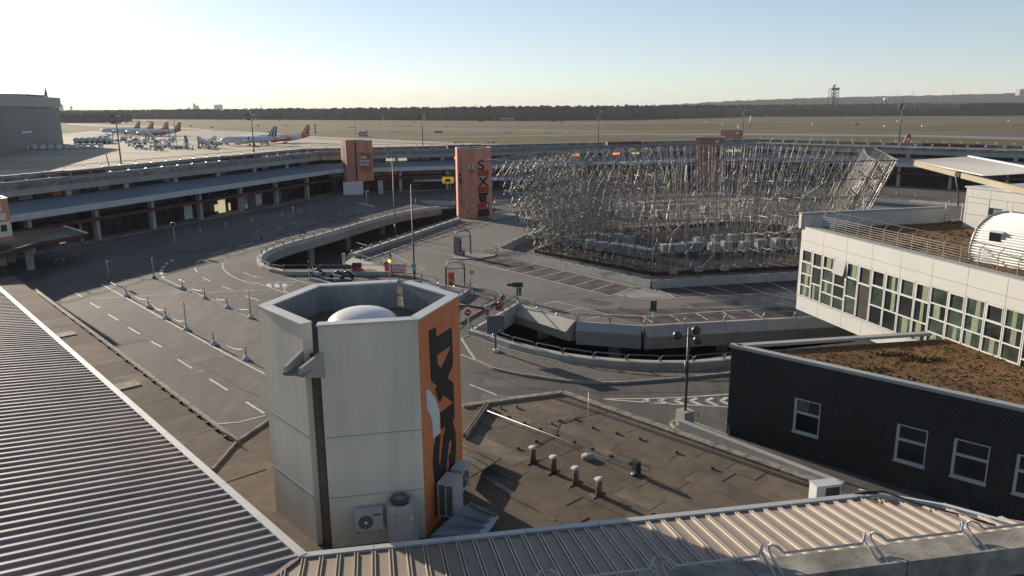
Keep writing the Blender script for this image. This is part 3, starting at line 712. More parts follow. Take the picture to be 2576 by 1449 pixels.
parapet('curved_parapet', 'curved low parapet with chrome rail ends round the near side of the right ramp opening', nc, .5, .62, 0, side=1, n_pan=1, rails=.3, seg=3, rr=.05, rh=.45, railm='rail')
# far parapets behind the scaffold
for pts, lab in (([(1243, 505), (1500, 495), (1850, 488)], 'far brown grey parapet right of the red tower, seen through the scaffold'),
                 ([(1240, 534), (1500, 524), (1750, 516)], 'far low parapet with white top edge behind the scaffold foot'),
                 ([(2120, 492), (2290, 503), (2450, 516)], 'far parapet with rail between the scaffold and the white penthouse')):
    parapet('far_parapet', lab, [Vector((p.x, p.y, 0)) for p in G(.4, *pts)], .5, .4, 1.1, .4, -1, 'concrete', rails=.15, seg=3.4, rr=.05, rh=.6)
# columns that carry the decks
cb = MB()
for i, (x, y) in enumerate([(784, 668), (875, 628), (962, 590), (1050, 560), (1545, 895), (1815, 880), (1365, 848)]):
    base = P(x, y, -3.9); MB().box((base.x, base.y, -2.2), (.75, .75, 3.9), R(35)).out('deck_column', M['concrete_d'], None,
        ['deck column in the left opening below the thickest part of the curved beam', 'second column in the left ramp opening, by the white sign', 'column in the left ramp opening below the lamp post', 'farthest column in the left ramp opening, near the red tower',
         'wide column below the grey parapet corner in the right opening', 'column under the cream edge beam left of the black building', 'dim column below the slanted panels'][i], 'column', 'columns in the ramp openings')
# ------------------------------------------------------------------ stair towers
def lettering(parent, L, t0, z0, size, txt, m, s=-.03, vert=False, name='lettering', sx=1.0, step=None, thick=.02, flipdir=1):
    """raised letters on a wall given by plan line L (seen from its right side), built from the built-in font"""
    cu = bpy.data.curves.new('txt', 'FONT'); objs = []
    rows = list(txt) if vert else [txt]
    for i, tx in enumerate(rows):
        if tx == ' ': continue
        cu = bpy.data.curves.new('txt', 'FONT'); cu.body = tx; cu.size = size; cu.extrude = thick; cu.align_x = 'CENTER' if vert else 'LEFT'
        if size > .5: cu.offset = size*.02
        ob = bpy.data.objects.new('txt', cu); C.objects.link(ob)
        dg = bpy.context.evaluated_depsgraph_get(); me = bpy.data.meshes.new_from_object(ob.evaluated_get(dg))
        bpy.data.objects.remove(ob); me.name = name; me.materials.clear(); me.materials.append(m)
        zz = z0-(i*(step or size) if vert else 0)
        X = Vector((L.d.x*flipdir, L.d.y*flipdir, 0)); Z = Vector((0, 0, 1)); Y = X.cross(Z)
        off = LOC.get(parent.name, Vector())
        o0 = L(t0, s, zz)
        Mx = Matrix(((X.x*sx, Z.x, Y.x, 0), (X.y*sx, Z.y, Y.y, 0), (0, Z.z, 0, 0), (0, 0, 0, 1)))
        me.transform(Mx); me.transform(Matrix.Translation(o0-off))
        o = bpy.data.objects.new(name, me); C.objects.link(o); o.parent = parent; objs.append(o)
    return objs
def tower(name, label, c, z0, z1, r, walls, gaps=(), roofz=1.3, rot=HEXD):
    """hexagonal tower; wall i runs between corner i and i+1, materials in walls; gaps: corners left open"""
    root = thing(name, label, 'stair tower', (c[0], c[1], z0))
    V = [Vector(p) for p in hexpts(c, r, rot)]
    for i in range(6):
        a, b = V[i].copy(), V[(i+1) % 6].copy(); d = (b-a).normalized()
        if i in gaps: a += d*.34
        if (i+1) % 6 in gaps: b -= d*.34
        L = Line(a, b); w = .34
        inn = lambda t, s: L(t, s)[:2]
        MB().prism([inn(0, 0), inn(L.len, 0), inn(L.len-(.0 if (i+1) % 6 in gaps else w*.577), w), inn(.0 if i in gaps else w*.577, w)], z0, z1).out('wall', M[walls[i]], root)
        MB().prism([inn(-.04, -.05), inn(L.len+.04, -.05), inn(L.len-(.0 if (i+1) % 6 in gaps else w*.577), w+.03), inn(.0 if i in gaps else w*.577, w+.03)], z1, z1+.06).out('coping', M['flash'], root)
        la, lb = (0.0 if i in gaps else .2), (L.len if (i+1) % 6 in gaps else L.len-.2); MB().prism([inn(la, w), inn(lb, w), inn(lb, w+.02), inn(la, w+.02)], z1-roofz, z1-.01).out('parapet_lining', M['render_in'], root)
    MB().prism([tuple(v) for v in hexpts(c, r-.25, rot)], z0, z1-roofz).out('roof', M['bitumen'], root)
    return root, V
# --- big near tower; corners counted from HEXD in steps of 60 degrees
tc = Vector((-5.38, 26.70)); TZ0, TZ1, TR = 3.45, 11.3, 3.50
# corner 0 right, 1 back right (gap), 2 back left, 3 left, 4 front left (gap), 5 front right
big, V = tower('sign_tower', 'big hexagonal tower in front with grey walls and one orange wall reading SIXT', tc, TZ0, TZ1, TR,
               ['orange', 'render_g', 'render_g', 'render_g', 'render_g', 'orange'], gaps=(1, 4), roofz=.98, rot=HEXD)
def wl(i): return Line(V[i], V[(i+1) % 6])
# joints of the render, thin recessed looking strips are real ledges
for i in (3, 4, 5):
    L = wl(i)
    for z in (7.5, 5.33) if i != 5 else (6.6, 8.9):
        a = .36 if i == 4 else 0.0; b = L.len-(.36 if i == 3 else 0.0)
        L.box(MB(), a, b, -.015, .02, z, z+.03).out('joint_strip', M['concrete_b' if i != 5 else 'salmon'], big)
# grey return walls and the slatted shaft in the open front corner
g = V[4]; dirc = (tc-g).normalized(); Lg = Line(g+dirc*.42, ang=math.degrees(math.atan2(dirc.y, dirc.x))-90)
mb = MB(); n = 46
for i in range(n):
    z = 4.0+i*(5.3/n); Lg.box(mb, -.36, .36, -.02, .04, z, z+.06)
mb.out('louvre', M['mesh'], big, kind='stuff'); Lg.box(MB(), -.4, .4, .05, .1, 3.5, 9.9).out('shaft_back', M['dark'], big)
# concrete scupper sticking out of the front corner
o = -dirc; sL = Line(g+o*-.35, ang=math.degrees(math.atan2(o.y, o.x)))
mb = MB(); sL.box(mb, 0, 1.25, -.36, .36, 10.0, 10.07); mb.out('scupper_floor', M['concrete_d'], big)
for s in (-1, 1):
    mb = MB(); a, b = s*.3, s*.42; z = 9.30
    mb.prism([sL(0, a)[:2], sL(1.25, a*.75)[:2], sL(1.25, b*.75)[:2], sL(0, b)[:2]] if s < 0 else [sL(0, b)[:2], sL(1.25, b*.75)[:2], sL(1.25, a*.75)[:2], sL(0, a)[:2]][::1], [9.55, 9.97, 9.97, 9.55], [10.5, 10.27, 10.27, 10.5])
    mb.out('scupper_cheek', M['concrete'], big)
# front gap returns
for i, t in ((3, None), (4, None)):
    pass
# rooflight dome
dcx, dcy, dz = tc.x+.12, tc.y-.55, 10.62
rl = thing('rooflight_dome', 'milky white rooflight dome inside the parapet of the big tower', 'rooflight', (dcx, dcy, dz))
MB().lathe([(1.36, dz-.3), (1.36, dz), (1.28, dz+.04)], (dcx, dcy, 0), 24, False).out('curb', M['flash'], rl)
MB().lathe([(1.25*math.cos(R(a)), dz+.02+.58*math.sin(R(a))) for a in range(0, 90, 8)]+[(.01, dz+.605)], (dcx, dcy, 0), 32).out('dome', M['dome'], rl)
MB().beam((V[1].x-.55, V[1].y-.35, 10.2), (V[1].x-.55, V[1].y-.35, 12.0), .03, .03).out('antenna_rod', M['pole_l'], None, 'thin rod standing in the open rear corner of the big tower', 'antenna rod')
t = thing('roof_box', 'small white box lying by the open rear corner of the big tower', 'box', (V[1].x+.1, V[1].y-.2, 9.85))
MB().box((V[1].x+.15, V[1].y-.35, 10.45), (.45, .35, .28), .3).out('box', M['white2'], t); MB().box((V[1].x+.15, V[1].y-.35, 10.62), (.5, .4, .05), .3).out('lid', M['flash'], t)
# letters S I X T reading upwards, drawn in face coordinates (u across 0..1 seen from outside, v down 0..1)
fL = wl(5); FW_, FZ0, FZ1 = fL.len, TZ0, TZ1
def facepoly(name, pts, m, z=-.035, closed=True):
    f = [fL(u*FW_, z, FZ1-v*(FZ1-FZ0)) for u, v in pts]; b = [fL(u*FW_, -.004, FZ1-v*(FZ1-FZ0)) for u, v in pts]
    k = len(pts); tri = tessellate_polygon([[Vector((u, v, 0)) for u, v in pts]])
    fs = []
    for t_ in tri:
        q = [pts[i] for i in t_]; ar = sum(q[i][0]*q[(i+1) % 3][1]-q[(i+1) % 3][0]*q[i][1] for i in range(3))
        fs.append(tuple(t_) if ar < 0 else tuple(reversed(t_)))
    fs += [(i, (i+1) % k, k+(i+1) % k, k+i) for i in range(k)]
    MB().add(f+b, fs).out(name, m, big)
# (picture x,y) on the face -> (u,v): left edge x from 1052 to 1090, right edge 1157 to 1170
def fuv(zx, zy):
    x = 1035.0+zx*.3572; y = 734.7+zy*.3572
    r = FW+RT*((x-CX)/FPX)-UP*((y-CY)/FPX)
    n = fL.n; tt = (fL.A.x*n.x+fL.A.y*n.y)/(r.x*n.x+r.y*n.y)
    p = Vector((r.x*tt, r.y*tt, CAMH+r.z*tt))
    return ((Vector((p.x, p.y))-fL.A).dot(fL.d)/FW_, (FZ1-p.z)/(FZ1-FZ0))
F = lambda *p: [fuv(*q) for q in p]
facepoly('letter_t', F((122, 272), (168, 248), (172, 320), (278, 250), (284, 372), (176, 440), (178, 505), (210, 545), (190, 570), (165, 560), (138, 625)), M['black'])
facepoly('letter_x', F((284, 372), (288, 505), (250, 605), (290, 640), (296, 775), (286, 772), (220, 720), (195, 775), (168, 690), (182, 660), (138, 625), (165, 545), (205, 548)), M['black'])
facepoly('letter_i', F((296, 775), (298, 885), (285, 905), (245, 935), (208, 965), (203, 850)), M['black'])
facepoly('letter_s', F((245, 935), (285, 905), (305, 985), (310, 1090), (300, 1210), (268, 1275), (262, 1150), (275, 1130), (285, 1060), (275, 1035), (262, 1050), (252, 1120), (240, 1260), (215, 1330), (180, 1358), (158, 1310), (150, 1200), (158, 1080), (175, 1015), (200, 1003), (196, 1060), (188, 1150), (190, 1210), (205, 1200), (215, 1120), (225, 1010)), M['black'])
facepoly('swoosh', F((100, 690), (125, 695), (160, 745), (190, 830), (198, 990), (150, 1030), (145, 920), (130, 870), (108, 835)), M['signwhite'])
for z in (4.6, 5.7, 7.3, 8.6, 10.0): fL.box(MB(), .05, .09, -.02, 0, z, z+.06).out('rivet', M['black'], big)
fL.box(MB(), 2.05, 2.12, -.012, 0, 9.0, 11.2).out('streak_panel', M['salmon'], big); fL.box(MB(), 2.75, 2.82, -.012, 0, 7.0, 11.2).out('streak_panel', M['salmon'], big)
# --- other towers
tw2c = P(896, 353, 11.4); r2 = 3.35
def small_tower(label, c, z0, mat_, r=3.35, rot=HEXD):
    return tower('stair_tower', label, c, z0, 11.4, r, [mat_]*6, gaps=(1,), roofz=.8, rot=rot)
t2, V2 = small_tower('salmon stair tower carrying a car sharing poster, on the corner of the left terminal wing', (tw2c.x, tw2c.y), 2.9, 'salmon', 3.4, 0)
t3c = Vector((-6.35, 131.2)); t3, V3 = tower('stair_tower', 'free standing salmon tower with vertical black SIXT letters on red panels', t3c, 0.0, 11.5, 3.3, ['salmon']*6, gaps=(1,), roofz=.8, rot=39)
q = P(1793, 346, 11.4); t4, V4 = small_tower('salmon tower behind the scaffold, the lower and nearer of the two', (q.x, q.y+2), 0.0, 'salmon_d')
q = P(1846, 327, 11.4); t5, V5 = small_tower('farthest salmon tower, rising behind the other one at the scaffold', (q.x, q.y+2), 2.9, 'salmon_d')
t6, V6 = tower('stair_tower', 'tower cut by the left edge of the picture with grey boxes on its orange wall', (-57.4, 82.3), 4.5, 8.9, 3.3, ['salmon']*6, roofz=.8)
def wof(V, i): return Line(V[i], V[(i+1) % 6])
# corner tower poster, wall 5 and 4 look to the camera
t6['ztop'] = 8.8
def vstrips(root, L, n, m='concrete_b'):
    for i in range(1, n): L.box(MB(), L.len*i/n-.03, L.len*i/n+.03, -.03, 0, root.location.z+.1, root['ztop'] if 'ztop' in root else 11.35).out('panel_joint', M[m], root)
for r_, V_ in ((t2, V2), (t3, V3), (t4, V4), (t5, V5), (t6, V6)):
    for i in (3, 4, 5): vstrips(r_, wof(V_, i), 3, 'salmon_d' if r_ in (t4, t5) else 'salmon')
L = Line((tw2c.x+.95, tw2c.y-3.15), ang=3)
L.box(MB(), 0, 2.75, -.02, .06, 5.0, 9.1).out('poster', M['salmon'], t2)
L.box(MB(), .1, 2.65, -.06, -.02, 5.1, 8.95).out('poster_sheet', mat('poster orange', (0.34, 0.12, 0.055), .5, var=.1), t2)
for i, (tx, s_) in enumerate((('CAR-', .88), ('SHARING', .66), ('IN GEIL.', .72))):
    lettering(t2, L, .2, 7.72-.74*i, s_, tx, M['signwhite'], s=-.08, sx=.82)
mb = MB(); L.box(mb, .9, 2.0, -.10, -.06, 5.75, 6.05); L.box(mb, 1.1, 1.8, -.10, -.06, 6.05, 6.25); mb.out('poster_car', M['signgrey'], t2)
L.box(MB(), 1.75, 2.35, -.09, -.06, 8.1, 8.45).out('poster_badge', M['black'], t2); L.box(MB(), .25, .5, -.09, -.06, 5.3, 5.55).out('poster_mark', M['redpanel'], t2)
L.box(MB(), .4, 1.3, -.09, -.06, 8.5, 8.65).out('poster_small_print', M['shop'], t2)
for t_ in (.3, 2.4): MB().tube([L(t_, .1, 5.2), L(t_, 1.2, 4.2)], .06, 5).out('poster_stay', M['pole'], t2)
L3 = wof(V2, 3); L3.box(MB(), .9, 2.4, -.04, 0, 4.5, 10.3).out('stained_panel', M['render_in'], t2)
wof(V2, 4).box(MB(), 1.9, 2.15, -.1, 0, 3.2, 11.2).out('downpipe', M['shop'], t2)
# middle tower: letters, red panels, small antennas
L = wof(V3, 4); a0_, a1_ = .3, 2.65
lg = mat('grey letter ground', (.13, .10, .09), .5, var=.3)
for za, zb in ((7.9, 9.7), (5.2, 6.95), (2.55, 4.25)):
    L.box(MB(), a0_, a1_, -.03, 0, za, zb).out('letter_panel', M['salmon'], t3)
    L.box(MB(), a0_, a1_, -.05, 0, za-.92, za-.02).out('red_panel', M['redpanel'], t3)
lettering(t3, L, a0_+.05, 7.98, 2.25, 'S', M['black'], s=-.05, sx=1.45)
lettering(t3, L, a0_+.15, 5.28, 2.2, 'X', M['black'], s=-.05, sx=1.35)
MB().add([L(a0_+.05, -.055, 6.9), L(a0_+1.5, -.055, 6.9), L(a0_+.9, -.055, 6.4), L(a0_+.1, -.055, 6.3)], [(0, 3, 2, 1), (0, 1, 2, 3)]).out('swoosh', M['signwhite'], t3)
L.box(MB(), 1.35, 2.1, -.06, -.03, 2.6, 4.2).out('letter_bar', M['black'], t3); L.box(MB(), .45, 2.5, -.055, -.03, 3.75, 4.2).out('letter_bar', M['black'], t3)
MB().add([L(.45, -.055, 3.7), L(1.3, -.055, 3.7), L(1.3, -.055, 2.6), L(.9, -.055, 2.6)], [(0, 3, 2, 1), (0, 1, 2, 3)]).out('letter_bar', M['black'], t3)
L.box(MB(), a0_, a1_, -.04, 0, 0.2, 1.5).out('dark_door', M['shop'], t3)
L.box(MB(), 2.1, 2.45, -.08, -.03, 1.75, 2.2).out('notice', M['signwhite'], t3)
L = wof(V3, 3)
for t_ in (2.35, 3.0):
    L.box(MB(), t_-.13, t_+.13, -.45, -.25, 8.2, 9.0).out('antenna', M['white2'], t3)
MB().tube([L(2.35, -.35, 8.2), L(2.45, -.35, 7.8), L(2.68, -.35, 7.65), L(2.9, -.35, 7.8), L(3.0, -.35, 8.2)], .06, 5).out('cable', M['dark'], t3)
for t_ in (1.7, 2.8): L.box(MB(), t_-.22, t_+.22, -.08, 0, 2.0, 2.15).out('vent', M['white2'], t3)
L.box(MB(), 1.75, 1.95, -.08, 0, .9, 1.4).out('hatch', M['redpanel'], t3)
lettering(t3, L, .65, 9.9, .46, 'AUTOVERMIETUNG', M['black'], s=-.04, vert=True, step=.60)
for z_, w_ in ((7.4, .5), (6.6, .7), (6.0, .4)): L.box(MB(), .35, .35+w_*.6, -.05, 0, z_-.5, z_).out('vertical_logo', M['black'], t3)
for k_, (dx, dy) in enumerate(((-1.9, 1), (-1.6, 1), (1.7, .6), (2.1, .4))):
    MB().tube([(t3c.x+dx, t3c.y+dy, 11.3), (t3c.x+dx, t3c.y+dy, 12.6)], .05, 5).out('roof_mast', M['pole'], t3)
for dx, ex in ((-1.9, -3.0), (2.1, 3.4)):
    MB().tube([(t3c.x+dx, t3c.y+.8, 12.4), (t3c.x+ex, t3c.y+.5, 12.35)], .04, 4).out('mast_arm', M['pole'], t3)
    MB().box((t3c.x+ex, t3c.y+.5, 12.3), (.4, .25, .2), .4).out('floodlight', M['black'], t3)
for r_, V_ in ((t4, V4), (t5, V5)):
    L = wof(V_, 4); L.box(MB(), .8, 2.4, -.05, 0, 7.4, 9.0).out('opening', M['shop'], r_)
    L.box(MB(), 1.3, 1.9, -.7, -.05, 10.3, 10.9).out('lamp_box', M['white2'], r_)
L = wof(V6, 5)
for a, b, z0, z1 in ((1.0, 2.3, 7.6, 8.3), (1.2, 2.7, 6.7, 7.4), (1.4, 3.1, 4.9, 6.5)): L.box(MB(), a, b, -.18, 0, z0, z1).out('grey_panel', M['render_g'], t6)
L.box(MB(), 1.9, 2.5, -.3, -.18, 5.5, 6.2).out('hatch', M['mesh'], t6)
# ------------------------------------------------------------------ near flat roofs (canopies round the forecourt corner)
CZ = 3.5
fp = G(CZ, (90, 730), (598, 1112), (672, 1062), (1172, 1022), (1415, 990), (2055, 1215))
nr = thing('forecourt_canopy', 'brown bitumen flat roof round the foot of the big tower with flaked edge coping', 'flat roof', (-4, 26, CZ))
e0 = FLe(62, .3); e1_ = FLe(0, .3); e2_ = FRe(0, .3); e3_ = FRe(-4.5, .3)
outline = [(fp[0].x, fp[0].y), (fp[1].x, fp[1].y), (fp[2].x, fp[2].y), (fp[3].x, fp[3].y), (fp[4].x, fp[4].y), (fp[5].x, fp[5].y), (e3_.x, e3_.y-.5), (e2_.x, e2_.y), (e1_.x, e1_.y), (e0.x, e0.y)]
MB().prism([(x, y) for x, y in reversed(outline)], CZ-.9, CZ).out('roof', M['bitumen'], nr)
def rl_(name, pts, w, h, m, z=CZ, parent=nr, kind=None):
    mb = MB(); q = G(z, *pts)
    for a, b in zip(q, q[1:]): mb.beam(a+Vector((0, 0, h/2)), b+Vector((0, 0, h/2)), w, h)
    return mb.out(name, M[m], parent, kind=kind)
rl_('coping', [(90, 730), (345, 921), (598, 1112)], .16, .10, 'coping')
rl_('coping', [(598, 1112), (535, 1185)], .10, .12, 'coping'); rl_('coping', [(598, 1112), (690, 1050)], .12, .10, 'coping')
rl_('coping', [(1165, 1024), (1290, 1006), (1415, 990)], .35, .12, 'coping')
# separate coping slabs along the right edge
a, b = P(1415, 990, CZ), P(2055, 1215, CZ); n = 9
for i in range(n):
    p, r = a.lerp(b, (i+.01)/n), a.lerp(b, (i+.985)/n); MB().beam(p+Vector((0, 0, .06)), r+Vector((0, 0, .06)), .42, .12).out('coping_slab', M['coping'], nr)
rl_('dark_gutter', [(1400, 1003), (2030, 1222)], .25, .03, 'dark')
# felt sheets: slightly raised lapped strips, each a piece
rn = random.Random(11)
def felt(c, L, w, ang, z, m='bitumen'):
    return MB().box((c.x, c.y, z+.006), (L, w, .014), ang)
A_, B_ = P(1415, 1000, CZ), P(2055, 1225, CZ); dd = (B_-A_).normalized(); nn = Vector((dd.y, -dd.x, 0))
if nn.y > 0: nn = -nn
k = 0
def infel(p):
    q_ = Vector((p.x, p.y)); ok = True
    for i_ in range(3, 5):
        a_, b_ = Vector(outline[i_]), Vector(outline[i_+1]); d_ = (b_-a_).normalized(); ok = ok and (q_-a_).dot(Vector((d_.y, -d_.x))) > .75
    if not ok: return False
    x, y = pxof(p); return y < 1330 and x < 2075 and x > 1185 and p.x > -2.2
for row in range(13):
    t = -7.0+rn.random()*2
    while t < 16:
        Ln = 1.2+rn.random()*3.0; c = A_+dd*(t+Ln/2)+nn*(.75+row*.98)
        if infel(c) and infel(c+dd*Ln/2) and infel(c-dd*Ln/2):
            MB().box((c.x, c.y, CZ+.004+.006*(k % 2)+.003*(row % 3)), (Ln-.03, .985, .022), math.atan2(dd.y, dd.x)+rn.uniform(-.01, .01)).out('felt_sheet', M['bitumen'] if rn.random() < .75 else M['bitumen2'], nr); k += 1
        t += Ln
for i in range(22):     # strip along the left road
    t = 3+i*2.75; c = FLe(t, -1.9, CZ)
    x, y = pxof(c)
    if y > 1190: continue
    MB().box((c.x, c.y, CZ+.012), (2.72, 3.0, .02), FLe.ang).out('felt_sheet', M['bitumen2'] if i % 3 else M['bitumen'], nr)
for x, y in ((165, 843), (320, 971)):
    q = P(x, y, CZ); MB().box((q.x, q.y, CZ+.05), (1.05, 1.15, .06), FLe.ang+.05).out('patch', M['coping'], nr)
for i in range(20):     # small clips along the left edge
    q = P(150+23*i, 768+17.3*i, CZ); MB().box((q.x-.25, q.y-.25, CZ+.07), (.16, .14, .12), FLe.ang).out('lightning_clip', M['black'], nr)
rope = lambda nm, pts, r, m, z=CZ+.06: MB().tube(G(z, *pts), r, 5).out(nm, M[m], nr)
rope('lightning_cable', [(92, 733), (200, 815), (346, 924), (470, 1018), (560, 1085), (606, 1116)], .035, 'coping', CZ+.14)
rope('lightning_cable', [(1345, 1063+60), (1390, 1095), (1405, 1062), (1480, 1040), (1520, 1030)], .012, 'black')
# ridge and rod from the tower over the flat roof
rope('roof_pipe', [(1222, 1032), (1400, 1100), (1606, 1180)], .03, 'flash', CZ+.18)
for i in range(9):
    q = G(CZ, (1222, 1032))[0].lerp(P(1606, 1180, CZ), (i+.6)/9); MB().box((q.x, q.y, CZ+.08), (.16, .12, .16), .5).out('pipe_block', M['black'], nr)
rl_('ridge_strip', [(1222, 1022), (1168, 1100)], .12, .22, 'bitumen2'); rl_('ridge_edge', [(1229, 1025), (1172, 1108)], .04, .25, 'coping')
rl_('weathered_strip', [(1205, 1190), (1240, 1212), (1400, 1308)], .20, .015, 'coping')
# mossy mesh panel sloping at the tower
q = [P(1168, 1108, CZ+.45), P(1262, 1152, CZ+.35), P(1172, 1206, CZ+.55), P(1120, 1160, CZ+.55)]
MB().add([Vector(v) for v in q]+[Vector(v)-Vector((0, 0, .06)) for v in q], [(0, 3, 2, 1), (4, 5, 6, 7), (0, 1, 5, 4), (1, 2, 6, 5), (2, 3, 7, 6)]).out('mesh_panel', M['bitumen2'], nr)
for u in (.2, .4, .6, .8): MB().tube([q[0].lerp(q[3], u)+Vector((0, 0, .03)), q[1].lerp(q[2], u)+Vector((0, 0, .03))], .012, 4).out('mesh_wire', M['coping'], nr)
# black blocks of the lightning conductor
for x, y in ((1180, 1182), (1232, 1168), (1302, 1130), (1348, 1112), (1387, 1068), (1407, 1060), (1446, 1056), (1300, 1026), (1259, 1028), (1206, 1032), (1551, 1092), (1491, 1078), (1609, 1106), (1790, 1180), (1700, 1140)):
    q = P(x, y, CZ); MB().box((q.x, q.y, CZ+.08), (.14, .12, .10), .3).out('conductor_block', M['bitumen2'], nr)
# four vent pipes
for i, (x, y) in enumerate(((1341, 1165), (1393, 1190), (1448, 1219), (1507, 1248))):
    b = P(x, y, CZ)
    v = thing('vent_pipe', ['leftmost', 'second from the left', 'third from the left', 'rightmost'][i]+' of four vent pipes with pale square caps on the brown roof', 'vent pipe', b, 0, 'vent pipes on the flat roof')
    MB().prism([(b.x+u, b.y+w) for u, w in hexpts((0, 0), .36, 45, 4)], CZ, CZ+.05).out('collar', M['bitumen2'], v)
    MB().lathe([(.14, CZ), (.11, CZ+.40), (.11, CZ+.62)], (b.x, b.y, 0), 10).out('pipe', M['bitumen2'], v)
    MB().prism([(b.x+u, b.y+w) for u, w in hexpts((0, 0), .21, 55, 4)], CZ+.70, CZ+.73).out('cap', M['signwhite'], v)
    mb = MB()
    for u, w in hexpts((0, 0), .13, 55, 4): mb.beam((b.x+u, b.y+w, CZ+.6), (b.x+u, b.y+w, CZ+.72), .03, .03)
    mb.out('cap_stay', M['flash'], v)
q = P(1478, 1155, CZ); t = thing('round_base', 'round concrete base with a thin whip rod on the brown flat roof', 'antenna base', q)
MB().cyl((q.x, q.y, CZ), .26, .18, 16).out('base', M['coping'], t); MB().tube([(q.x, q.y, CZ+.15), (q.x, q.y, CZ+3.0)], .012, 4).out('rod', M['pole_l'], t)
q = P(1600, 1196, CZ); t = thing('floodlight', 'black floodlight with a loop of cable at the end of the roof pipe', 'floodlight', q)
MB().cyl((q.x, q.y, CZ), .22, .1, 12).out('base', M['black'], t); MB().box((q.x, q.y, CZ+.42), (.16, .42, .5), .4).out('housing', M['black'], t)
MB().box((q.x-.09, q.y-.04, CZ+.42), (.02, .34, .4), .4).out('lens', M['glass'], t)
MB().tube([(q.x+.1, q.y, CZ+.5), (q.x+.45, q.y-.1, CZ+.45), (q.x+.55, q.y-.2, CZ+.15), (q.x+.2, q.y-.2, CZ+.06)], .015, 4).out('cable', M['black'], t)

# ------------------------------------------------------------------ near metal roofs
t = thing('metal_roof', 'dark corrugated metal roof filling the lower left corner, with pale edge flashing', 'roof', FLe(20, 3, 5))
def rz(s): return 5.45+.85*(s+0)/5.9
MB().add([FLe(-0.0, 0, 5.45), FLe(75, 0, 5.45), FLe(75, 7.5, rz(7.5)), FLe(-4.2, 7.5, rz(7.5))], [(3, 2, 1, 0)]).out('roof_sheet', M['roof_dark'], t)
mit0 = math.tan(R((190.5-180+48.1)/2))   # valley between the two near roofs
tt = .12; i = 0
def ribmesh(L, w0, w1, h):
    mb = MB(); s1 = L
    pr = [(-w0/2, 0), (-w1/2, h), (w1/2, h), (w0/2, 0)]
    vs = [(x, 0, z) for x, z in pr]+[(x, s1, z+.85*s1/5.9) for x, z in pr]
    mb.add(vs, [(0, 1, 5, 4), (1, 2, 6, 5), (2, 3, 7, 6), (0, 3, 2, 1), (4, 5, 6, 7)]); return mb
rib = piece(ribmesh(7.4, .26, .12, .085), 'corrugation', M['roof_dark'])
mbr = MB()
while tt < 74:
    place(rib, 'corrugation', t, FLe(tt, .02, 5.455), FLe.ang)
    p = FLe(tt, .02, 5.455+.088); e = FLe(tt, 7.4, 5.455+.088+.85*7.4/5.9); mbr.beam(p, e, .125, .012)
    mbr.beam(FLe(tt+.25, .02, 5.47), FLe(tt+.25, 7.4, 5.47+.85*7.4/5.9), .03, .03)
    tt += .49; i += 1
mbr.out('rib_crest', M['roof_rib'], t, kind='stuff')
nfl = 26
for i in range(nfl):
    a, b = FLe(75*i/nfl, -.12, 5.50), FLe(75*(i+1)/nfl-.015, -.12, 5.50); MB().beam(a, b, .26, .10).out('edge_flashing', M['flash'], t)
FLe.box(MB(), 0, 75, -.2, -.1, 4.6, 5.45).out('fascia', M['metal_l'], t)
FLe.box(MB(), 0, 75, .9, 1.0, CZ, 5.4).out('wall', M['glass'], t)

t = thing('metal_roof', 'beige standing seam metal roof along the bottom edge of the picture', 'roof', FRe(8, 3, 5))
FRL = 18.3
SB = 3.6
MB().add([FRe(0.1, 0, 5.45), FRe(FRL, 0, 5.45), FRe(FRL+.55*SB, SB, rz(SB)), FRe(-3.7, SB, rz(SB))], [(0, 1, 2, 3)]).out('roof_sheet', M['roof_beige'], t)
def rib2(L):
    mb = MB(); tl = .85/5.9
    for dx in (-.045, .045):
        pr = [(-.018+dx, 0), (-.012+dx, .07), (.012+dx, .07), (.018+dx, 0)]
        vs = [(x, 0, z) for x, z in pr]+[(x, L, z+tl*L) for x, z in pr]
        mb.add(vs, [(0, 1, 5, 4), (1, 2, 6, 5), (2, 3, 7, 6), (0, 3, 2, 1)])
    return mb
x = -3.4
while x < FRL+1.9:
    s0 = 0.12
    if x < 0: s0 = -x*.97+.14
    if x > FRL: s0 = (x-FRL)*1.81+.1
    if s0 < SB-.2:
        me = getp(('seam', round(SB-s0, 2)), lambda: rib2(SB-s0), M['rib_l'])
        place(me, 'seam', t, FRe(x, s0, rz(s0)+.005), FRe.ang)
    x += .49
for i in range(8):
    a, b = FRe(.3+i*2.27, -.1, 5.50), FRe(.3+(i+1)*2.27-.015, -.1, 5.50); MB().beam(a, b, .22, .07).out('edge_flashing', M['flash'], t)
FRe.box(MB(), 0, FRL, -.2, -.1, 4.6, 5.45).out('fascia', M['metal_l'], t); FRe.box(MB(), -.5, FRL, .9, 1.0, CZ, 5.4).out('wall', M['glass'], t)
MB().beam(FRe(FRL+.02, .0, 5.50), FRe(FRL+.55*SB, SB, rz(SB)+.05), .16, .05).out('valley_flashing', M['roof_dark'], t)
a, b, c = P(2160, 1235, 5.6), P(2370, 1272, 5.72), P(2576+40, 1340, 5.9)
MB().beam(a, b, .10, .12).out('hip_flashing', M['white2'], t); MB().beam(b, c, .16, .14).out('hip_flashing', M['white2'], t)
MB().tube([P(2170, 1234, 5.65), P(2225, 1236, 5.75), P(2300, 1264, 5.78), P(2420, 1296, 5.8), P(2520, 1326, 5.9)], .03, 5).out('cable', M['dark'], t)
MB().tube([P(2150, 1240, 5.6), P(2195, 1238, 5.75), P(2215, 1242, 5.6)], .05, 5).out('cable', M['dark'], t)
rk = [P(2225, 1243, 5.5), P(2292, 1236, 5.5), P(2300, 1250, 5.2)]
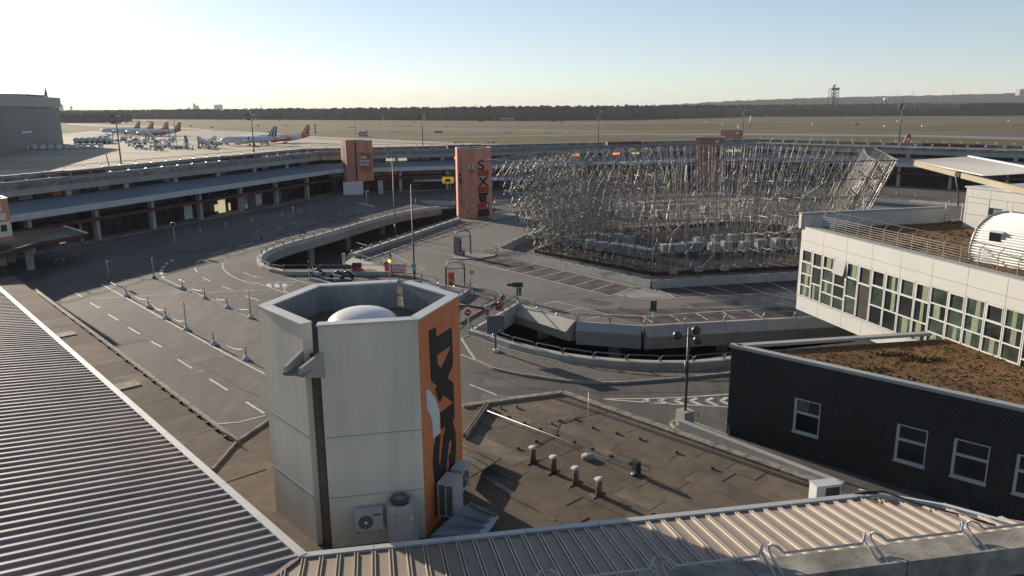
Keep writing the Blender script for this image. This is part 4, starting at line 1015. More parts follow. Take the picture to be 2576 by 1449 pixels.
# concrete parapet above the beige roof
t = thing('roof_parapet', 'weathered concrete roof parapet with tube rails in the lower right corner', 'parapet', FRe(4, 5, 8))
for i in range(7):
    u0, u1 = -6.3+i*4.25, -6.3+(i+1)*4.25-.03
    a = [FRe(u0, 3.5, 6.10), FRe(u1, 3.5, 6.10), FRe(u1, 4.42, 6.14), FRe(u0, 4.42, 6.14), FRe(u0, 3.5, 5.2), FRe(u1, 3.5, 5.2), FRe(u1, 4.42, 5.2), FRe(u0, 4.42, 5.2)]
    MB().add(a, [(0, 1, 2, 3), (0, 4, 5, 1), (1, 5, 6, 2), (3, 2, 6, 7), (0, 3, 7, 4)]).out('parapet_slab', M['concrete_d'], t)
FRe.box(MB(), -7, 24, 4.45, 7, 4.9, 5.3).out('ledge', M['bitumen'], t)
r1 = -6.3
while r1 < 19:       # rails: bar of tube bent over at both ends, two legs down to the slab face
    mb = MB(); a, b = r1+.13, r1+4.25-.13-1.6
    b = r1+2.95-.0
    rr = .035
    A_1 = lambda t_, s_, z_: FRe(t_, s_, z_)
    mb.tube([A_1(a, 4.3, 6.12), A_1(a, 3.75, 6.26), A_1(a, 3.55, 6.36), A_1(a, 3.52, 6.5), A_1(a+.03, 3.62, 6.6), A_1(a+.14, 3.75, 6.58), A_1(a+.26, 3.86, 6.46), A_1(b-.26, 3.86, 6.46), A_1(b-.14, 3.75, 6.58), A_1(b-.03, 3.62, 6.6), A_1(b, 3.52, 6.5), A_1(b, 3.55, 6.36), A_1(b, 3.75, 6.26), A_1(b, 4.3, 6.12)], rr, 8)
    mb.out('rail_segment', M['rail_l'], t)
    r1 += 2.95+.08
# ------------------------------------------------------------------ tower foot: grey box roof, air conditioners
v5 = wl(5)
def ac(name_label, L, t0, s0, z, w=.85, h=.62, d=.34, fan=True, grp='air conditioners on the tower'):
    c = L(t0+w/2, -s0-d/2, z); r_ = thing('air_conditioner', name_label, 'air conditioner', c, 0, grp)
    L.box(MB(), t0, t0+w, -s0-d, -s0, z, z+h).out('casing', M['acgrey'], r_)
    L.box(MB(), t0-.015, t0+w+.015, -s0-d-.015, -s0+.0, z+h, z+h+.03).out('lid', M['acgrey'], r_)
    if fan:
        o = L(t0+w*.38, -s0-d-.02, z+h*.48); rr = h*.36
        mb = MB(); u = Vector((L.d.x, L.d.y, 0)); zz = Vector((0, 0, 1)); nn_ = -Vector((L.n.x, L.n.y, 0))
        pts = [o+u*rr*math.cos(a)+zz*rr*math.sin(a) for a in [2*math.pi*k/20 for k in range(20)]]
        mb.add(pts+[p+nn_*-.02 for p in pts], [tuple(range(20)) if True else ()]+[(k, k+20, (k+1) % 20+20, (k+1) % 20) for k in range(20)]); mb.out('fan_grille', M['mesh'], r_)
        for k in range(1, 5): MB().tube([o+nn_*.012+u*rr*k/4.4*math.cos(a)+zz*rr*k/4.4*math.sin(a) for a in [2*math.pi*j/16 for j in range(16)]], .006, 4, closed=True).out('grille_ring', M['acgrey'], r_)
        MB().add([o+nn_*.02+u*.06*math.cos(a)+zz*.06*math.sin(a) for a in [2*math.pi*j/10 for j in range(10)]], [tuple(range(10))]).out('fan_hub', M['signwhite'], r_)
    mb = MB(); L.box(mb, t0+.05, t0+.12, -s0-d, -.0, z-.06, z-.01); L.box(mb, t0+w-.12, t0+w-.05, -s0-d, -.0, z-.06, z-.01); mb.out('bracket', M['pole'], r_)
    return r_
L4 = wl(4)
a1_ = ac('air conditioner with one fan low on the grey front wall of the big tower', L4, 1.15, .12, 4.25, .92, .68)
lettering(a1_, L4, 1.72, 4.80, .075, 'SIEMENS', M['mesh'], s=-.475)
c = L4(2.7, -.3, 4.1); t = thing('ventilation_unit', 'tall grey ventilation cabinet with fan on top beside the tower air conditioner', 'air conditioner', c)
L4.box(MB(), 2.25, 3.15, -.62, -.05, 3.6, 5.12).out('cabinet', M['acgrey'], t)
for z in (4.6,): L4.box(MB(), 2.3, 3.1, -.635, -.62, 3.75, 5.0).out('door', M['acgrey'], t)
for s in (2.235, 3.165): L4.box(MB(), s-.025, s+.025, -.66, -.60, 3.5, 5.15).out('frame_post', M['flash'], t)
for z in (4.35, 4.75, 3.62): L4.box(MB(), 2.45, 2.47, -.65, -.635, z, z+.1).out('latch', M['black'], t)
L4.box(MB(), 2.95, 3.06, -.65, -.635, 4.6, 4.7).out('label', M['signwhite'], t)
cc = L4(2.66, -.33, 0); MB().lathe([(.30, 5.12), (.32, 5.3), (.27, 5.34)], (cc.x, cc.y, 0), 20).out('fan_housing', M['mesh'], t)
for k in range(1, 5): MB().tube([(cc.x+.065*k*math.cos(a), cc.y+.065*k*math.sin(a), 5.36) for a in [2*math.pi*j/18 for j in range(18)]], .008, 4, closed=True).out('grille_ring', M['acgrey'], t)
L5 = wl(5)
b2 = ac('bulky air conditioner with slatted side at the foot of the orange wall', L5, .75, .15, 3.95, .85, 1.25, .62, False)
mb = MB()
for i in range(14):
    for j in range(2): L5.box(mb, .72, .75, -.72+.28*j, -.5+.28*j, 4.02+i*.082, 4.07+i*.082)
mb.out('side_louvre', M['mesh'], b2)
b3 = ac('smaller air conditioner with round fan, right of the bulky one on the orange wall', L5, 1.95, .15, 4.3, .8, .85, .45, True)
# folded metal box roof at the tower foot
q1, q2, q3, q4 = P(1085, 1345, CZ+.3), P(1175, 1268, CZ+1.0), P(1245, 1300, CZ+.35), P(1215, 1345, CZ+.1)
t = thing('hatch_roof', 'small blue grey folded metal roof between the tower and the beige roof', 'metal roof', q2)
up = [q1, q2, q3, q4]; dn = [Vector((p.x, p.y, CZ-.02)) for p in up]
MB().add(up+dn, [(0, 3, 2, 1), (1, 2, 6, 5), (2, 3, 7, 6), (3, 0, 4, 7), (0, 1, 5, 4)]).out('sheet', M['roof_b'], t)
for u in (.33, .66): MB().beam(q1.lerp(q2, u)+Vector((0, 0, .03)), q4.lerp(q3, u)+Vector((0, 0, .03)), .05, .05).out('seam', M['roof_b'], t)
MB().beam(q3+Vector((0, 0, .04)), q4+Vector((0, 0, .04)), .3, .05).out('edge_sheet', M['metal_l'], t)
MB().beam(q2+Vector((0.1, 0, 0.02)), q3+Vector((0.1, 0, 0.02)), .1, .08).out('edge_strip', M['coping'], t)
# white air conditioner at the right end of the flat roof
Lw = Line(P(2045, 1240, CZ)[:2], ang=10)
q = P(2053, 1252, 4.2); Lw = Line((q.x, q.y), ang=12)
r_ = thing('air_conditioner', 'white air conditioner behind the beige roof next to the black building', 'air conditioner', (q.x, q.y, 4.2))
Lw.box(MB(), 0, .98, 0, .45, 3.95, 4.60).out('casing', M['vehwhite'], r_); Lw.box(MB(), .38, .93, -.02, 0, 4.0, 4.53).out('fan_grille', M['mesh'], r_); Lw.box(MB(), -.02, 1.0, -.03, .48, 4.60, 4.64).out('lid', M['white2'], r_)
Lw.box(MB(), .1, .9, .1, .4, CZ, 3.95).out('stand', M['pole'], r_)
# left corner canopy beyond the near roof
cp_ = G(3.5, (218, 588), (162, 570), (-60, 596), (-60, 650), (0, 639), (96, 610))
t = thing('corner_canopy', 'low entrance canopy at the left edge, its pointed end catching the sun', 'canopy', cp_[2])
MB().prism([(p.x, p.y) for p in cp_], 3.0, 3.5).out('canopy_slab', M['redband'], t)
MB().prism([(p.x, p.y) for p in cp_], 3.504, 3.53).out('canopy_felt', M['bitumen2'], t)
MB().beam(cp_[0]+Vector((0, 0, .08)), cp_[1]+Vector((0, 0, .08)), .3, .12).out('coping', M['flash'], t)
mb = MB(); 
for a, b in ((0, 5), (5, 4), (4, 3)): mb.beam(cp_[a]+Vector((0, 0, .05)), cp_[b]+Vector((0, 0, .05)), .15, .08)
mb.out('coping', M['coping'], t)
for x, y in ((79, 678), (8, 668), (30, 660), (208, 610)):
    b = P(x, y); MB().box((b.x, b.y, 1.5), (.75, .75, 3.0) if x < 200 else (.3, .3, 3), R(25)).out('column', M['concrete'], t)
MB().prism([(p.x, p.y) for p in G(0, (-200, 660), (-200, 560), (150, 600), (150, 618))], .1, 3.0).out('entrance_wall', M['shop'], t)
# ------------------------------------------------------------------ black brick building
BZ = 5.3
b0 = P(1840, 866, BZ); bl = P(2576, 1026, BZ); Lb = Line((b0.x, b0.y), (bl.x, bl.y))      # left normal points to the inside (away)
blen = 19.5
bb = P(2335, 834, BZ); Lk = Line((b0.x, b0.y), (bb.x, bb.y))
bk = thing('brick_building', 'dark brick office block with brown sedum roof in front of the white building', 'building', (b0.x+4, b0.y, 0))
e1 = Lb(blen, 0); e2 = Lb(blen, 12); k1 = Lk(Lk.len+1.5, 0)
body = [(b0.x, b0.y), (e1.x, e1.y), (e2.x+3, e2.y+3), (k1.x, k1.y)]
inset = Lb(0.02, .13)
MB().prism([Lb(.13, .13)[:2], Lb(blen, .13)[:2], (e2.x+3, e2.y+3), (k1.x, k1.y-.15), Lk(.16, -.1)[:2]], -.2, BZ-.45).out('wall', M['mortar'], bk)
# windows: px of left-top, right-bottom on the wall plane
def onwall(L, s, px, py):
    r = FW+RT*((px-CX)/FPX)-UP*((py-CY)/FPX); n = L.n; A_ = L.A+L.n*s
    tt = (A_.x*n.x+A_.y*n.y)/(r.x*n.x+r.y*n.y); p = Vector((r.x*tt, r.y*tt, CAMH+r.z*tt))
    return (Vector((p.x, p.y))-L.A).dot(L.d), p.z
wins = []
for (x0, y0), (x1, y1) in (((2001, 994), (2059, 1090)), ((2258, 1066), (2324, 1178)), ((2401, 1108), (2478, 1224)), ((2558, 1155), (2640, 1290))):
    t0, z1 = onwall(Lb, 0, x0, y0); t1, z0 = onwall(Lb, 0, x1, y1); wins.append((t0, t1))
wz1 = sum(onwall(Lb, 0, x, y)[1] for x, y in ((2001, 994), (2258, 1066), (2401, 1108)))/3
wz0 = sum(onwall(Lb, 0, x, y)[1] for x, y in ((2059, 1092), (2324, 1180), (2478, 1226)))/3
wlab = ['leftmost window, lit green blinds behind it', None, None, None]
for i, (t0, t1) in enumerate(wins):
    w = Lb.box(MB(), t0, t1, .02, .12, wz0, wz1)
    fr = MB()
    for a, b, c, d in ((t0, t0+.12, wz0, wz1), (t1-.05, t1, wz0, wz1)): Lb.box(fr, a, b, -.03, .06, c, d)
    zm = wz0+(wz1-wz0)*.60
    for c, d in ((wz0, wz0+.09), (wz1-.05, wz1), (zm-.06, zm+.06)): Lb.box(fr, t0+.12, t1-.05, -.03, .06, c, d)
    f = fr.out('window', M['flash'], bk, label=wlab[i])
    for nm, c, d, m in (('lower_pane', wz0+.09, zm-.06, 'glass'), ('upper_pane', zm+.06, wz1-.05, 'glass')): Lb.box(MB(), t0+.12, t1-.05, .07, .10, c, d).out(nm, M[m], f)
    Lb.box(MB(), t0-.03, t1+.03, -.1, .1, wz0-.06, wz0).out('sill', M['flash'], f)
    if i == 0:
        for k in range(7): Lb.box(MB(), t0+.16+k*.085, t0+.20+k*.085, .06, .07, zm+.1, wz1-.1).out('blind_slat', M['curtain'], f)
# bricks: 300 nearest as objects, the rest joined
bh, bw = .105, .36; rows = int((BZ+.2)/bh)
me = piece(MB().box((0, 0, 0), (bw-.016, .12, bh-.014)), 'brick', M['brick'])
allb = []; cutb = []
for r_ in range(rows):
    z = BZ-.17-(r_+.5)*bh
    if z < -.1: break
    t = -.0+(bw/2 if r_ % 2 else 0)
    while t < blen:
        a, b = t, t+bw
        hit = any(z-bh/2 < wz1 and z+bh/2 > wz0 and b > t0 and a < t1 for t0, t1 in wins)
        if not hit and a > -.01: allb.append((t+bw/2, z))
        elif hit:
            for t0, t1 in wins:
                if z-bh/2 < wz1 and z+bh/2 > wz0 and b > t0 and a < t1:
                    if a < t0-.03: cutb.append((a, t0, z))
                    if b > t1+.03: cutb.append((t1, b, z))
        t += bw
rb_ = random.Random(5)
allb.sort(key=lambda q: (Lb(q[0])-Vector((0, 0, 0))).length+abs(q[1]-3)*.2 if pxof(Lb(q[0], 0, q[1]))[0] < 2576 and pxof(Lb(q[0], 0, q[1]))[1] < 1330 else 999)
st = MB()
for a, b, z in cutb: Lb.box(st, a+.006, b-.006, .005, .125, z-bh/2+.007, z+bh/2-.007)
for i, (t, z) in enumerate(allb):
    s = .065+rb_.uniform(-.003, .003)
    if i < 300: place(me, 'brick', bk, Lb(t, s, z), Lb.ang)
    else: Lb.box(st, t-bw/2+.008, t+bw/2-.008, s-.06, s+.06, z-bh/2+.007, z+bh/2-.007)
for r_ in range(rows):   # short return on the left corner
    z = BZ-.17-(r_+.5)*bh
    if z < -.1: break
    if r_ % 2: Lb.box(st, .005, bw/2-.008, .005, .125, z-bh/2+.007, z+bh/2-.007)
    for k in range(4): Lk.box(st, .16+k*bw, .16+(k+1)*bw-.016, -.10, .0, z-bh/2+.007, z+bh/2-.007)
st.out('brickwork', M['brick'], bk, kind='stuff')
cp2 = MB(); n = 5
for i in range(n):
    a, b = Lb(-.1+i*4., .12, BZ-.08), Lb(-.1+(i+1)*4.-.02, .12, BZ-.08); MB().beam(a, b, .42, .16).out('coping', M['concrete_b'], bk)
for i in range(3):
    a, b = Lk(.3+i*(Lk.len-.3)/3, -.12, BZ-.08), Lk(.3+(i+1)*(Lk.len-.3)/3-.02, -.12, BZ-.08); MB().beam(a, b, .42, .16).out('coping', M['concrete_b'], bk)
def sedum(parent, poly, z, n, size, seed, name='sedum'):
    MB().prism(poly, z-.1, z).out(name+'_bed', M['sedum'], parent)
    r_ = random.Random(seed); mb = MB(); xs = [p[0] for p in poly]; ys = [p[1] for p in poly]
    def ins(x, y):
        c = False; j = len(poly)-1
        for i in range(len(poly)):
            xi, yi = poly[i]; xj, yj = poly[j]
            if (yi > y) != (yj > y) and x < (xj-xi)*(y-yi)/(yj-yi)+xi: c = not c
            j = i
        return c
    k = 0
    cl = [(r_.uniform(min(xs), max(xs)), r_.uniform(min(ys), max(ys)), r_.uniform(.3, 1.2)) for _ in range(26)]
    while k < n:
        if r_.random() < .45:
            c_ = r_.choice(cl); x = r_.gauss(c_[0], c_[2]); y = r_.gauss(c_[1], c_[2]*.4); hh = 2.2
        else: x, y = r_.uniform(min(xs), max(xs)), r_.uniform(min(ys), max(ys)); hh = 1
        k += 1
        if not ins(x, y): continue
        s = size*r_.uniform(.5, 1.5); a = r_.uniform(0, 6.28)
        dx, dy = math.cos(a)*s, math.sin(a)*s; h = s*hh*r_.uniform(.3, 1.0)
        mb.add([(x-dx, y-dy, z), (x+dx, y+dy, z), (x+dy*.4, y-dx*.4, z+h), (x-dy*.5, y+dx*.5, z+h*.4)], [(0, 1, 2), (1, 0, 3)])
    mb.out(name+'_tufts', M['sedum_hi'], parent, kind='stuff')
si = [Lb(.5, .55)[:2], Lb(blen, .55)[:2], (e2.x+3, e2.y+3), (k1.x, k1.y-.5), Lk(.8, -.55)[:2]]
sedum(bk, si, BZ-.35, 20000, .065, 4)

# ------------------------------------------------------------------ white office building
WZ0, WZ1 = 3.0, 9.25
wc = Vector((21.5, 56.5)); Lf = Line(wc, ang=-77.0)     # facade, left normal points away from the camera side (to the right)
wb_ = thing('white_building', 'white panelled office building with a long ribbon of windows and railed roof at the right', 'building', (wc.x, wc.y, WZ0))
FLn = 26.0
bk2 = [Lf(.12, .12)[:2], Lf(FLn, .12)[:2], Lf(FLn, 20)[:2], Lf(.12, 20)[:2]]
MB().prism([Lf(.3, .35)[:2], Lf(FLn, .35)[:2], Lf(FLn, 20)[:2], Lf(.3, 20)[:2]], WZ0+.05, WZ1-.3).out('core', M['dark'], wb_)
def fz(px, py): return onwall(Lf, 0, px, py)
# facade heights measured at the left corner
zA = 8.2; zB = fz(2019, 622)[1]; zC = fz(2010, 735)[1]; zS = zB
print('white', fz(2010, 572), fz(2010, 622), fz(2005, 735), fz(2003, 775), fz(2576, 787), fz(2576, 910), fz(2337, 839))
def fx(px, z):
    lo, hi = -2.0, 30.0
    for _ in range(40):
        m_ = (lo+hi)/2
        if pxof(Lf(m_, 0, z))[0] < px: lo = m_
        else: hi = m_
    return lo
zT = WZ1
zW1 = 7.55; zW0 = 4.95      # window band
zM = 8.05
zl_ = fz(2010, 622)[1]; zW1 = zl_
zW0 = fz(2001, 738)[1]+.0
bnd = [0.0]+[fx(1916.7+.2563*x, 8.5) for x in (605, 835, 1085, 1365, 1672, 2018, 2405)]+[FLn-6, FLn]
for a, b in zip(bnd, bnd[1:]):
    Lf.box(MB(), a+.012, b-.012, 0, .12, zW1+.62, zT).out('cladding_panel', M['white'], wb_)
    Lf.box(MB(), a+.012, b-.012, 0, .12, zW1+.02, zW1+.60).out('cladding_panel', M['white'], wb_)
zb1 = zW0-.03
mid = zb1-.95
bn2 = [0.0]+[fx(1916.7+.2563*x, 4.0) for x in (550, 780)]
stepx = bn2[-1]
low = bn2+[stepx+2.1, stepx+4.2, stepx+6.5, stepx+9, stepx+12, FLn]
zstep = zb1+.0
for i, (a, b) in enumerate(zip(low, low[1:])):
    if i < 2: Lf.box(MB(), a+.012, b-.012, 0, .12, WZ0, zb1).out('cladding_panel', M['white'], wb_)
    else:
        Lf.box(MB(), a+.012, b-.012, 0, .12, WZ0+.9, zb1+(.0)).out('cladding_panel', M['white'], wb_)
        Lf.box(MB(), a+.012, b-.012, 0, .12, WZ0, WZ0+.88).out('cladding_panel', M['white'], wb_)
# windows: columns from survey of the top row
wx = [400, 505, 605, 722, 838, 958, 1088, 1222, 1365, 1515, 1665, 1840, 2010, 2205, 2395]
we = [fx(1916.7+.2563*x, zW1) for x in wx]
while we[-1] < FLn-1: we.append(we[-1]+(we[-1]-we[-2]))
rw = random.Random(2)
h_ = zW1-zW0
for i, (a, b) in enumerate(zip(we, we[1:])):
    a += .03; b -= .03
    fr = MB()
    Lf.box(fr, a, a+.05, -.02, .10, zW0, zW1); Lf.box(fr, b-.05, b, -.02, .10, zW0, zW1)
    rowsz = [zW1, zW1-h_*.27, zW1-h_*.52, zW1-h_*.76, zW0] if i in (0, 2, 3, 10, 11, 12, 13, 14) else [zW1, zW1-h_*.30, zW1-h_*.66, zW0]
    if i == 5: rowsz = [zW1, zW1-h_*.34, zW0]
    for z in rowsz: Lf.box(fr, a+.05, b-.05, -.02, .10, max(zW0, z-.035), min(zW1, z+.035))
    fro = fr.out('window_frame', M['frame'], wb_)
    for j in range(len(rowsz)-1):
        g = 'glass_g' if rw.random() < .6 else 'glass'
        if i == 5 and j == 1: g = 'dark'
        p_ = Lf.box(MB(), a+.05, b-.05, .04, .06, rowsz[j+1]+.035, rowsz[j]-.035).out('pane', M[g], fro)
        if rw.random() < .45 and g != 'dark':
            u = rw.uniform(.1, .45)*(b-a); Lf.box(MB(), a+.08+u, a+.08+u+(b-a)*rw.uniform(.2, .4), .03, .037, rowsz[j+1]+.05, rowsz[j]-.05).out('curtain', M['curtain'], fro)
    if i not in (10, 12, 14):   # opening light frame in the top row
        fr = MB(); z0, z1 = rowsz[1]+.04, zW1-.04
        for q_ in ((a+.07, a+.12, z0, z1), (b-.12, b-.07, z0, z1), (a+.12, b-.12, z0, z0+.05), (a+.12, b-.12, z1-.05, z1)): Lf.box(fr, q_[0], q_[1], -.04, .0, q_[2], q_[3])
        fr.out('opening_light', M['white2'], fro)
fl = MB(); z0 = zW1-h_*.30; a, b = we[3]+.06, we[4]-.06     # tilted open pane
fl.add([Lf(a, -.02, zW1-.02), Lf(b, -.02, zW1-.02), Lf(b, -.22, z0+.02), Lf(a, -.22, z0+.02), Lf(a, .0, zW1-.0), Lf(b, .0, zW1-.0), Lf(b, -.20, z0-.0), Lf(a, -.20, z0-.0)], [(0, 3, 2, 1), (4, 5, 6, 7), (0, 1, 5, 4), (2, 3, 7, 6)]); fl.out('open_pane', M['vehgrey'], wb_)
Lf.box(MB(), 0, we[0]-.0, 0, .12, zW0, zW1).out('corner_post', M['white'], wb_)
Lf.box(MB(), -.02, FLn, -.06, .02, zb1-.04, zb1+.0).out('window_sill', M['flash'], wb_)
# end face with louvres
Le = Line(Lf(0, 0)[:2], ang=-77+90)
Le.box(MB(), .12, 14, 0, .1, zW1, zT).out('end_panel', M['white'], wb_); Le.box(MB(), .12, 14, 0, .1, WZ0, zW0).out('end_panel', M['white'], wb_)
Le.box(MB(), .12, 14, .2, .25, zW0, zW1).out('end_backing', M['dark'], wb_)
Lo = Line(Lf(0, 0)[:2], ang=-77-90)
mb = MB()
for k in range(22): Lf.box(mb, -.10, .0, .05, 3, zW0+.03+k*(h_/22), zW0+.07+k*(h_/22))
mb.out('louvre', M['flash'], wb_, kind='stuff')
# roof, dark coping, sedum, north parapet with blue shaded panels
MB().prism([Lf(0, 0)[:2], Lf(FLn, 0)[:2], Lf(FLn, .70)[:2], Lf(0, .70)[:2]], zT, zT+.07).out('roof_coping', M['concrete_b'], wb_)
sedum(wb_, [Lf(.5, .45)[:2], Lf(FLn, .45)[:2], Lf(FLn, 20)[:2], Lf(.5, 20)[:2]], zT-.1, 9000, .09, 9)
NZ = Zat(wc.x, wc.y, 535)
nn0 = P(2014, 535, NZ); nn1 = P(2376, 519, NZ); Ln_ = Line((nn0.x, nn0.y), (nn1.x, nn1.y))
npn = [0, .55, 4.2, 8.2, 12.2, Ln_.len*.0+16.2]
t_ = [0]+[Ln_.tof((P(x, 540, NZ)).xy) for x in (2058,)]
bnds = [0, .8]+[Ln_.len*u for u in (.19, .35, .56, .76, 1.0)]
for a, b in zip(bnds, bnds[1:]): Ln_.box(MB(), a+.012, b-.012, -.14, .14, zT-.1, NZ-.12).out('upstand_panel', M['white'], wb_)
Ln_.box(MB(), 0, Ln_.len, -.2, .2, NZ-.12, NZ).out('upstand_coping', M['concrete_b'], wb_)
Lf.box(MB(), -.15, .35, -.02, .5, zT+.07, NZ-.13).out('corner_upstand', M['white'], wb_)
# roof railing: posts, six thin wires and an outward leaning top rail
rl2 = thing('roof_railing', 'long thin barred railing with outward leaning top rail along the white building roof', 'railing', Lf(2, .9, zT))
a0r, a1r = 1.2, FLn-1
k = 0; t_ = a0r
while t_ < a1r:
    MB().beam(Lf(t_, .9, zT), Lf(t_, .9, zT+.95), .045, .03).out('post', M['railw'], rl2)
    MB().beam(Lf(t_, .9, zT+.93), Lf(t_, 1.25, zT+1.22), .04, .03).out('post_arm', M['railw'], rl2)
    t_ += 1.28
for j in range(6): MB().tube([Lf(a0r, .9, zT+.12+j*.15), Lf(a1r, .9, zT+.12+j*.15)], .016, 5).out('bar', M['railw'], rl2)
MB().tube([Lf(a0r-.1, .95, zT+.95), Lf(a0r, 1.25, zT+1.23), Lf(a1r, 1.25, zT+1.23)], .028, 6).out('top_rail', M['railw'], rl2)
c = P(2375, 554, zT+.05); d_ = P(2425, 552, zT+.05); Lg2 = Line((c.x, c.y), (d_.x, d_.y))
rg = thing('roof_railing', 'short five bar railing between the blue shaded wall and the white penthouse', 'railing', c)
for j in range(5): MB().tube([Lg2(0, 0, zT+.15+j*.24), Lg2(Lg2.len, 0, zT+.15+j*.24)], .028, 5).out('bar', M['pole_l'], rg)
for u in (0.03, Lg2.len*.85): MB().beam(Lg2(u, 0, zT), Lg2(u, 0, zT+1.3), .08, .06).out('post', M['pole_l'], rg)
MB().tube([Lg2(0, 0, zT+1.25), Lg2(.6, .3, zT+1.55), Lg2(Lg2.len, .3, zT+1.55)], .03, 5).out('top_rail', M['pole_l'], rg)
# lamp on the blue wall
q = P(2167, 552, NZ-.9); lm = thing('wall_lamp', 'bent white lamp arm with box fixed to the blue shaded roof wall', 'lamp', q)
MB().tube([(q.x, q.y-.15, NZ-.6), (q.x, q.y-.15, NZ+.6), (q.x-.15, q.y-.1, NZ+1.3), (q.x-.7, q.y, NZ+1.55)], .055, 7).out('arm', M['white2'], lm)
MB().box((q.x, q.y-.25, NZ-.6), (.42, .2, .5)).out('box', M['signwhite'], lm); MB().box((q.x-.72, q.y, NZ+1.5), (.35, .16, .1)).out('lamp_head', M['white2'], lm)
MB().tube([(q.x, q.y-.25, NZ-.85), (q.x-.03, q.y-.3, NZ-1.2), (q.x-.1, q.y-.3, zT)], .03, 5).out('cable', M['pole'], lm)
# penthouse
PZ = 12.1
p0 = P(2420, 570, zT-.1); pl0 = Line((p0.x, p0.y), ang=-66)
def pzt(px, py): return Zat(p0.x, p0.y, py)
PZ = Zat(p0.x, p0.y, 468)
ph = thing('penthouse', 'white panelled penthouse with recessed door and louvre, below the canopy at the right edge', 'penthouse', (p0.x, p0.y, zT))
ph_end = P(2500, 588, zT-.1)
Lp = Line((p0.x, p0.y), ang=-73)
def pbox(t0, t1, z0, z1, name='cladding_panel', m='white', s0=0, s1=.12): return Lp.box(MB(), t0+.012, t1-.012, s0, s1, z0+.012, z1-.012).out(name, M[m], ph)
H_ = PZ-zT
def pt(px, py):
    return onwall(Lp, 0, px, py)
T = [pt(x, 475)[0] for x in (2424, 2449, 2495, 2540, 2555, 2600, 2660)]
print('ph', T, PZ)
MB().prism([Lp(.1, .15)[:2], Lp(T[6], .15)[:2], Lp(T[6], 9)[:2], Lp(.1, 9)[:2]], zT-.2, PZ-.05).out('core', M['render_in'], ph)
zc = PZ-.75
for a, b in ((0, T[1]), (T[1], T[2]), (T[2], T[5]), (T[5], T[6])): pbox(a, b, zc, PZ-.1)
for z0, z1 in ((zT-.15, zT+.9), (zT+.9, zT+1.75), (zT+1.75, zc)):
    pbox(0, T[0+1]*.35, z0, z1); pbox(T[1]*.35, T[2]*.98, z0, z1)
pbox(T[2], T[3], zc-.6, zc); pbox(T[2]+.02, T[2]+.9, zT-.1, zc-.6, 'door_recess', 'render_in', .5, .6); pbox(T[3]-.35, T[3], zT-.1, zc-.6); pbox(T[3], T[4], zT-.1, zc)
pbox(T[4], T[5], zc-.6, zc); pbox(T[4], T[5], zT-.1, zc-.6, 'louvre_back', 'dark', .15, .2)
mb = MB()
for k in range(16): Lp.box(mb, T[4]+.05, T[5]-.02, .02, .12, zT+.2+k*.13, zT+.25+k*.13)
mb.out('louvre', M['flash'], ph, kind='stuff')
pbox(T[5], T[6], zT-.1, zc)
MB().prism([Lp(-.1, -.08)[:2], Lp(T[6], -.08)[:2], Lp(T[6], 9)[:2], Lp(-.1, 9)[:2]], PZ-.1, PZ).out('roof', M['metal_l'], ph)
# left side face of penthouse
Lq = Line(Lp(0, 0)[:2], ang=17)
Lq.box(MB(), .13, 6, .0, .1, zT-.15, PZ-.1).out('side_panel', M['white'], ph)
# barrel vaulted building, ribbed white sheet
bc = thing('barrel_vault', 'white corrugated barrel vaulted roof building with one small window at the right edge', 'building', P(2540, 680, zT))
A0 = P(2443, 655, zT-.1); Lv = Line((A0.x, A0.y), ang=-66); Lc = Line((A0.x, A0.y), ang=24)
sv = [(1916.7+.2563*x, 511+.2563*y) for x, y in ((2050, 560), (2046, 480), (2060, 400), (2085, 320), (2125, 240), (2185, 180), (2250, 130), (2330, 104), (2420, 93))]
pv = [onwall(Lc, 0, x, y) for x, y in sv]
print('vault', pv)
pv = [(pv[0][0], zT-.1)]+pv
k = len(pv); VL = 11
MB().add([Lv(0, s_, z) for s_, z in pv]+[Lv(VL, s_, z) for s_, z in pv], [(k+i, k+i+1, i+1, i) for i in range(k-1)]).out('vault', M['metal_l'], bc)
MB().add([Lv(0, pv[-1][0], pv[-1][1]), Lv(VL, pv[-1][0], pv[-1][1]), Lv(VL, pv[-1][0]+5, pv[-1][1]-1), Lv(0, pv[-1][0]+5, pv[-1][1]-1)], [(0, 1, 2, 3)]).out('roof', M['metal_l'], bc)
acc = 0; tot = sum(math.hypot(b_[0]-a_[0], b_[1]-a_[1]) for a_, b_ in zip(pv, pv[1:])); step = .155; need = .05
for (s0, z0), (s1, z1) in zip(pv, pv[1:]):
    L_ = math.hypot(s1-s0, z1-z0)
    while need < acc+L_:
        u = (need-acc)/L_; s_, z_ = s0+(s1-s0)*u, z0+(z1-z0)*u
        MB().tube([Lv(0.02, s_-.02, z_), Lv(VL, s_-.02, z_)], .05, 6).out('corrugation', M['white2'], bc); need += step
    acc += L_
MB().tube([Lv(-.02, s_, z+.02) for s_, z in pv], .09, 6).out('edge_trim', M['pole_l'], bc)
t0, z1 = onwall(Lv, .05, 2494, 583); t1, z0 = onwall(Lv, .05, 2519, 612)
f = Lv.box(MB(), t0-.06, t1+.06, -.05, .3, z0-.06, z1+.06).out('window', M['frame'], bc); Lv.box(MB(), t0, t1, -.09, -.05, z0, z1).out('pane', M['glass'], f)
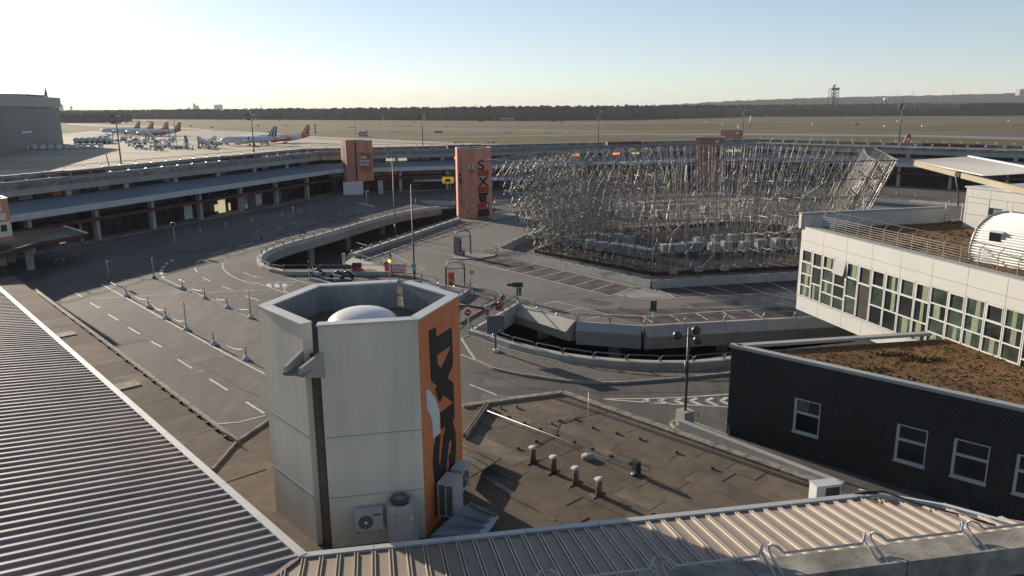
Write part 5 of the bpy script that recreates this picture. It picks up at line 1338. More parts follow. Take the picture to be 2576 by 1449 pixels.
# white canopy
cn = thing('canopy', 'big white corrugated canopy on a tan steel beam above the penthouse', 'canopy', P(2400, 470, 12))
CZ2 = 12.6
cA, cB, cC, cD = P(2297, 404, CZ2), P(2439, 395, CZ2+.6), P(2624, 430, CZ2+.6), P(2473, 439, CZ2)
c0 = cA; tl = lambda u, v: (cA+(cD-cA)*u)*(1-v)+(cB+(cC-cB)*u)*v
MB().add([tl(0, 0), tl(1, 0), tl(1, 1), tl(0, 1)]+[tl(0, 0)-Vector((0, 0, .12)), tl(1, 0)-Vector((0, 0, .12)), tl(1, 1)-Vector((0, 0, .12)), tl(0, 1)-Vector((0, 0, .12))], [(0, 1, 2, 3), (4, 7, 6, 5), (0, 4, 5, 1), (3, 2, 6, 7), (0, 3, 7, 4), (1, 5, 6, 2)]).out('sheet', M['white'], cn)
for i in range(30):
    u = i/30; MB().beam(tl(u, 0)+Vector((0, 0, .03)), tl(u, 1)+Vector((0, 0, .03)), .10, .07).out('corrugation', M['white'], cn)
tan_ = mat('tan steel', (.27, .235, .165), .6, var=.06)
c3 = P(2610, 479, CZ2)
MB().beam(c0.lerp(c3, .02)+Vector((0, -.1, -.25)), c0.lerp(c3, .46)+Vector((0, -.1, -.25)), .22, .42).out('beam', tan_, cn)
MB().beam(c0.lerp(c3, .50)+Vector((0, -.1, -.25)), c3+Vector((0, -.1, -.25)), .22, .42).out('beam', tan_, cn)
MB().beam(c0.lerp(c3, .46)+Vector((0, .1, -.25)), c0.lerp(c3, .50)+Vector((0, .1, -.25)), .2, .36).out('beam_joint', M['dark'], cn)
MB().beam(c0+Vector((-.3, 0, -.15)), c0.lerp(c3, .02)+Vector((0, 0, -.2)), .3, .4).out('beam_end', M['dark'], cn)
MB().beam(tl(0, 1)-Vector((0, 0, .1)), tl(0, 0)-Vector((0, 0, .1)), .2, .2).out('edge', M['metal_l'], cn); MB().beam(tl(0, 1)+Vector((0, .1, .05)), tl(1, 1)+Vector((0, .1, .05)), .25, .2).out('ridge', M['metal_l'], cn)
q = c0.lerp(c3, .47); MB().tube([q+Vector((0, .3, -.4)), q+Vector((.7, .8, -2.0)), q+Vector((.8, .8, -3.0))], .06, 5).out('strut', M['pole'], cn)
# retaining wall, rail and lamp by the black building
rw_ = thing('retaining_wall', 'low stained concrete wall running under the black brick building', 'wall', P(1800, 1110, .5))
w0, w1 = P(1712, 1074, .9), P(2120, 1235, .9); nW = 6
for i in range(nW):
    a, b = w0.lerp(w1, i/nW), w0.lerp(w1, (i+.99)/nW); a.z = b.z = .5
    MB().beam(a, b, .35, 1.6).out('wall_panel', M['concrete_b'], rw_)
railing(rw_, [P(1752, 1060, .9), P(1833, 1100, .9)], 3, .7, .035, 'rail', .1, lean=.05)
lq = P(1722, 1075, 0); lp = thing('globe_lamp', 'tall lamp with three dark round globes on a concrete foot by the black building', 'street lamp', lq)
MB().box((lq.x, lq.y, .5), (.75, .75, 1.1), .5).out('foot', M['concrete'], lp)
zt2 = Zat(lq.x, lq.y, 825); MB().tube([(lq.x, lq.y, 1.0), (lq.x, lq.y, zt2)], .075, 8).out('pole', M['pole'], lp)
MB().tube([(lq.x-.08, lq.y-.05, 3.3), (lq.x-.08, lq.y-.05, 4.0)], .10, 8).out('control_box', M['pole'], lp)
for dx, dy, dz in ((-.66, -.1, -.40), (.50, .45, -.28), (.42, -.35, -.62)):
    MB().tube([(lq.x, lq.y, zt2-.45), (lq.x+dx*.6, lq.y+dy*.6, zt2-.45), (lq.x+dx, lq.y+dy, zt2+dz)], .03, 6).out('arm', M['pole'], lp)
    MB().ball((lq.x+dx, lq.y+dy, zt2+dz), .27, 16, 10).out('globe', M['lampgrey'], lp)
# ------------------------------------------------------------------ scaffold bowl
rs = random.Random(21)
base = [Vector(p) for p in ((2.8, 91.0), (14.6, 79.6), (37.5, 86.0), (45.5, 109), (36, 120), (12, 111.5))]
rim = [Vector(p) for p in ((-2.6, 89.5), (12.6, 75.2), (41.5, 83.6), (52.0, 111.8), (38.5, 127), (9, 116.5))]
# use survey for visible corners
bz = 0.0
b_ = [P(1347, 634, .1), P(1645, 691, .1)]
base[0] = b_[0].xy; base[1] = b_[1].xy
TOPZ = [12.1, 12.4, 12.1, 11.9, 11.9, 11.8]
sc = thing('scaffold_bowl', 'huge bowl shaped sculpture of scaffold tubes flaring outwards on the parking deck', 'scaffold', (22, 98, 0))
tubes = []      # (p, q, r, bright)
def T_(a, b, r=.045): tubes.append((Vector(a), Vector(b), r))
TH = 2.9        # depth of the wall of frames
levels = 6
frames = []
for i in range(6):
    j = (i+1) % 6; Lr = (rim[j]-rim[i]).length; n = max(4, round(Lr/2.35))
    near = i in (0, 1)
    for k in range(n):
        u = (k+rs.uniform(-.03, .03))/n
        b = base[i].lerp(base[j], u); t = rim[i].lerp(rim[j], u); tz = TOPZ[i]*(1-u)+TOPZ[j]*u
        frames.append((i, Vector((b.x, b.y, .35)), Vector((t.x, t.y, tz))))
nf = len(frames); cen = Vector((24.5, 99.0, 0))
grid = []
for i, b, t in frames:
    inw = (cen-Vector((b.x, b.y, 0))); inw.z = 0; inw.normalize()
    outer_ = [b.lerp(t, k/levels) for k in range(levels+1)]
    inner_ = [p+inw*(TH*(1.0-.25*k/levels))+Vector((0, 0, -.1)) for k, p in enumerate(outer_)]
    grid.append((outer_, inner_, inw))
    frames_i = i
    near = i in (0, 1)
    lat = Vector((-inw.y, inw.x, 0))
    for side in (outer_, inner_):
        for k in range(levels):
            if near and side is inner_ and k > 2: continue
            d = (side[k+1]-side[k])*.05
            T_(side[k]-d, side[k+1]+d, .045 if not near else .03)
    if not near:
        for k in range(levels): T_(outer_[k]+lat*.4, outer_[k+1]+lat*.4, .045)
    for k in range(levels+1):
        T_(outer_[k], inner_[k], .03)
        if k < levels:
            if not near or k % 2: T_(outer_[k], inner_[k+1], .026)
            if not near: T_(inner_[k], outer_[k+1], .026)
    for k in range(1, levels+1):
        p = inner_[k]
        T_((p.x, p.y, max(0.2, p.z-(2.0, 4.0, 6.2)[k % 3])), (p.x, p.y, p.z+.3), .03)
for q in range(nf):
    o0, i0, _w = grid[q]; o1, i1, _ = grid[(q+1) % nf]; fi = frames[q][0]; near = fi in (0, 1)
    for k in range(levels+1):
        ex = (o1[k]-o0[k])*.12
        T_(o0[k]-ex+Vector((0, 0, .12)), o1[k]+ex+Vector((0, 0, .02)), .05 if k == levels else (.030 if near else .048))
        if not near or k < 3: T_(i0[k]-ex*.5, i1[k]+ex*.5, .035)
        if k < levels:
            if (q+k) % (3 if near else 2) == 0: T_(o0[k], o1[k+1], .026)
            if not near:
                if (q+k) % 2: T_(i1[k], i0[k+1], .026)
                if q % 2: T_(o1[k], i0[k+1], .024)
                m0_ = o0[k].lerp(o0[k+1], .5); m1_ = o1[k].lerp(o1[k+1], .5); T_(m0_-ex, m1_+ex, .026)
for q in range(nf):      # lighter frames half way between the main ones
    o0, i0, inw = grid[q]; o1, i1, _ = grid[(q+1) % nf]; near = frames[q][0] in (0, 1)
    for u in (() if near and q % 2 else (.5,)):
        mo = [a.lerp(b, u) for a, b in zip(o0, o1)]; mi = [a.lerp(b, u) for a, b in zip(i0, i1)]
        for k in range(2 if near else 0, levels):
            T_(mi[k], mi[k+1], .022); T_(mo[k], mi[k+1], .022) if (q+k) % 2 else T_(mi[k], mo[k+1], .022)
            if not near or k > 2: T_(mo[k], mo[k+1], .022)
            p = mi[k+1]; T_((p.x, p.y, max(.2, p.z-(3.2, 2.1)[k % 2])), (p.x, p.y, p.z+.2), .022)
            T_(mi[k].lerp(mi[k+1], .5), i1[k].lerp(i1[k+1], .5), .022)
# terraces inside, behind the far sides
for q in range(0, nf):
    o0, i0, inw = grid[q]; o1, i1, _ = grid[(q+1) % nf]; near = frames[q][0] in (0, 1)
    for k in range(0, levels+1):
        for m_ in (1, 2):
            f = max(0.0, 1-.14*k); p = i0[k]+inw*(1.8*m_)*f; r_ = i1[k]+inw*(1.8*m_)*f
            if near and (k > 2 or m_ == 2): continue
            if k <= 4:
                dn = Vector((0, 0, .6*m_))
                T_(p-dn, r_-dn, .035); T_((p.x, p.y, 0.3), (p.x, p.y, p.z+.2), .028)
                if (q+m_) % 2: T_(p-dn-Vector((0, 0, 1.4)), r_-dn, .026)
                T_(p-dn, i0[k], .028)
# regular stubs that lean out of the skin and catch the sun
SV = Vector((.34, .25, .9))
for q in range(nf):
    o0, i0, inw = grid[q]; o1 = grid[(q+1) % nf][0]
    for k in range(levels*2):
        for u in ((.0, .5) if frames[q][0] == 0 else (.25,)):
            if frames[q][0] not in (0, 5) and (q+k) % 2: continue
            a = o0[k//2].lerp(o0[min(levels, k//2+1)], .5*(k % 2)).lerp(o1[k//2].lerp(o1[min(levels, k//2+1)], .5*(k % 2)), u+.25*(k % 2))
            T_(a-SV*.3, a+SV*.34, .034)
# tall inner masts
for x, y in ((1708, 612), (1640, 690)):
    b = P(x, y, 0); T_((b.x, b.y, .1), (b.x, b.y, 11.5), .09)
print('tubes', len(tubes))
def tubemesh(mb, a, b, r):
    mb.tube([a, b], r, 5, True, caps=False)
unit = MB().tube([(0, 0, 0), (0, 0, 1)], 1, 6, True)
ume = piece(unit, 'tube', M['cage'])
for p in ume.polygons: p.use_smooth = len(p.vertices) == 4
tubes.sort(key=lambda t: ((t[0]+t[1])/2-Vector((0, 0, 18))).length/((t[1]-t[0]).length*t[2]+.02))
rest = MB(); rest2 = MB(); lead = tubes[:300]
for a, b, r in lead:
    o = bpy.data.objects.new('tube', ume); C.objects.link(o); o.parent = sc
    d = b-a; o.location = a-Vector((22, 98, 0)); o.rotation_mode = 'QUATERNION'; o.rotation_quaternion = d.to_track_quat('Z', 'Y'); o.scale = (r, r, d.length)
for i, (a, b, r) in enumerate(tubes[300:]): tubemesh(rest if i % 2 else rest2, a, b, r)
rest.v += rest2.v and [] or []
rest.out('tube_lattice', M['cage'], sc, kind='stuff'); rest2.out('tube_lattice', M['tube_b'], sc, kind='stuff')
# brown base beams and boards
for i in range(6):
    a, b = Vector((*base[i], .2)), Vector((*base[(i+1) % 6], .2)); d = (b-a).normalized()
    n = 4
    for k in range(n): MB().beam(a.lerp(b, k/n), a.lerp(b, (k+.99)/n), .35, .40).out('base_beam', M['rust'], sc)
    inn = lambda v, o: Vector((v.x, v.y, 0))+(cen-Vector((v.x, v.y, 0))).normalized()*o
    MB().beam(inn(a, .9)+Vector((0, 0, .12)), inn(b, .9)+Vector((0, 0, .12)), .3, .25).out('base_beam', M['rust'], sc)
bp = [tuple(inn(Vector((*v, 0)), .5)[:2]) for v in base]; bi = [tuple(inn(Vector((*v, 0)), 6.5)[:2]) for v in base]
MB().sheet([bp, list(reversed(bi))], .05).out('base_boarding', M['timber'], sc)
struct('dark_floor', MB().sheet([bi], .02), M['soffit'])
# brown screens low in the bowl
for i, (u0, u1, o) in enumerate(((.1, .45, 4), (.5, .9, 5))):
    pass
# ------------------------------------------------------------------ caged tanks
def make_tank(m):
    t = proto('caged_tank', 'x', 'tank')
    mb = MB(); s = .56; h = 1.0
    mb.lathe([(.001, .16), (.68, .16), (.72, .22), (.72, h), (.66, h+.06), (.15, h+.08), (.15, h+.12), (.001, h+.13)], (0, 0, 0), 4, False)
    mb.v = [(x*math.cos(math.pi/4)-y*math.sin(math.pi/4), x*math.sin(math.pi/4)+y*math.cos(math.pi/4), z) for x, y, z in mb.v]
    mb.out('bottle', M[m], t)
    g = MB()
    for k in range(7):
        o = -s+k*2*s/6
        for a, b in (((o, -s), (o, -s)), ((o, s), (o, s)), ((-s, o), (-s, o)), ((s, o), (s, o))): g.beam((a[0], a[1], .12), (a[0], a[1], h+.05), .022, .022)
    for k in range(6):
        z = .15+k*(h-.1)/5; g.tube([(-s, -s, z), (s, -s, z), (s, s, z), (-s, s, z)], .013, 4, False, closed=True)
    g.out('cage', M['cage'], t)
    p = MB(); p.box((0, 0, .10), (1.2, 1.05, .05))
    for y in (-.45, 0, .45): p.box((0, y, .04), (1.2, .12, .08))
    p.out('pallet', M['timber'], t); return t
tk = {'w': make_tank('tank'), 'b': make_tank('tank_b'), 'y': make_tank('tank_y')}; used = set()
zz = lambda x, y: (1245.8+.2976*x, 523.9+.2976*y)
spots = [(400, 262, 'w', 'at the left end of the lower row'), (470, 290, 'b', 'second in the lower row on the left'), (535, 300, 'b', 'half hidden behind tubes, third from the left'), (610, 318, 'b', 'bluish, left of the white box labelled gap'),
         (690, 332, 'w', 'pale one at the end of the left group'), (800, 352, 'w', 'leading the middle group'), (895, 368, 'w', 'with sagging top in the middle group'), (1010, 382, 'w', 'beside the broken cage'), (1070, 392, 'b', 'first of the bluish four'),
         (1150, 408, 'b', 'second of the bluish four'), (1215, 418, 'b', 'third of the bluish four'), (1285, 432, 'b', 'bluish one nearest the front corner of the base'), (1440, 388, 'w', 'whitest one right of the front corner'), (1530, 384, 'w', 'next to the whitest one'),
         (1620, 378, 'b', 'bluish, third right of the front corner'), (1700, 372, 'b', 'bluish, fourth right of the front corner'), (1845, 372, 'w', 'bulging one right of the gap'), (1955, 362, 'w', 'right of the bulging one'), (2105, 362, 'w', 'in front of the cloudy pair'),
         (2240, 344, 'w', 'left of the last gap'), (2380, 342, 'w', 'last but one before the white building'), (2490, 345, 'w', 'touching the white building in the picture'),
         (425, 215, 'y', 'yellow green one at the far left corner'), (820, 290, 'w', 'left one in the second row'), (915, 292, 'w', 'second one in the second row'), (1030, 300, 'w', 'third one in the second row'), (1130, 318, 'w', 'darkest one in the second row'),
         (1720, 330, 'w', 'in the second row behind the bluish pair'), (1870, 300, 'w', 'second row, above the bulging one'), (2005, 300, 'w', 'second row with clear cage grid'), (2160, 292, 'w', 'cloudy one at the right of the second row'),
         (950, 80, 'w', 'on the far side, leftmost of five'), (1040, 82, 'w', 'on the far side, second of five'), (1150, 80, 'w', 'on the far side, third of five'), (1260, 80, 'w', 'on the far side, fourth of five'), (1390, 82, 'w', 'on the far side, fifth of five'), (1780, 45, 'w', 'on the far side by itself'), (2520, 225, 'b', 'bluish one low behind the white building edge'), (560, 180, 'w', 'blurred one left inside the bowl'), (700, 150, 'w', 'small pale one left inside the bowl')]
for x, y, kind, txt in spots:
    q = P(*zz(x, y), .1)
    lab = 'caged plastic ballast tank in the scaffold, '+txt
    rz_ = R(-46 if x < 1380 else 12)+rs.uniform(-.15, .15)
    scl = 1.22*rs.uniform(.94, 1.06)
    if kind not in used: o = put(tk[kind], q, rz_, lab, scl); used.add(kind)
    else: o = dup(tk[kind], q, rz_, lab, scl)
    o['group'] = 'caged ballast tanks'; o['category'] = 'tank'
# ------------------------------------------------------------------ concrete wall round the scaffold
def barrier(pts, label, hh=.85):
    pp = [Vector((p.x, p.y, 0)) for p in G(.4, *pts)]
    root = thing('barrier_wall', label, 'wall', pp[0])
    for a, b in zip(pp, pp[1:]):
        n = max(1, round((b-a).length/2.1)); d = (b-a).normalized(); nn_ = Vector((-d.y, d.x, 0))
        for k in range(n):
            p, r_ = a.lerp(b, k/n)+d*.02, a.lerp(b, (k+1)/n)-d*.02
            mb = MB(); pr_ = [(-.3, 0), (-.28, .18), (-.12, hh), (.12, hh), (.28, .18), (.3, 0)]
            A = [p+nn_*x+Vector((0, 0, z)) for x, z in pr_]; B = [r_+nn_*x+Vector((0, 0, z)) for x, z in pr_]
            mb.add(A+B, [(j+1, j, 6+j, 6+j+1) for j in range(5)]+[tuple(range(6)), tuple(range(11, 5, -1))]); mb.out('barrier_block', M['concrete_b'] if (k*7) % 5 else M['concrete'], root)
            MB().box((p.lerp(r_, .5).x-nn_.x*.0, p.lerp(r_, .5).y, hh+.01), (.5, .08, .03), math.atan2(d.y, d.x)).out('lifting_slot', M['dark'], root)
barrier([(1256, 633), (1639, 716)], 'concrete barrier wall on the left front side of the scaffold'); barrier([(1639, 716), (2010, 694)], 'concrete barrier wall in shade on the right front side of the scaffold')
barrier([(1254, 632), (1335, 592)], 'short run of concrete barrier at the left corner of the scaffold')
flat('gravel_strip', [(1262, 632), (1340, 596), (1500, 600), (2003, 640), (2003, 690), (1640, 708)], .012, M['asphalt_old'])
for i, (x, y) in enumerate(((1693, 700), (1757, 694), (1822, 691))):
    q = P(x, y, 0); Lr_ = .5; MB().prism([(q.x-.45, q.y-.25), (q.x+.45, q.y-.15), (q.x+.45, q.y+.3), (q.x-.35, q.y+.3)], .5, [.95, 1.05, 1.0, .9]).out('rubble_block', M['kerb'], None, ['largest pale block behind the shaded barrier wall', 'middle pale block behind the shaded barrier wall', 'small pale block behind the shaded barrier wall'][i], 'block')
q = P(1495, 745-2, 0)
sgn = lambda nm, lab, cat, loc: thing(nm, lab, cat, loc)
q = P(1512, 772, 0)
# ------------------------------------------------------------------ street furniture
def pole_lamp(px, pyb, pyt, lab, head=None, r=.09, m='pole', z=0):
    b = P(px, pyb, z); t = thing('lamp_post', lab, 'street lamp', b); zt = Zat(b.x, b.y, pyt)
    MB().tube([(b.x, b.y, z), (b.x, b.y, z+.9), (b.x, b.y, zt)], [r*1.5, r*1.1, r*.7], 8).out('pole', M[m], t)
    MB().tube([(b.x, b.y, z+.8), (b.x, b.y, z+1.6)], r*1.7, 8).out('pole_foot', M[m], t)
    return t, b, zt
t, b, zt = pole_lamp(995, 592, 394, 'tall street lamp with one drooping head left of the red tower')
MB().ball((b.x-.45, b.y, zt+.02), .30, 12, 6, (1.6, .7, .35)).out('lamp_head', M['railw'], t); MB().ball((b.x+.45, b.y+.1, zt+.08), .28, 12, 6, (1.5, .7, .25)).out('lamp_cap', M['glass'], t)
t, b, zt = pole_lamp(1043, 708, 464, 'tall slim lamp mast in front of the left ramp opening')
MB().tube([(b.x, b.y, zt-.4), (b.x, b.y, zt-.05), (b.x+.25, b.y, zt), (b.x+.9, b.y, zt+.02)], .05, 6).out('arm', M['pole'], t)
sg = MB().box((b.x, b.y-.12, Zat(b.x, b.y, 669)), (.55, .06, .6)).out('sign_plate', M['signwhite'], t); MB().box((b.x, b.y-.16, Zat(b.x, b.y, 668)), (.38, .03, .38)).out('sign_symbol', mat('teal', (.05, .3, .27), .5, var=0), t)
# twisted rail objects, simple posts
def post(px, pyb, pyt, lab, r=.04, m='pole_l', cat='post', name='post', foot=None):
    b = P(px, pyb); t = thing(name, lab, cat, b); zt = Zat(b.x, b.y, pyt)
    MB().tube([(b.x, b.y, 0), (b.x, b.y, zt)], r, 6).out('pole', M[m], t)
    if foot: MB().box((b.x, b.y, .12), (.28, .28, .24)).out('foot', M['pole'], t)
    return t, b, zt
# chain posts on white cone feet
def cpost(px, py, pyt, lab, rod=0):
    b = P(px, py); t = thing('chain_post', lab, 'chain post', b, 0, 'chain posts along the bus bays')
    MB().lathe([(.29, 0), (.29, .06), (.11, .30), (.06, .33)], (b.x, b.y, 0), 12).out('foot', M['cone'], t)
    zt = max(1.0, Zat(b.x, b.y, pyt)); MB().tube([(b.x, b.y, .3), (b.x, b.y, zt)], .045, 6).out('pole', M['pole_l'], t)
    MB().cyl((b.x, b.y, .55), .07, .12, 8).out('collar', M['pole'], t)
    return b, zt
row1 = [(zl(1285, 945, 0), zl(1270, 835, 0), 'first chain post of the left row, next to the shadow'), (zl(1512, 1060, 0), zl(1496, 945, 0), 'second chain post of the left row'), (zl(1683, 1172, 0), zl(1665, 1052, 0), 'third chain post of the left row'),
        (zl(1893, 1288, 0), zl(1855, 992, 0), 'chain post with the tallest rod, in the left row'), (zl(2172, 1435, 0), zl(2157, 1302, 0), 'fifth chain post of the left row'), ((620, 905), (615, 870), 'nearest chain post, just left of the big tower')]
row2 = [(zl(1855, 868, 0), zl(1845, 768, 0), 'first chain post of the right row, by the tall dark footed post'), (zl(2080, 965, 0), zl(2067, 852, 0), 'second chain post of the right row'), (zl(2310, 1063, 0), zl(2300, 948, 0), 'third chain post of the right row'), (zl(2545, 1165, 0), zl(2523, 878, 0), 'chain post with a thin tall rod behind the big tower')]
for row, cl in ((row1, 'left'), (row2, 'right')):
    prev = None
    for a, tp, lab in row:
        b, zt = cpost(*a, tp[1], lab)
        if prev:
            p0, p1 = Vector((prev.x, prev.y, .85)), Vector((b.x, b.y, .85)); d = p1-p0
            pts = [p0+d*u+Vector((0, 0, -.5*4*u*(1-u)*.9)) for u in [k/8 for k in range(9)]]
            MB().tube(pts, .022, 5).out('chain', M['signwhite'], None, 'white chain hanging left of the '+lab.replace('chain post', 'post'), 'chain', 'chains of the bus bays')
        prev = b
for p0, p1, lab in (((450, 703), (483, 711), 'short loose white chain end above the right row'), ((278, 710), (308, 720), 'loose chain end in the shadow')):
    a, b = P(*p0, .8), P(*p1, .7); MB().tube([a, a.lerp(b, .5)-Vector((0, 0, .15)), b], .03, 5).out('chain', M['signwhite'], None, lab, 'chain')
for px, pb, pt, lab in ((388, 700, 648, 'tall post with dark foot at the end of the right chain row'), (275, 708, 656, 'post with small dark plates standing in the shadow edge')):
    t, b, zt = post(px, pb, pt, lab, .06, 'pole_l', foot=True)
    MB().box((b.x+.18, b.y, zt-.35), (.22, .08, .55)).out('plate', M['signgrey'], t)
t, b, zt = post(442, 626, 567, 'bent light pole with ring sign in the shaded forecourt', .05, 'pole_l', 'sign', 'sign_post')
MB().lathe([(.32, -.03), (.36, 0), (.32, .03), (.24, .03), (.24, -.03)], (b.x, b.y, zt+.1), 14, axis='y').out('ring_sign', M['pole_l'], t)
for px, pb, pt, lab in ((740, 560, 520, 'light pole beside the kerb in the shade, middle of the forecourt'), (798, 597, 545, 'x'),):
    if lab != 'x': post(px, pb, pt, lab, .05)
t, b, zt = post(923, 515, 480, 'bent light pole on the small pale traffic island', .06, 'signwhite', 'post')
MB().tube([(b.x, b.y, zt), (b.x+.4, b.y, zt+.1), (b.x+.4, b.y, zt-.4)], .06, 6).out('hook', M['signwhite'], t)
t, b, zt = post(1046, 525, 500, 'small post with round head on the ramp parapet', .05); 
t, b, zt = post(1145, 500, 452, 'x' and 'striped post under the yellow taxi sign', .08, 'pole', 'sign', 'taxi_sign')
b = P(1127, 497); 
t = thing('taxi_sign', 'yellow taxi rank sign with black car symbol left of the red tower', 'sign', P(1128, 500))
b = P(1128, 500); za, zb_ = Zat(b.x, b.y, 461), Zat(b.x, b.y, 445); wd = 28*b.y/1939
MB().box((b.x, b.y, (za+zb_)/2), (wd, .2, zb_-za)).out('sign_box', M['signyellow'], t)
mb = MB(); zc_ = (za+zb_)/2-.1
mb.box((b.x, b.y-.12, zc_-.05), (wd*.5, .04, .35)); mb.box((b.x, b.y-.12, zc_+.22), (wd*.32, .04, .3)); mb.box((b.x-.5, b.y-.12, zc_-.3), (.25, .04, .2)); mb.box((b.x+.5, b.y-.12, zc_-.3), (.25, .04, .2)); mb.out('car_symbol', M['black'], t)
MB().tube([(b.x+.6, b.y+.2, 0), (b.x+.6, b.y+.2, za)], .07, 6).out('pole', M['pole'], t)
# covered glass walkway roof behind the taxi sign
Lw2 = Line(P(1040, 478).xy, P(1340, 474).xy); zt = Zat(Lw2(5).x, Lw2(5).y, 447)
t = thing('walkway_roof', 'long rounded glass walkway roof running behind the red tower', 'canopy', Lw2(10, 0, 0))
kk = 14
for i in range(kk):
    a, b2_ = Lw2.len*i/kk+.04, Lw2.len*(i+1)/kk-.04
    pr_ = [(1.2*math.cos(u), .75*math.sin(u)) for u in [math.pi*j/6 for j in range(7)]]
    A = [Lw2(a, x, zt-.7+z) for x, z in pr_]; B = [Lw2(b2_, x, zt-.7+z) for x, z in pr_]
    MB().add(A+B, [(j, j+1, 8+j, 7+j) for j in range(6)]).out('roof_panel', M['metal_l'], t)
for i in range(1, 6, 1): MB().tube([Lw2(Lw2.len*i/6, 0, 0), Lw2(Lw2.len*i/6, 0, zt-.6)], .09, 6).out('column', M['pole'], t)
for i in (1, 2, 3): MB().beam(Lw2(Lw2.len*(i/6.5)-.4, 0, zt+.9), Lw2(Lw2.len*(i/6.5)+1.4, .3, zt+.3), .18, .18).out('skylight_prop', M['white2'], t); MB().tube([Lw2(Lw2.len*(i/6.5)-.4, 0, zt+.8), Lw2(Lw2.len*(i/6.5)-2, 0, zt)], .05, 4).out('stay', M['pole'], t)
for i in range(2): MB().tube([Lw2(0, -1.0+2*i, zt-.7), Lw2(Lw2.len, -1+2*i, zt-.7)], .1, 5).out('gutter', M['metal_l'], t)
# glass shelters with hooped frames
def shelter(cx, cy, w, d, h, ang, lab):
    t = thing('shelter', lab, 'shelter', (cx, cy, 0)); L = Line((cx, cy), ang=ang); r = w/2
    hoop = lambda o: [L(-r, o, 0.1)]+[L(-r*math.cos(a), o, h-r*.75+r*.75*math.sin(a)) for a in [math.pi*k/10 for k in range(11)]]+[L(r, o, .1)]
    for o in (-d/2, d/2): MB().tube(hoop(o), .05, 7).out('hoop', M['pole'], t)
    A, B = hoop(-d/2)[1:-1], hoop(d/2)[1:-1]; k = len(A)
    gl = mat_glass()
    MB().add(A+B, [(i, i+1, k+i+1, k+i) for i in range(k-1)]).out('roof_pane', gl, t)
    for s in (-r, r):
        MB().tube([L(s, -d/2, h-r*.75), L(s, d/2, h-r*.75)], .04, 5).out('rail', M['pole'], t)
    MB().add([L(-r, d/2, .3), L(r, d/2, .3), L(r, d/2, h-r*.75), L(-r, d/2, h-r*.75)], [(0, 1, 2, 3)]).out('back_pane', gl, t)
    MB().tube([L(-r, -d/2, h-r*.75), L(r, -d/2, h-r*.75)], .04, 5).out('rail', M['pole'], t)
    return t, L
_g = []
def mat_glass():
    if _g: return _g[0]
    m = bpy.data.materials.new('clear pane'); m.use_nodes = True; n = m.node_tree; n.nodes.clear()
    o = n.nodes.new('ShaderNodeOutputMaterial'); a = n.nodes.new('ShaderNodeBsdfTransparent'); g = n.nodes.new('ShaderNodeBsdfGlossy'); mx = n.nodes.new('ShaderNodeMixShader')
    d_ = n.nodes.new('ShaderNodeBsdfDiffuse'); d_.inputs[0].default_value = (.5, .5, .5, 1); m2 = n.nodes.new('ShaderNodeMixShader'); m2.inputs[0].default_value = .5
    g.inputs['Roughness'].default_value = .1; n.links.new(g.outputs[0], m2.inputs[1]); n.links.new(d_.outputs[0], m2.inputs[2])
    mx.inputs[0].default_value = .18; n.links.new(a.outputs[0], mx.inputs[1]); n.links.new(m2.outputs[0], mx.inputs[2]); n.links.new(mx.outputs[0], o.inputs[0]); _g.append(m); return m
q = P(1164, 641); h = Zat(q.x, q.y, 577)
t, L = shelter(q.x, q.y, 2.0, 1.3, h, 8, 'glass shelter with hooped frame over the grey ticket machine')
q = P(1154, 641, .12); t = thing('ticket_machine', 'grey ticket machine with dark screens inside the farther hooped shelter', 'ticket machine', q)
hz = Zat(q.x, q.y, 596); MB().box((q.x, q.y, (hz+.12)/2), (.75, .6, hz-.12)).out('cabinet', M['render_in'], t)
for z in (1.75, 1.25, .8): MB().box((q.x+.25, q.y-.31, z), (.22, .03, .3)).out('screen', M['black'], t)
q = P(1166, 642, .12); MB().cyl((q.x, q.y, .12), .18, .6, 10).out('litter_bin', M['red'], None, 'red litter bin at the foot of the grey ticket machine', 'litter bin')
q = P(1146, 722, 0); h = Zat(q.x, q.y, 655)
t, L = shelter(q.x, q.y, 1.9, 1.5, h, 2, 'empty hooped glass shelter with the red box, nearer one')
q = P(1136, 716, 0); t = thing('ticket_box', 'bright red ticket box under the nearer hooped shelter', 'ticket machine', q); zz0, zz1 = Zat(q.x, q.y, 714), Zat(q.x, q.y, 685)
MB().box((q.x, q.y, zz1/2), (.62, .5, zz1)).out('body', M['red'], t); MB().box((q.x, q.y, zz1), (.66, .54, .06)).out('cap', M['redpanel'], t)
# entry posts: red and dark machines
for px, lab in ((893, 'left one of the two dark topped red ticket posts'), (905, 'right one of the two dark topped red ticket posts')):
    q = P(px, 690); t = thing('ticket_post', lab+' by the ramp wall', 'ticket machine', q); z = Zat(q.x, q.y, 662)
    MB().box((q.x, q.y, .3), (.8, .6, .6)).out('foot', M['red'], t); MB().box((q.x, q.y, (z+.6)/2), (.42, .45, z-.6)).out('column', M['red'] if px > 900 else M['black'], t); MB().box((q.x, q.y, z-.2), (.46, .5, .4)).out('head', M['black'], t)
q = P(974, 688); t = thing('barrier_post', 'red barrier post with grey drum head beside the striped board', 'barrier', q); z = Zat(q.x, q.y, 664)
MB().box((q.x, q.y, z/2), (.45, .45, z)).out('body', M['red'], t); MB().lathe([(.3, -.2), (.3, .2)], (q.x, q.y, z), 12, axis='y').out('drum', M['pole'], t); MB().beam((q.x, q.y, z-.9), (q.x-3.0, q.y+.3, z-1.0), .1, .14).out('boom', M['black'], t)
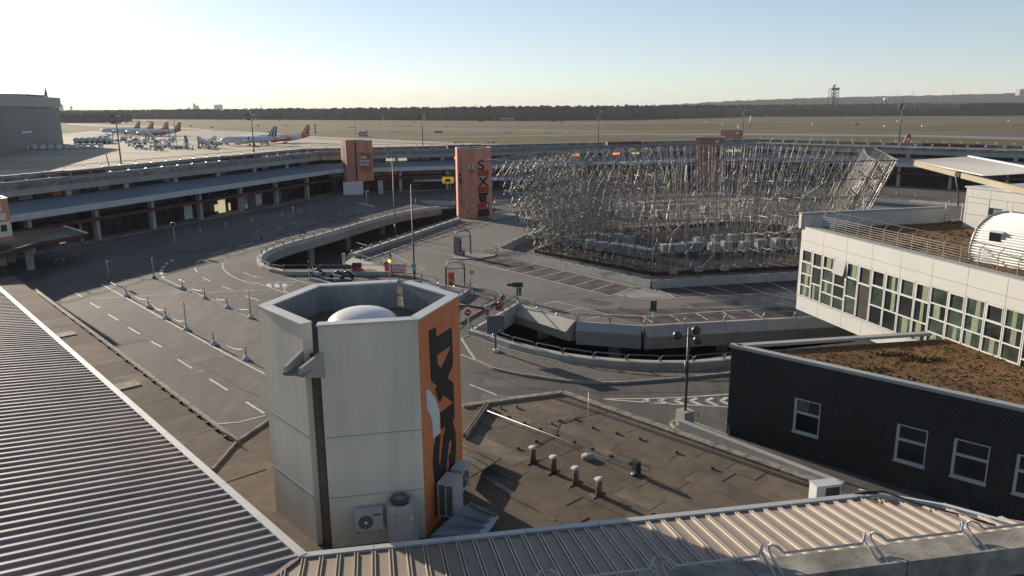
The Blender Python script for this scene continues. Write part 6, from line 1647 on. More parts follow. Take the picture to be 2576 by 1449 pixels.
# red white striped safety board
q0, q1 = P(981, 690), P(1019, 691); Ls = Line(q0.xy, q1.xy); t = thing('safety_board', 'red and white striped safety board with amber lamp', 'safety barrier', q0)
mbw, mbr_ = MB(), MB()
Ls.box(mbw, 0, Ls.len, -.04, .04, .2, 1.25)
for i in range(6): Ls.box(mbr_, .15+i*.32, .30+i*.32, -.06, -.04, .85, 1.15)
for i in range(9):
    a = .1+i*.21; mbr_.add([Ls(a, -.06, .35), Ls(a+.09, -.06, .35), Ls(a+.22, -.06, .75), Ls(a+.13, -.06, .75)], [(0, 1, 2, 3)])
mbw.out('board', M['signwhite'], t); mbr_.out('red_marking', M['red'], t)
Ls.box(MB(), 0, Ls.len, -.06, -.04, .2, .3).out('red_strip', M['red'], t)
MB().ball((*Ls(0, 0)[:2], 1.5), .16, 8, 6).out('warning_lamp', M['amber'], t)
# blue white sign, small signs
def signpost(px, pyb, plates, lab, m='pole_l', r=.045, top=None):
    b = P(px, pyb); t = thing('sign_post', lab, 'sign', b); zt = Zat(b.x, b.y, top)
    MB().tube([(b.x, b.y, 0), (b.x, b.y, zt)], r, 6).out('pole', M[m], t)
    k = b.y/1939
    for (x0, y0, x1, y1), mm, nm in plates:
        z1, z0 = Zat(b.x, b.y, y0), Zat(b.x, b.y, y1); xa, xb = b.x+(x0-px)*k, b.x+(x1-px)*k
        MB().box(((xa+xb)/2, b.y-.09, (z0+z1)/2), (xb-xa, .05, z1-z0)).out(nm, M[mm], t)
    return t, b, k
t, b, k = signpost(868, 682, [((863, 636, 871, 665), 'signwhite', 'tall_panel'), ((865, 645, 869, 650), 'black', 'symbol'), ((865, 639, 869, 642), 'black', 'symbol'), ((865, 655, 869, 657), 'black', 'symbol')], 'narrow white sign with black symbols at the ramp wall', 'pole', .06, 640)
t, b, k = signpost(755, 605, [((753, 568, 772, 588), 'signgrey', 'plate')], 'square dark sign seen from behind on the curved parapet', 'pole', .06, 568)
signpost(659, 604, [((657, 591, 661, 600), 'pole', 'plate')], 'tiny dark marker post left of the curved parapet', 'pole', .08, 592)
t, b, k = signpost(779, 705, [((775, 657, 783, 672), 'signgreen', 'round_plate')], 'light pole with round green sign left of the ramp wall', 'signwhite', .06, 657)
signpost(983, 660, [((981, 634, 985, 650), 'signgrey', 'plate')], 'thin grey pole with small plate above the striped board', 'pole_l', .05, 634)
signpost(1184, 732, [((1183, 680, 1193, 690), 'pole_l', 'plate')], 'thin light pole with small framed plate beside the nearer shelter', 'pole_l', .05, 682)
t, b, k = signpost(1303, 756, [((1289, 710, 1316, 722), 'signgreen', 'arrow_plate'), ((1299, 723, 1303.5, 743), 'signgrey', 'side_plate'), ((1305, 723, 1312, 735), 'signgreen', 'small_plate'), ((1305, 736, 1312, 743), 'signgrey', 'small_plate')], 'sign post with arrow shaped board and small plates at the tip of the parapet', 'signwhite', .055, 711)
z0, z1 = Zat(b.x, b.y, 722), Zat(b.x, b.y, 710); x = b.x-14*k
MB().prism([(x, b.y-.12), (x, b.y-.06), (x-.5, b.y-.09)], z0+.1, z1-.1).out('arrow_tip', M['signgreen'], t)
t, b, k = signpost(1642, 812, [((1634, 756, 1650, 773), 'signgreen', 'plate'), ((1633, 773, 1650, 783), 'signgreen', 'lower_plate')], 'two dark green sign plates on a white pole at the deck edge', 'signwhite', .06, 756)
t, b, k = signpost(1179, 838, [((1176, 773, 1182, 800), 'signwhite', 'plate_back')], 'narrow no entry sign on a white pole at the tip of the right ramp wall', 'signwhite', .06, 775)
MB().cyl((b.x, b.y-.16, 0), .01, .01).out('bolt', M['pole'], t)
z = Zat(b.x, b.y, 785); MB().lathe([(.01, -.015), (.28, -.015), (.28, .015), (.01, .015)], (b.x-.02, b.y-.14, z), 18, axis='y').out('red_disc', M['red'], t); MB().box((b.x-.02, b.y-.17, z), (.36, .02, .09)).out('white_bar', M['signwhite'], t)
# big blank sign on post with concrete foot
b = P(1247, 888, 0); t = thing('blank_sign', 'large blank grey sign board seen from behind on a post with concrete foot', 'sign', b); Lz = Line((b.x, b.y), ang=13)
zf = Zat(b.x, b.y, 878); MB().box((b.x, b.y, zf/2), (.42, .42, zf)).out('foot', M['signwhite'], t); z1 = Zat(b.x, b.y, 835); MB().box((b.x, b.y, z1/2), (.14, .14, z1)).out('pole', M['signgrey'], t)
k = b.y/1939; za, zb2 = Zat(b.x, b.y, 838), Zat(b.x, b.y, 795)
Lz.box(MB(), -23*k, 23*k, -.05, .05, za, zb2).out('board', M['signgrey'], t)
Lz.box(MB(), -24*k, 24*k, -.07, .03, zb2, zb2+.06).out('top_edge', M['pole_l'], t); Lz.box(MB(), 9.5*k, 12*k, -.08, -.05, za+.15, za+.3).out('sticker', M['signwhite'], t)
# red ticket column with barrier arm
b = P(1258, 778, 0); t = thing('ticket_column', 'tall red ticket column right of the barrier arm', 'ticket machine', b); z = Zat(b.x, b.y, 758)
MB().lathe([(.25, .1), (.25, z-.08), (.2, z)], (b.x, b.y, 0), 12).out('body', M['red'], t); MB().box((b.x-.3, b.y, z-.5), (.22, .3, .7)).out('reader', M['black'], t)
b = P(1226, 800, 0); t = thing('boom_gate', 'dark red barrier boom with round drum reaching left from its red post', 'barrier', b); z = Zat(b.x, b.y, 778)
MB().box((b.x, b.y, z/2), (.3, .3, z)).out('post', M['red'], t); MB().lathe([(.3, -.12), (.3, .12)], (b.x, b.y, z+.1), 14, axis='y').out('drum', M['pole_l'], t)
e = P(1150, 790, 1.0); MB().tube([(b.x, b.y, z), (e.x, b.y+.5, z+.35)], [.12, .07], 7).out('arm', M['redband'], t)
# scooters parked behind the tower
def scooter(px, py, lab, tilt=0):
    b = P(px, py); t = thing('scooter', lab, 'scooter', b); 
    for dx in (-.6, .6): MB().lathe([(.12, -.05), (.25, -.05), (.25, .05), (.12, .05)], (b.x+dx, b.y, .25), 14, axis='y').out('wheel', M['tyre'], t)
    MB().tube([(b.x+.55, b.y, .45), (b.x+.2, b.y, .75), (b.x-.2, b.y, .72)], [.12, .17, .12], 8).out('seat', M['black'], t)
    MB().tube([(b.x+.6, b.y, .3), (b.x, b.y, .35), (b.x-.35, b.y, .4), (b.x-.45, b.y, .9)], [.14, .12, .12, .08], 8).out('body', M['signwhite'] if tilt else M['pole'], t)
    MB().tube([(b.x-.6, b.y, .25), (b.x-.45, b.y, 1.1)], .04, 6).out('fork', M['pole_l'], t); MB().tube([(b.x-.45, b.y-.3, 1.12), (b.x-.45, b.y+.3, 1.12)], .03, 6).out('handlebar', M['black'], t)
scooter(848, 701, 'white and black scooter parked by the low wall behind the big tower', 1); scooter(872, 701, 'black scooter parked right of the white one')
scooter(798, 694, 'small light scooter parked alone left of the other two', 1)
def bicycle(px, py, lab, a=0.4):
    b = P(px, py); t = thing('bicycle', lab, 'bicycle', b); L = Line((b.x, b.y), ang=math.degrees(a))
    for d in (-.55, .55):
        c = L(d, 0, .34); pts = [L(d+.33*math.cos(u), 0, .34+.33*math.sin(u)) for u in [2*math.pi*i/14 for i in range(14)]]
        MB().tube(pts, .03, 5, closed=True).out('wheel', M['tyre'], t)
    MB().tube([L(-.55, 0, .34), L(-.15, 0, .85), L(.4, 0, .8), L(.55, 0, .34)], .025, 5).out('frame', M['signwhite'], t); MB().tube([L(.4, -.25, 1.0), L(.4, .25, 1.0)], .02, 5).out('handlebar', M['black'], t); MB().box(L(-.2, 0, .95), (.25, .14, .06), a).out('saddle', M['black'], t)
bicycle(150, 668, 'bicycle leaning in the deep shade below the left canopy')
for i, (x, y) in enumerate(((250, 745), (165, 708))):
    pass
# small bollards in front of the terminal wings
bol = None
def bollard(px, py, lab, h=.9):
    b = P(px, py); t = thing('bollard', lab, 'bollard', b, 0, 'bollards along the terminal kerb'); MB().cyl((b.x, b.y, 0), .11, h, 8).out('post', M['concrete'], t); MB().cyl((b.x, b.y, h), .2, .12, 8).out('cap', M['kerb'], t)
for i, (x, y) in enumerate(((2131, 478), (2169, 483), (2211, 488), (2255, 494), (2304, 499), (439, 600), (505, 588), (568, 576), (635, 562), (710, 548), (757, 539), (780, 533), (750, 541))):
    bollard(x, y, ('stone bollard at the kerb of the far right wing, number %s from the scaffold' % ['one', 'two', 'three', 'four', 'five'][i]) if i < 5 else 'small bollard on the shaded kerb of the left wing, %s from the near end' % ['first', 'second', 'third', 'fourth', 'fifth', 'sixth', 'seventh', 'eighth'][i-5])
# shop signs under the left wing canopy
def facesign(L, px, py, w, h, m, lab, s=-.06, cat='sign'):
    t_, z = onwall(L, s, px, py); c = L(t_, s, z); L.box(MB(), t_-w/2, t_+w/2, s-.05, s, z-h/2, z+h/2).out('shop_sign', M[m], None, lab, cat)
facesign(LW, 614, 491, 1.6, .5, 'blind', 'yellowish lit number sign on the red fascia of the left wing', -.55)
for px, py, w, h, m, lab in ((544, 523, .9, 1.2, 'lit', 'warm lit window poster in the left wing shopfront'), (562, 528, .7, .8, 'lit', 'smaller warm poster right of the lit one'), (577, 520, .5, 1.3, 'lit', 'tall narrow warm poster in the shopfront'), (620, 549-20, .9, 2.3, 'signwhite', 'tall white advertising column in the shopfront'), (652, 527, 2.0, 2.2, 'concrete_b', 'pale striped shutter in the left wing'),
                             (908-20, 520-8, 1.0, 2.3, 'signwhite', 'second tall white board farther along the wing')):
    facesign(LW, px*1.0 if px > 900 else px, py, w, h, m, lab, 1.9, 'poster')
q = P(900, 492); Lt = Line((q.x-3, q.y), ang=16)
tt_ = thing('wall_panel', 'white blank wall panel below the poster tower', 'wall panel', Lt(0, 0, 0)); Lt.box(MB(), 0, 4.2, 0, .2, .1, 2.9).out('panel', M['white2'], tt_); Lt.box(MB(), 7.4, 8.4, 0, .9, .1, 2.9).out('panel', M['concrete'], tt_)
facesign(BW, 885-8+20, 455-1, 2.2, .5, 'blind', 'dim yellow sign plate on the canopy under the poster tower', -.6)
# ------------------------------------------------------------------ apron: hangar, aircraft, vehicles, masts
AZ = -4.0
ha = P(160, 362, AZ); hb = P(-60, 402, AZ)
hz_ = Zat(ha.x, ha.y, 246)
Lh = Line(ha.xy, hb.xy)
hg = thing('hangar', 'large grey hangar with overhanging roof edge at the far left', 'hangar', ha)
Lh.box(MB(), 0, Lh.len+60, -60, 0, AZ, hz_-9.5).out('lower_wall', M['hangar'], hg)
n = 13
for i in range(n):
    w = (Lh.len+30)/n; Lh.box(MB(), i*w+.15, (i+1)*w-.15, -.2, .3, hz_-15.5, hz_-6.3).out('wall_panel', M['hangar'], hg)
Lh.box(MB(), 0, Lh.len+60, -60, -.25, hz_-15.5, hz_-6.3).out('upper_wall', M['hangar'], hg)
MB().prism([Lh(-2.5, 1.2)[:2], Lh(Lh.len+60, 1.2)[:2], Lh(Lh.len+60, -60)[:2], Lh(-2.5, -60)[:2]][::-1], hz_-6.2, hz_).out('roof', M['vehgrey'], hg)
MB().prism([Lh(3, -6)[:2], Lh(12, -6)[:2], Lh(50, -9)[:2], Lh(50, -30)[:2], Lh(3, -30)[:2]][::-1], [hz_+.8]*5, [hz_+1.8, hz_+2.0, hz_+1.6, hz_+1.6, hz_+1.8]).out('roof_edge_truss', M['pole'], hg)
mb = MB()
for i in range(14): mb.beam(Lh(3+i*4, -5, hz_), Lh(3+i*4, -5, hz_+1.5), .5, .5)
mb.tube([Lh(5, -5, hz_+1.5), Lh(6, -5, hz_+6), Lh(9, -5, hz_+1.8)], .5, 5); mb.out('roof_strut', M['pole'], hg)
Lh.box(MB(), Lh.len*.45, Lh.len*.56, .2, 1, hz_-21, hz_-20).out('wall_lamp', M['signwhite'], hg)

def aircraft(name, lab, tail, paint, Lf_=37.0, dark=False):
    """single aisle airliner, nose to -X, at the origin on z=0"""
    t = proto(name, lab, 'aircraft')
    r = 1.98; z = 3.6; mb = MB()
    prof = [(-.0, .05), (.35, .55), (1.2, 1.1), (2.8, 1.65), (5, 1.98)]
    st = [(x, r_) for x, r_ in prof]+[(Lf_*.7, 1.98), (Lf_*.82, 1.55), (Lf_*.93, .85), (Lf_, .25)]
    n = 16; vs = []; fs = []
    for x, rr in st:
        zc = z+(0 if x < Lf_*.68 else (x-Lf_*.68)*.115)-(0.35*(1-rr/1.98) if x < 5 else 0)
        for k in range(n): a = 2*math.pi*k/n; vs.append((x-Lf_/2, rr*math.cos(a), zc+rr*math.sin(a)*1.03))
    for i in range(len(st)-1):
        for k in range(n): fs.append((i*n+k, (i+1)*n+k, (i+1)*n+(k+1) % n, i*n+(k+1) % n))
    mb.add(vs, fs, True); mb.out('fuselage', M['planewhite'], t)
    x0 = Lf_/2
    # painted red rear or sweep, thin shells just outside the skin
    if tail != 'stripe':
        mb = MB(); vs = []; ss = [(Lf_*.84, 1.47), (Lf_*.93, .87), (Lf_+.02, .27)]
        for x, rr in ss:
            zc = z+(x-Lf_*.68)*.115
            for k in range(n): a = 2*math.pi*k/n; vs.append((x-Lf_/2, (rr+.02)*math.cos(a), zc+(rr+.02)*math.sin(a)*1.03))
        fs = [(i*n+k, (i+1)*n+k, (i+1)*n+(k+1) % n, i*n+(k+1) % n) for i in range(2) for k in range(n)]
        mb.add(vs, fs, True); mb.out('painted_tail_cone', M[paint], t)
        for sgn_ in (-1, 1):   # sweeping band low on the side
            mb = MB(); vs = []; N_ = 12
            for i in range(N_+1):
                u = i/N_; x = 3+u*(Lf_*.62); a0 = R(35)*math.sin(math.pi*min(1, u*1.0))*.9-R(8); w_ = R(26)*math.sin(math.pi*u)+.02
                for a in (a0, a0+w_): vs.append((x-Lf_/2, sgn_*2.0*math.cos(a), z+2.06*math.sin(a)))
            mb.add(vs, [(2*i, 2*i+1, 2*i+3, 2*i+2) if sgn_ < 0 else (2*i, 2*i+2, 2*i+3, 2*i+1) for i in range(N_)]); mb.out('painted_band', M[paint], t)
        MB().lathe([(1.2, 12-x0), (2.02, 14-x0), (2.02, 24-x0), (1.2, 26-x0)], (0, 0, z-.22), 16, axis='x').out('painted_belly', M[paint], t)
    fin = [(x0-6.6, z+1.7), (x0-2.2, z+8.1), (x0-.0, z+8.1), (x0-.9, z+1.3)]
    mb = MB(); vs = [(x, .16, zz) for x, zz in fin]+[(x, -.16, zz) for x, zz in fin]
    mb.add(vs, [(0, 3, 2, 1), (4, 5, 6, 7), (0, 1, 5, 4), (1, 2, 6, 5), (2, 3, 7, 6)]); f = mb.out('tail_fin', M[paint], t)
    if tail == 'stripe':
        for u in (.2, .62):
            q = [(x0-6.6+u*5.7, z+1.75), (x0-2.4+u*2.2, z+8.0), (x0-2.4+(u+.22)*2.2, z+8.0), (x0-6.6+(u+.17)*5.7, z+1.75)]
            for y in (-.19, .19): MB().add([(x, y, zz) for x, zz in q], [(0, 1, 2, 3) if y < 0 else (3, 2, 1, 0)]).out('fin_stripe', M['signwhite'], f)
    else:
        for y in (-.19, .19):     # slanted white name on the fin
            q = [(x0-5.2, z+2.6), (x0-1.9, z+7.2), (x0-1.0, z+7.0), (x0-4.0, z+2.4)]
            for k_ in range(7):
                a, b = k_/7+.02, (k_+.72)/7
                L1 = lambda u: (q[0][0]+(q[1][0]-q[0][0])*u, q[0][1]+(q[1][1]-q[0][1])*u); L2 = lambda u: (q[3][0]+(q[2][0]-q[3][0])*u, q[3][1]+(q[2][1]-q[3][1])*u)
                pp = [L1(a), L1(b), L2(b), L2(a)]
                MB().add([(x, y, zz) for x, zz in pp], [(0, 1, 2, 3) if y < 0 else (3, 2, 1, 0)]).out('fin_letter', M['signwhite'], f)
    for s in (-1, 1):
        w = [(13.5-x0, 1.6*s, z-.9), (24.0-x0, 17*s, z+.6), (25.4-x0, 17*s, z+.6), (21.0-x0, 6*s, z-.5), (20.5-x0, 1.6*s, z-.9)]
        mb = MB(); vs = w+[(x, y, zz-.35) for x, y, zz in w]; k = 5
        fs = [tuple(range(k)) if s > 0 else tuple(reversed(range(k))), tuple(range(2*k-1, k-1, -1)) if s > 0 else tuple(range(k, 2*k))]+[(i, k+i, k+(i+1) % k, (i+1) % k) if s > 0 else (i, (i+1) % k, k+(i+1) % k, k+i) for i in range(k)]
        mb.add(vs, fs); mb.out('wing', M['planewhite'], t)
        MB().add([(24.2-x0, 17*s, z+.5), (25.3-x0, 17*s, z+.5), (26.2-x0, 17.5*s, z+2.6), (25.6-x0, 17.5*s, z+2.6)], [(0, 1, 2, 3), (3, 2, 1, 0)]).out('winglet', M[paint], t)
        MB().lathe([(.9, 11.8-x0), (1.15, 12.2-x0), (1.2, 14.5-x0), (.75, 16.3-x0)], (0, 5.8*s, z-1.75), 14, axis='x').out('engine', M[paint] if tail != 'stripe' else M['planewhite'], t)
        h = [(x0-4.6, .6*s, z+1.5), (x0-1.2, 6.2*s, z+2.0), (x0+.0, 6.2*s, z+2.0), (x0-1.4, .6*s, z+1.5)]
        MB().add(h+[(x, y, zz-.2) for x, y, zz in h], [(0, 1, 2, 3), (7, 6, 5, 4), (0, 4, 5, 1), (2, 6, 7, 3)]).out('tailplane', M['planewhite'], t)
        mb = MB()
        for dx in (0,): mb.lathe([(.55, -.35), (.55, .35)], (20.2-x0, 3.6*s, .58), 12, axis='y')
        mb.tube([(20.2-x0, 3.6*s, .6), (20.2-x0, 3.4*s, z-1)], .16, 6); mb.out('main_gear', M['tyre'], t)
        mb = MB()
        for k_ in range(26): mb.box((6.2+k_*.85-x0, 1.975*s, z+.45), (.28, .06, .36))
        mb.out('cabin_windows', M['black'], t, kind='stuff')
    mb = MB(); mb.lathe([(.4, -.25), (.4, .25)], (5-x0, 0, .42), 12, axis='y'); mb.tube([(5-x0, 0, .4), (5-x0, 0, z-1.5)], .12, 6); mb.out('nose_gear', M['tyre'], t)
    MB().add([(1.25-x0, -.85, z+.5), (1.25-x0, .85, z+.5), (2.1-x0, .95, z+1.15), (2.1-x0, -.95, z+1.15)], [(0, 1, 2, 3), (3, 2, 1, 0)]).out('cockpit_window', M['black'], t)
    return t
def atpx(px, py): return P(px, py, AZ)
# two aircraft at the stands, seen from the nose left side
p1 = aircraft('airliner', 'x', 'stripe', 'maroon', 37); p2 = aircraft('airliner', 'x', 'red', 'planered', 37)
a, b = atpx(568, 361), atpx(702, 360)
put(p1, atpx(628, 366), R(-4), 'pale blue white airliner with maroon and white striped tail, nearest of the parked aircraft')
put(p2, atpx(712, 360), R(4), 'orange red and white airliner right behind the striped tailed one')
for i, (x, y, lab) in enumerate(((402, 343, 'rightmost and nearest of the four orange tailed airliners parked in a row'), (372, 341, 'second from the right of the four orange tailed airliners'), (337, 339, 'third from the right of the four orange tailed airliners'), (305, 337, 'leftmost of the four orange tailed airliners in a row'))):
    dup(p2, atpx(x, y), R(10), lab)['group'] = 'four parked orange tailed airliners'
q = P(2281, 356, AZ); t = thing('airliner_tail', 'red aircraft tail with white round emblem showing above the far right roof', 'aircraft', (q.x*.86, q.y*.86, AZ))
tx, ty = q.x*.80, q.y*.80; zt, zb3 = Zat(tx, ty, 338), Zat(tx, ty, 362); kx = ty/1939
MB().prism([(tx-9*kx, ty), (tx+9*kx, ty), (tx+9*kx, ty+.4), (tx-9*kx, ty+.4)], AZ+2, zb3, None).out('fuselage_end', M['planewhite'], t)
MB().add([(tx-9*kx, ty-.1, zb3), (tx+9*kx, ty-.1, zb3), (tx+9*kx, ty-.1, zt), (tx-1*kx, ty-.1, zt), (tx-9*kx, ty+.3, zb3), (tx+9*kx, ty+.3, zb3), (tx+9*kx, ty+.3, zt), (tx-1*kx, ty+.3, zt)], [(0, 1, 2, 3), (7, 6, 5, 4), (0, 3, 7, 4), (1, 5, 6, 2), (2, 6, 7, 3)]).out('tail_fin', M['redpanel'], t)
MB().lathe([(.01, -.05), (.75, -.05), (.75, .05), (.01, .05)], (tx+3*kx, ty-.15, (zt+zb3)/2-.3), 14, axis='y').out('emblem', M['signwhite'], t)
# vehicles
def van(m='vehwhite'):
    t = proto('van', 'x', 'van')
    MB().prism([(-2.4, -.95), (2.4, -.95), (2.4, .95), (-2.4, .95)], .45, 1.2).out('body', M[m], t)
    MB().prism([(-1.6, -.93), (2.38, -.93), (2.38, .93), (-1.6, .93)], 1.2, 2.3, [(-1.0, -.85), (2.3, -.85), (2.3, .85), (-1.0, .85)]).out('cabin', M[m], t)
    for s in (-1, 1): MB().add([(-1.35, .96*s, 1.3), (2.0, .96*s, 1.3), (2.0, .90*s, 2.0), (-.95, .90*s, 2.0)], [(0, 1, 2, 3), (3, 2, 1, 0)]).out('side_window', M['glass'], t)
    MB().add([(-1.63, -.8, 1.25), (-1.63, .8, 1.25), (-1.1, .75, 2.15), (-1.1, -.75, 2.15)], [(0, 1, 2, 3), (3, 2, 1, 0)]).out('windscreen', M['glass'], t)
    for x in (-1.5, 1.5):
        for s in (-1, 1): MB().lathe([(.36, -.12), (.36, .12)], (x, .88*s, .36), 10, axis='y').out('wheel', M['tyre'], t)
    return t
def tanker(m='vehwhite'):
    t = proto('tanker', 'x', 'tank truck')
    MB().lathe([(.3, -3.4), (1.25, -3.2), (1.3, 3.2), (.3, 3.4)], (0, 0, 2.1), 14, axis='x').out('tank', M[m], t)
    MB().box((-4.6, 0, 1.5), (2.0, 2.3, 2.1)).out('cab', M[m], t); MB().box((0, 0, .75), (9, 1.0, .3)).out('chassis', M['pole'], t)
    MB().box((-5.62, 0, 2.0), (.05, 2.0, .8)).out('windscreen', M['glass'], t)
    for x in (-4.4, 1.6, 2.8):
        for s in (-1, 1): MB().lathe([(.5, -.15), (.5, .15)], (x, 1.0*s, .5), 10, axis='y').out('wheel', M['tyre'], t)
    return t
def stairs_(m='vehgrey'):
    t = proto('boarding_stairs', 'x', 'boarding stairs')
    MB().box((0, 0, .7), (6.5, 2.0, .6)).out('chassis', M['vehwhite'], t)
    MB().beam((-2.6, 0, 1.0), (2.8, 0, 4.2), 1.6, .3).out('flight', M[m], t)
    for s in (-1, 1): MB().beam((-2.6, .8*s, 2.0), (2.8, .8*s, 5.2), .06, .9).out('side_panel', M['vehwhite'], t)
    for x in (1.0, 2.6): MB().beam((x, 0, .8), (x, 0, 3.3+.5*(x-1)), 1.2, .15).out('prop', M['pole'], t)
    for x in (-2.2, 2.2):
        for s in (-1, 1): MB().lathe([(.4, -.15), (.4, .15)], (x, .9*s, .4), 10, axis='y').out('wheel', M['tyre'], t)
    return t
def cart(m='vehgrey'):
    t = proto('baggage_cart', 'x', 'cart')
    MB().box((0, 0, .6), (3.4, 1.6, .2)).out('bed', M[m], t); MB().box((1.5, 0, 1.3), (.15, 1.6, 1.3)).out('end_wall', M[m], t); MB().box((-.6, 0, 1.0), (1.6, 1.3, .6)).out('load', M['vehwhite'], t)
    for x in (-1.2, 1.2):
        for s in (-1, 1): MB().lathe([(.3, -.1), (.3, .1)], (x, .7*s, .3), 8, axis='y').out('wheel', M['tyre'], t)
    return t
def loader():
    t = proto('cargo_loader', 'x', 'loader')
    MB().box((0, 0, 1.0), (8, 2.6, .5)).out('chassis', M['vehgreen'], t); MB().box((-.5, 0, 1.6), (6.5, 2.5, .25)).out('platform', M['vehwhite'], t); MB().box((3.2, 0, 2.0), (1.2, 1.4, 1.7)).out('cab', M['vehwhite'], t)
    for x in (-3, 0, 3):
        for s in (-1, 1): MB().lathe([(.45, -.15), (.45, .15)], (x, 1.1*s, .45), 10, axis='y').out('wheel', M['tyre'], t)
    for s in (-1, 1): MB().beam((-3.5, 1.2*s, 1.7), (2.5, 1.2*s, 2.5), .08, .08).out('rail', M['pole'], t)
    return t
PR = {'v': van(), 't': tanker(), 's': stairs_(), 'c': cart(), 'l': loader()}; seen = set()
def veh(k, px, py, rot, lab, grp, sc_=1.0):
    q = atpx(px, py)
    if k in seen: o = dup(PR[k], q, rot, lab, sc_)
    else: o = put(PR[k], q, rot, lab, sc_); seen.add(k)
    o['group'] = grp
nw = ['first', 'second', 'third', 'fourth', 'fifth', 'sixth', 'seventh', 'eighth', 'ninth', 'tenth', 'eleventh', 'twelfth', 'thirteenth', 'fourteenth', 'fifteenth']
for i in range(13): veh('v', 8+i*20.5, 379-i*.55+(.6 if i % 2 else 0), R(-62+rs.uniform(-6, 6)), 'white van parked in the shade in front of the hangar, %s from the left edge' % nw[i], 'vans parked before the hangar', 1.25)
for i in range(6): veh('t', 195+i*15.5, 363-i*.4, R(-72+rs.uniform(-4, 4)), 'sunlit tank truck in the row beside the hangar, %s from the hangar' % nw[i], 'tank trucks beside the hangar', 1.35)
for i in range(12): veh('v' if i % 2 else 'c', 262+i*15+rs.uniform(-4, 4), 357+rs.uniform(-3, 5), R(rs.uniform(-40, 60)), 'vehicle crowded right of the tank trucks, %s from the left' % nw[i], 'service vehicles on the apron', 1.15)
for i, (x, y) in enumerate(((330, 368), (352, 364), (385, 371), (350, 375), (412, 371), (438, 376), (372, 377), (400, 379), (455, 374), (478, 377))):
    k = 'clcvlccvlc'[i]; veh(k, x, y, R((15, 5, -10, 20, 8, 3, 12, -5, 4, 6)[i]), 'low vehicle in the front rows of the apron yard, %s one' % nw[i], 'service vehicles on the apron', 1.1)
for i, (x, y, r_) in enumerate(((468, 363, 120), (430, 371, 20), (515, 374, 175), (530, 372, 5), (378, 352, 170))):
    veh('s', x, y, R(r_), ['boarding stairs raised high in the middle of the apron yard', 'boarding stairs with white sides left of the yard gap', 'big pale boarding stairs left of the striped tailed airliner', 'boarding stairs right behind the big pale ones', 'small boarding stairs near the row of airliners'][i], 'boarding stairs', 1.3)
for i, (x, y) in enumerate(((505, 362), (522, 363), (545, 365), (557, 364), (280, 343), (318, 349), (345, 349), (262, 347))):
    veh('cl'[i % 2], x, y, R(10*i-20), 'equipment cart %s' % ['left of the airliner nose', 'beside the airliner nose', 'just in front of the airliner nose', 'touching the airliner nose in view', 'before the leftmost orange tailed aircraft', 'under the second aircraft of the row', 'under the third aircraft of the row', 'far left by the aircraft row'][i], 'equipment on the apron', 1.1)
veh('v', 666, 364, R(8), 'white van under the tail of the striped airliner', 'equipment on the apron', 1.2)
# floodlight masts
def mast(px, pyb, pyt, lab, arms, r=.32):
    b = P(px, pyb, AZ); t = thing('floodlight_mast', lab, 'floodlight mast', b, 0, 'floodlight masts on the apron'); zt = Zat(b.x, b.y, pyt)
    MB().tube([(b.x, b.y, AZ), (b.x, b.y, zt)], [r, r*.6], 6).out('mast', M['pole'], t)
    k = b.y/1939
    for dy, w in arms:
        z = zt-dy*k; MB().beam((b.x-w*k, b.y, z), (b.x+w*k, b.y, z), .16, .16).out('cross_arm', M['pole'], t)
        for s in (-1, -.45, .45, 1): MB().box((b.x+s*w*k, b.y-.3, z-.5), (1.0, .9, .8)).out('floodlight', M['pole'] if s < 0 else M['pole_l'], t)
mast(305, 412, 283, 'floodlight mast with two cross arms left in front of the tank trucks', ((6, 9), (22, 9)), .32)
mast(640, 390, 280, 'floodlight mast crossing the striped airliner', ((6, 11), (17, 8)), .32)
mast(1064, 372, 280, 'floodlight mast between the two left towers', ((8, 6), (15, 7)), .28)
mast(1505, 366, 272, 'floodlight mast behind the scaffold, left one', ((5, 6), (11, 5)), .28)
mast(1868, 340, 262, 'floodlight mast beside the farthest salmon tower', ((4, 5), (13, 5)), .3)
mast(2261, 362, 252, 'floodlight mast with cross arms at the far right, wooden looking', ((9, 7), (15, 9)), .3)
for px, pb, pt, lab in ((427, 352, 305, 'thin dark pole in front of the aircraft row, left one'), (443, 355, 302, 'thin dark pole in front of the aircraft row, right one'), (285, 352, 322, 'very thin mast beside the hangar corner'), (275, 418, 377, 'short lit pole behind the left wing roof')):
    b = P(px, pb, AZ); MB().tube([(b.x+ (-1.0 if px == 275 else 0), b.y, Zat(b.x, b.y, pt)), (b.x, b.y, AZ)], .28 if px != 275 else .22, 6).out('pole', M['pole'] if px != 275 else M['pole_l'], None, lab, 'pole')
# chequered monitoring tower and small airfield objects
b = P(905, 343, AZ); t = thing('chequered_box', 'red and white chequered box with a tall striped pole on the airfield', 'airfield marker', b); k = b.y/1939
for i in range(6):
    for j in range(3): MB().box((b.x-5*k+i*3.4*k+5*k, b.y, AZ+2.0*k+j*4*k), (3.4*k, 4, 4*k)).out('chequer', M['maroon'] if (i+j) % 2 else M['signwhite'], t)
b2 = P(895, 343, AZ)
for i in range(10):
    z = AZ+i*4.3*k; MB().beam((b2.x, b2.y, z), (b2.x, b2.y, z+4.3*k), 1.6*k*.6, 1.6*k*.6).out('pole_band', M['maroon'] if i % 2 else M['signwhite'], t)
b = P(794, 339, AZ); t = thing('striped_marker', 'small black and white striped pole left of the chequered box', 'airfield marker', b)
for i in range(6): MB().beam((b.x, b.y, AZ+i*1.5), (b.x, b.y, AZ+i*1.5+1.5), 1.0, 1.0).out('band', M['black'] if i % 2 else M['signwhite'], t)
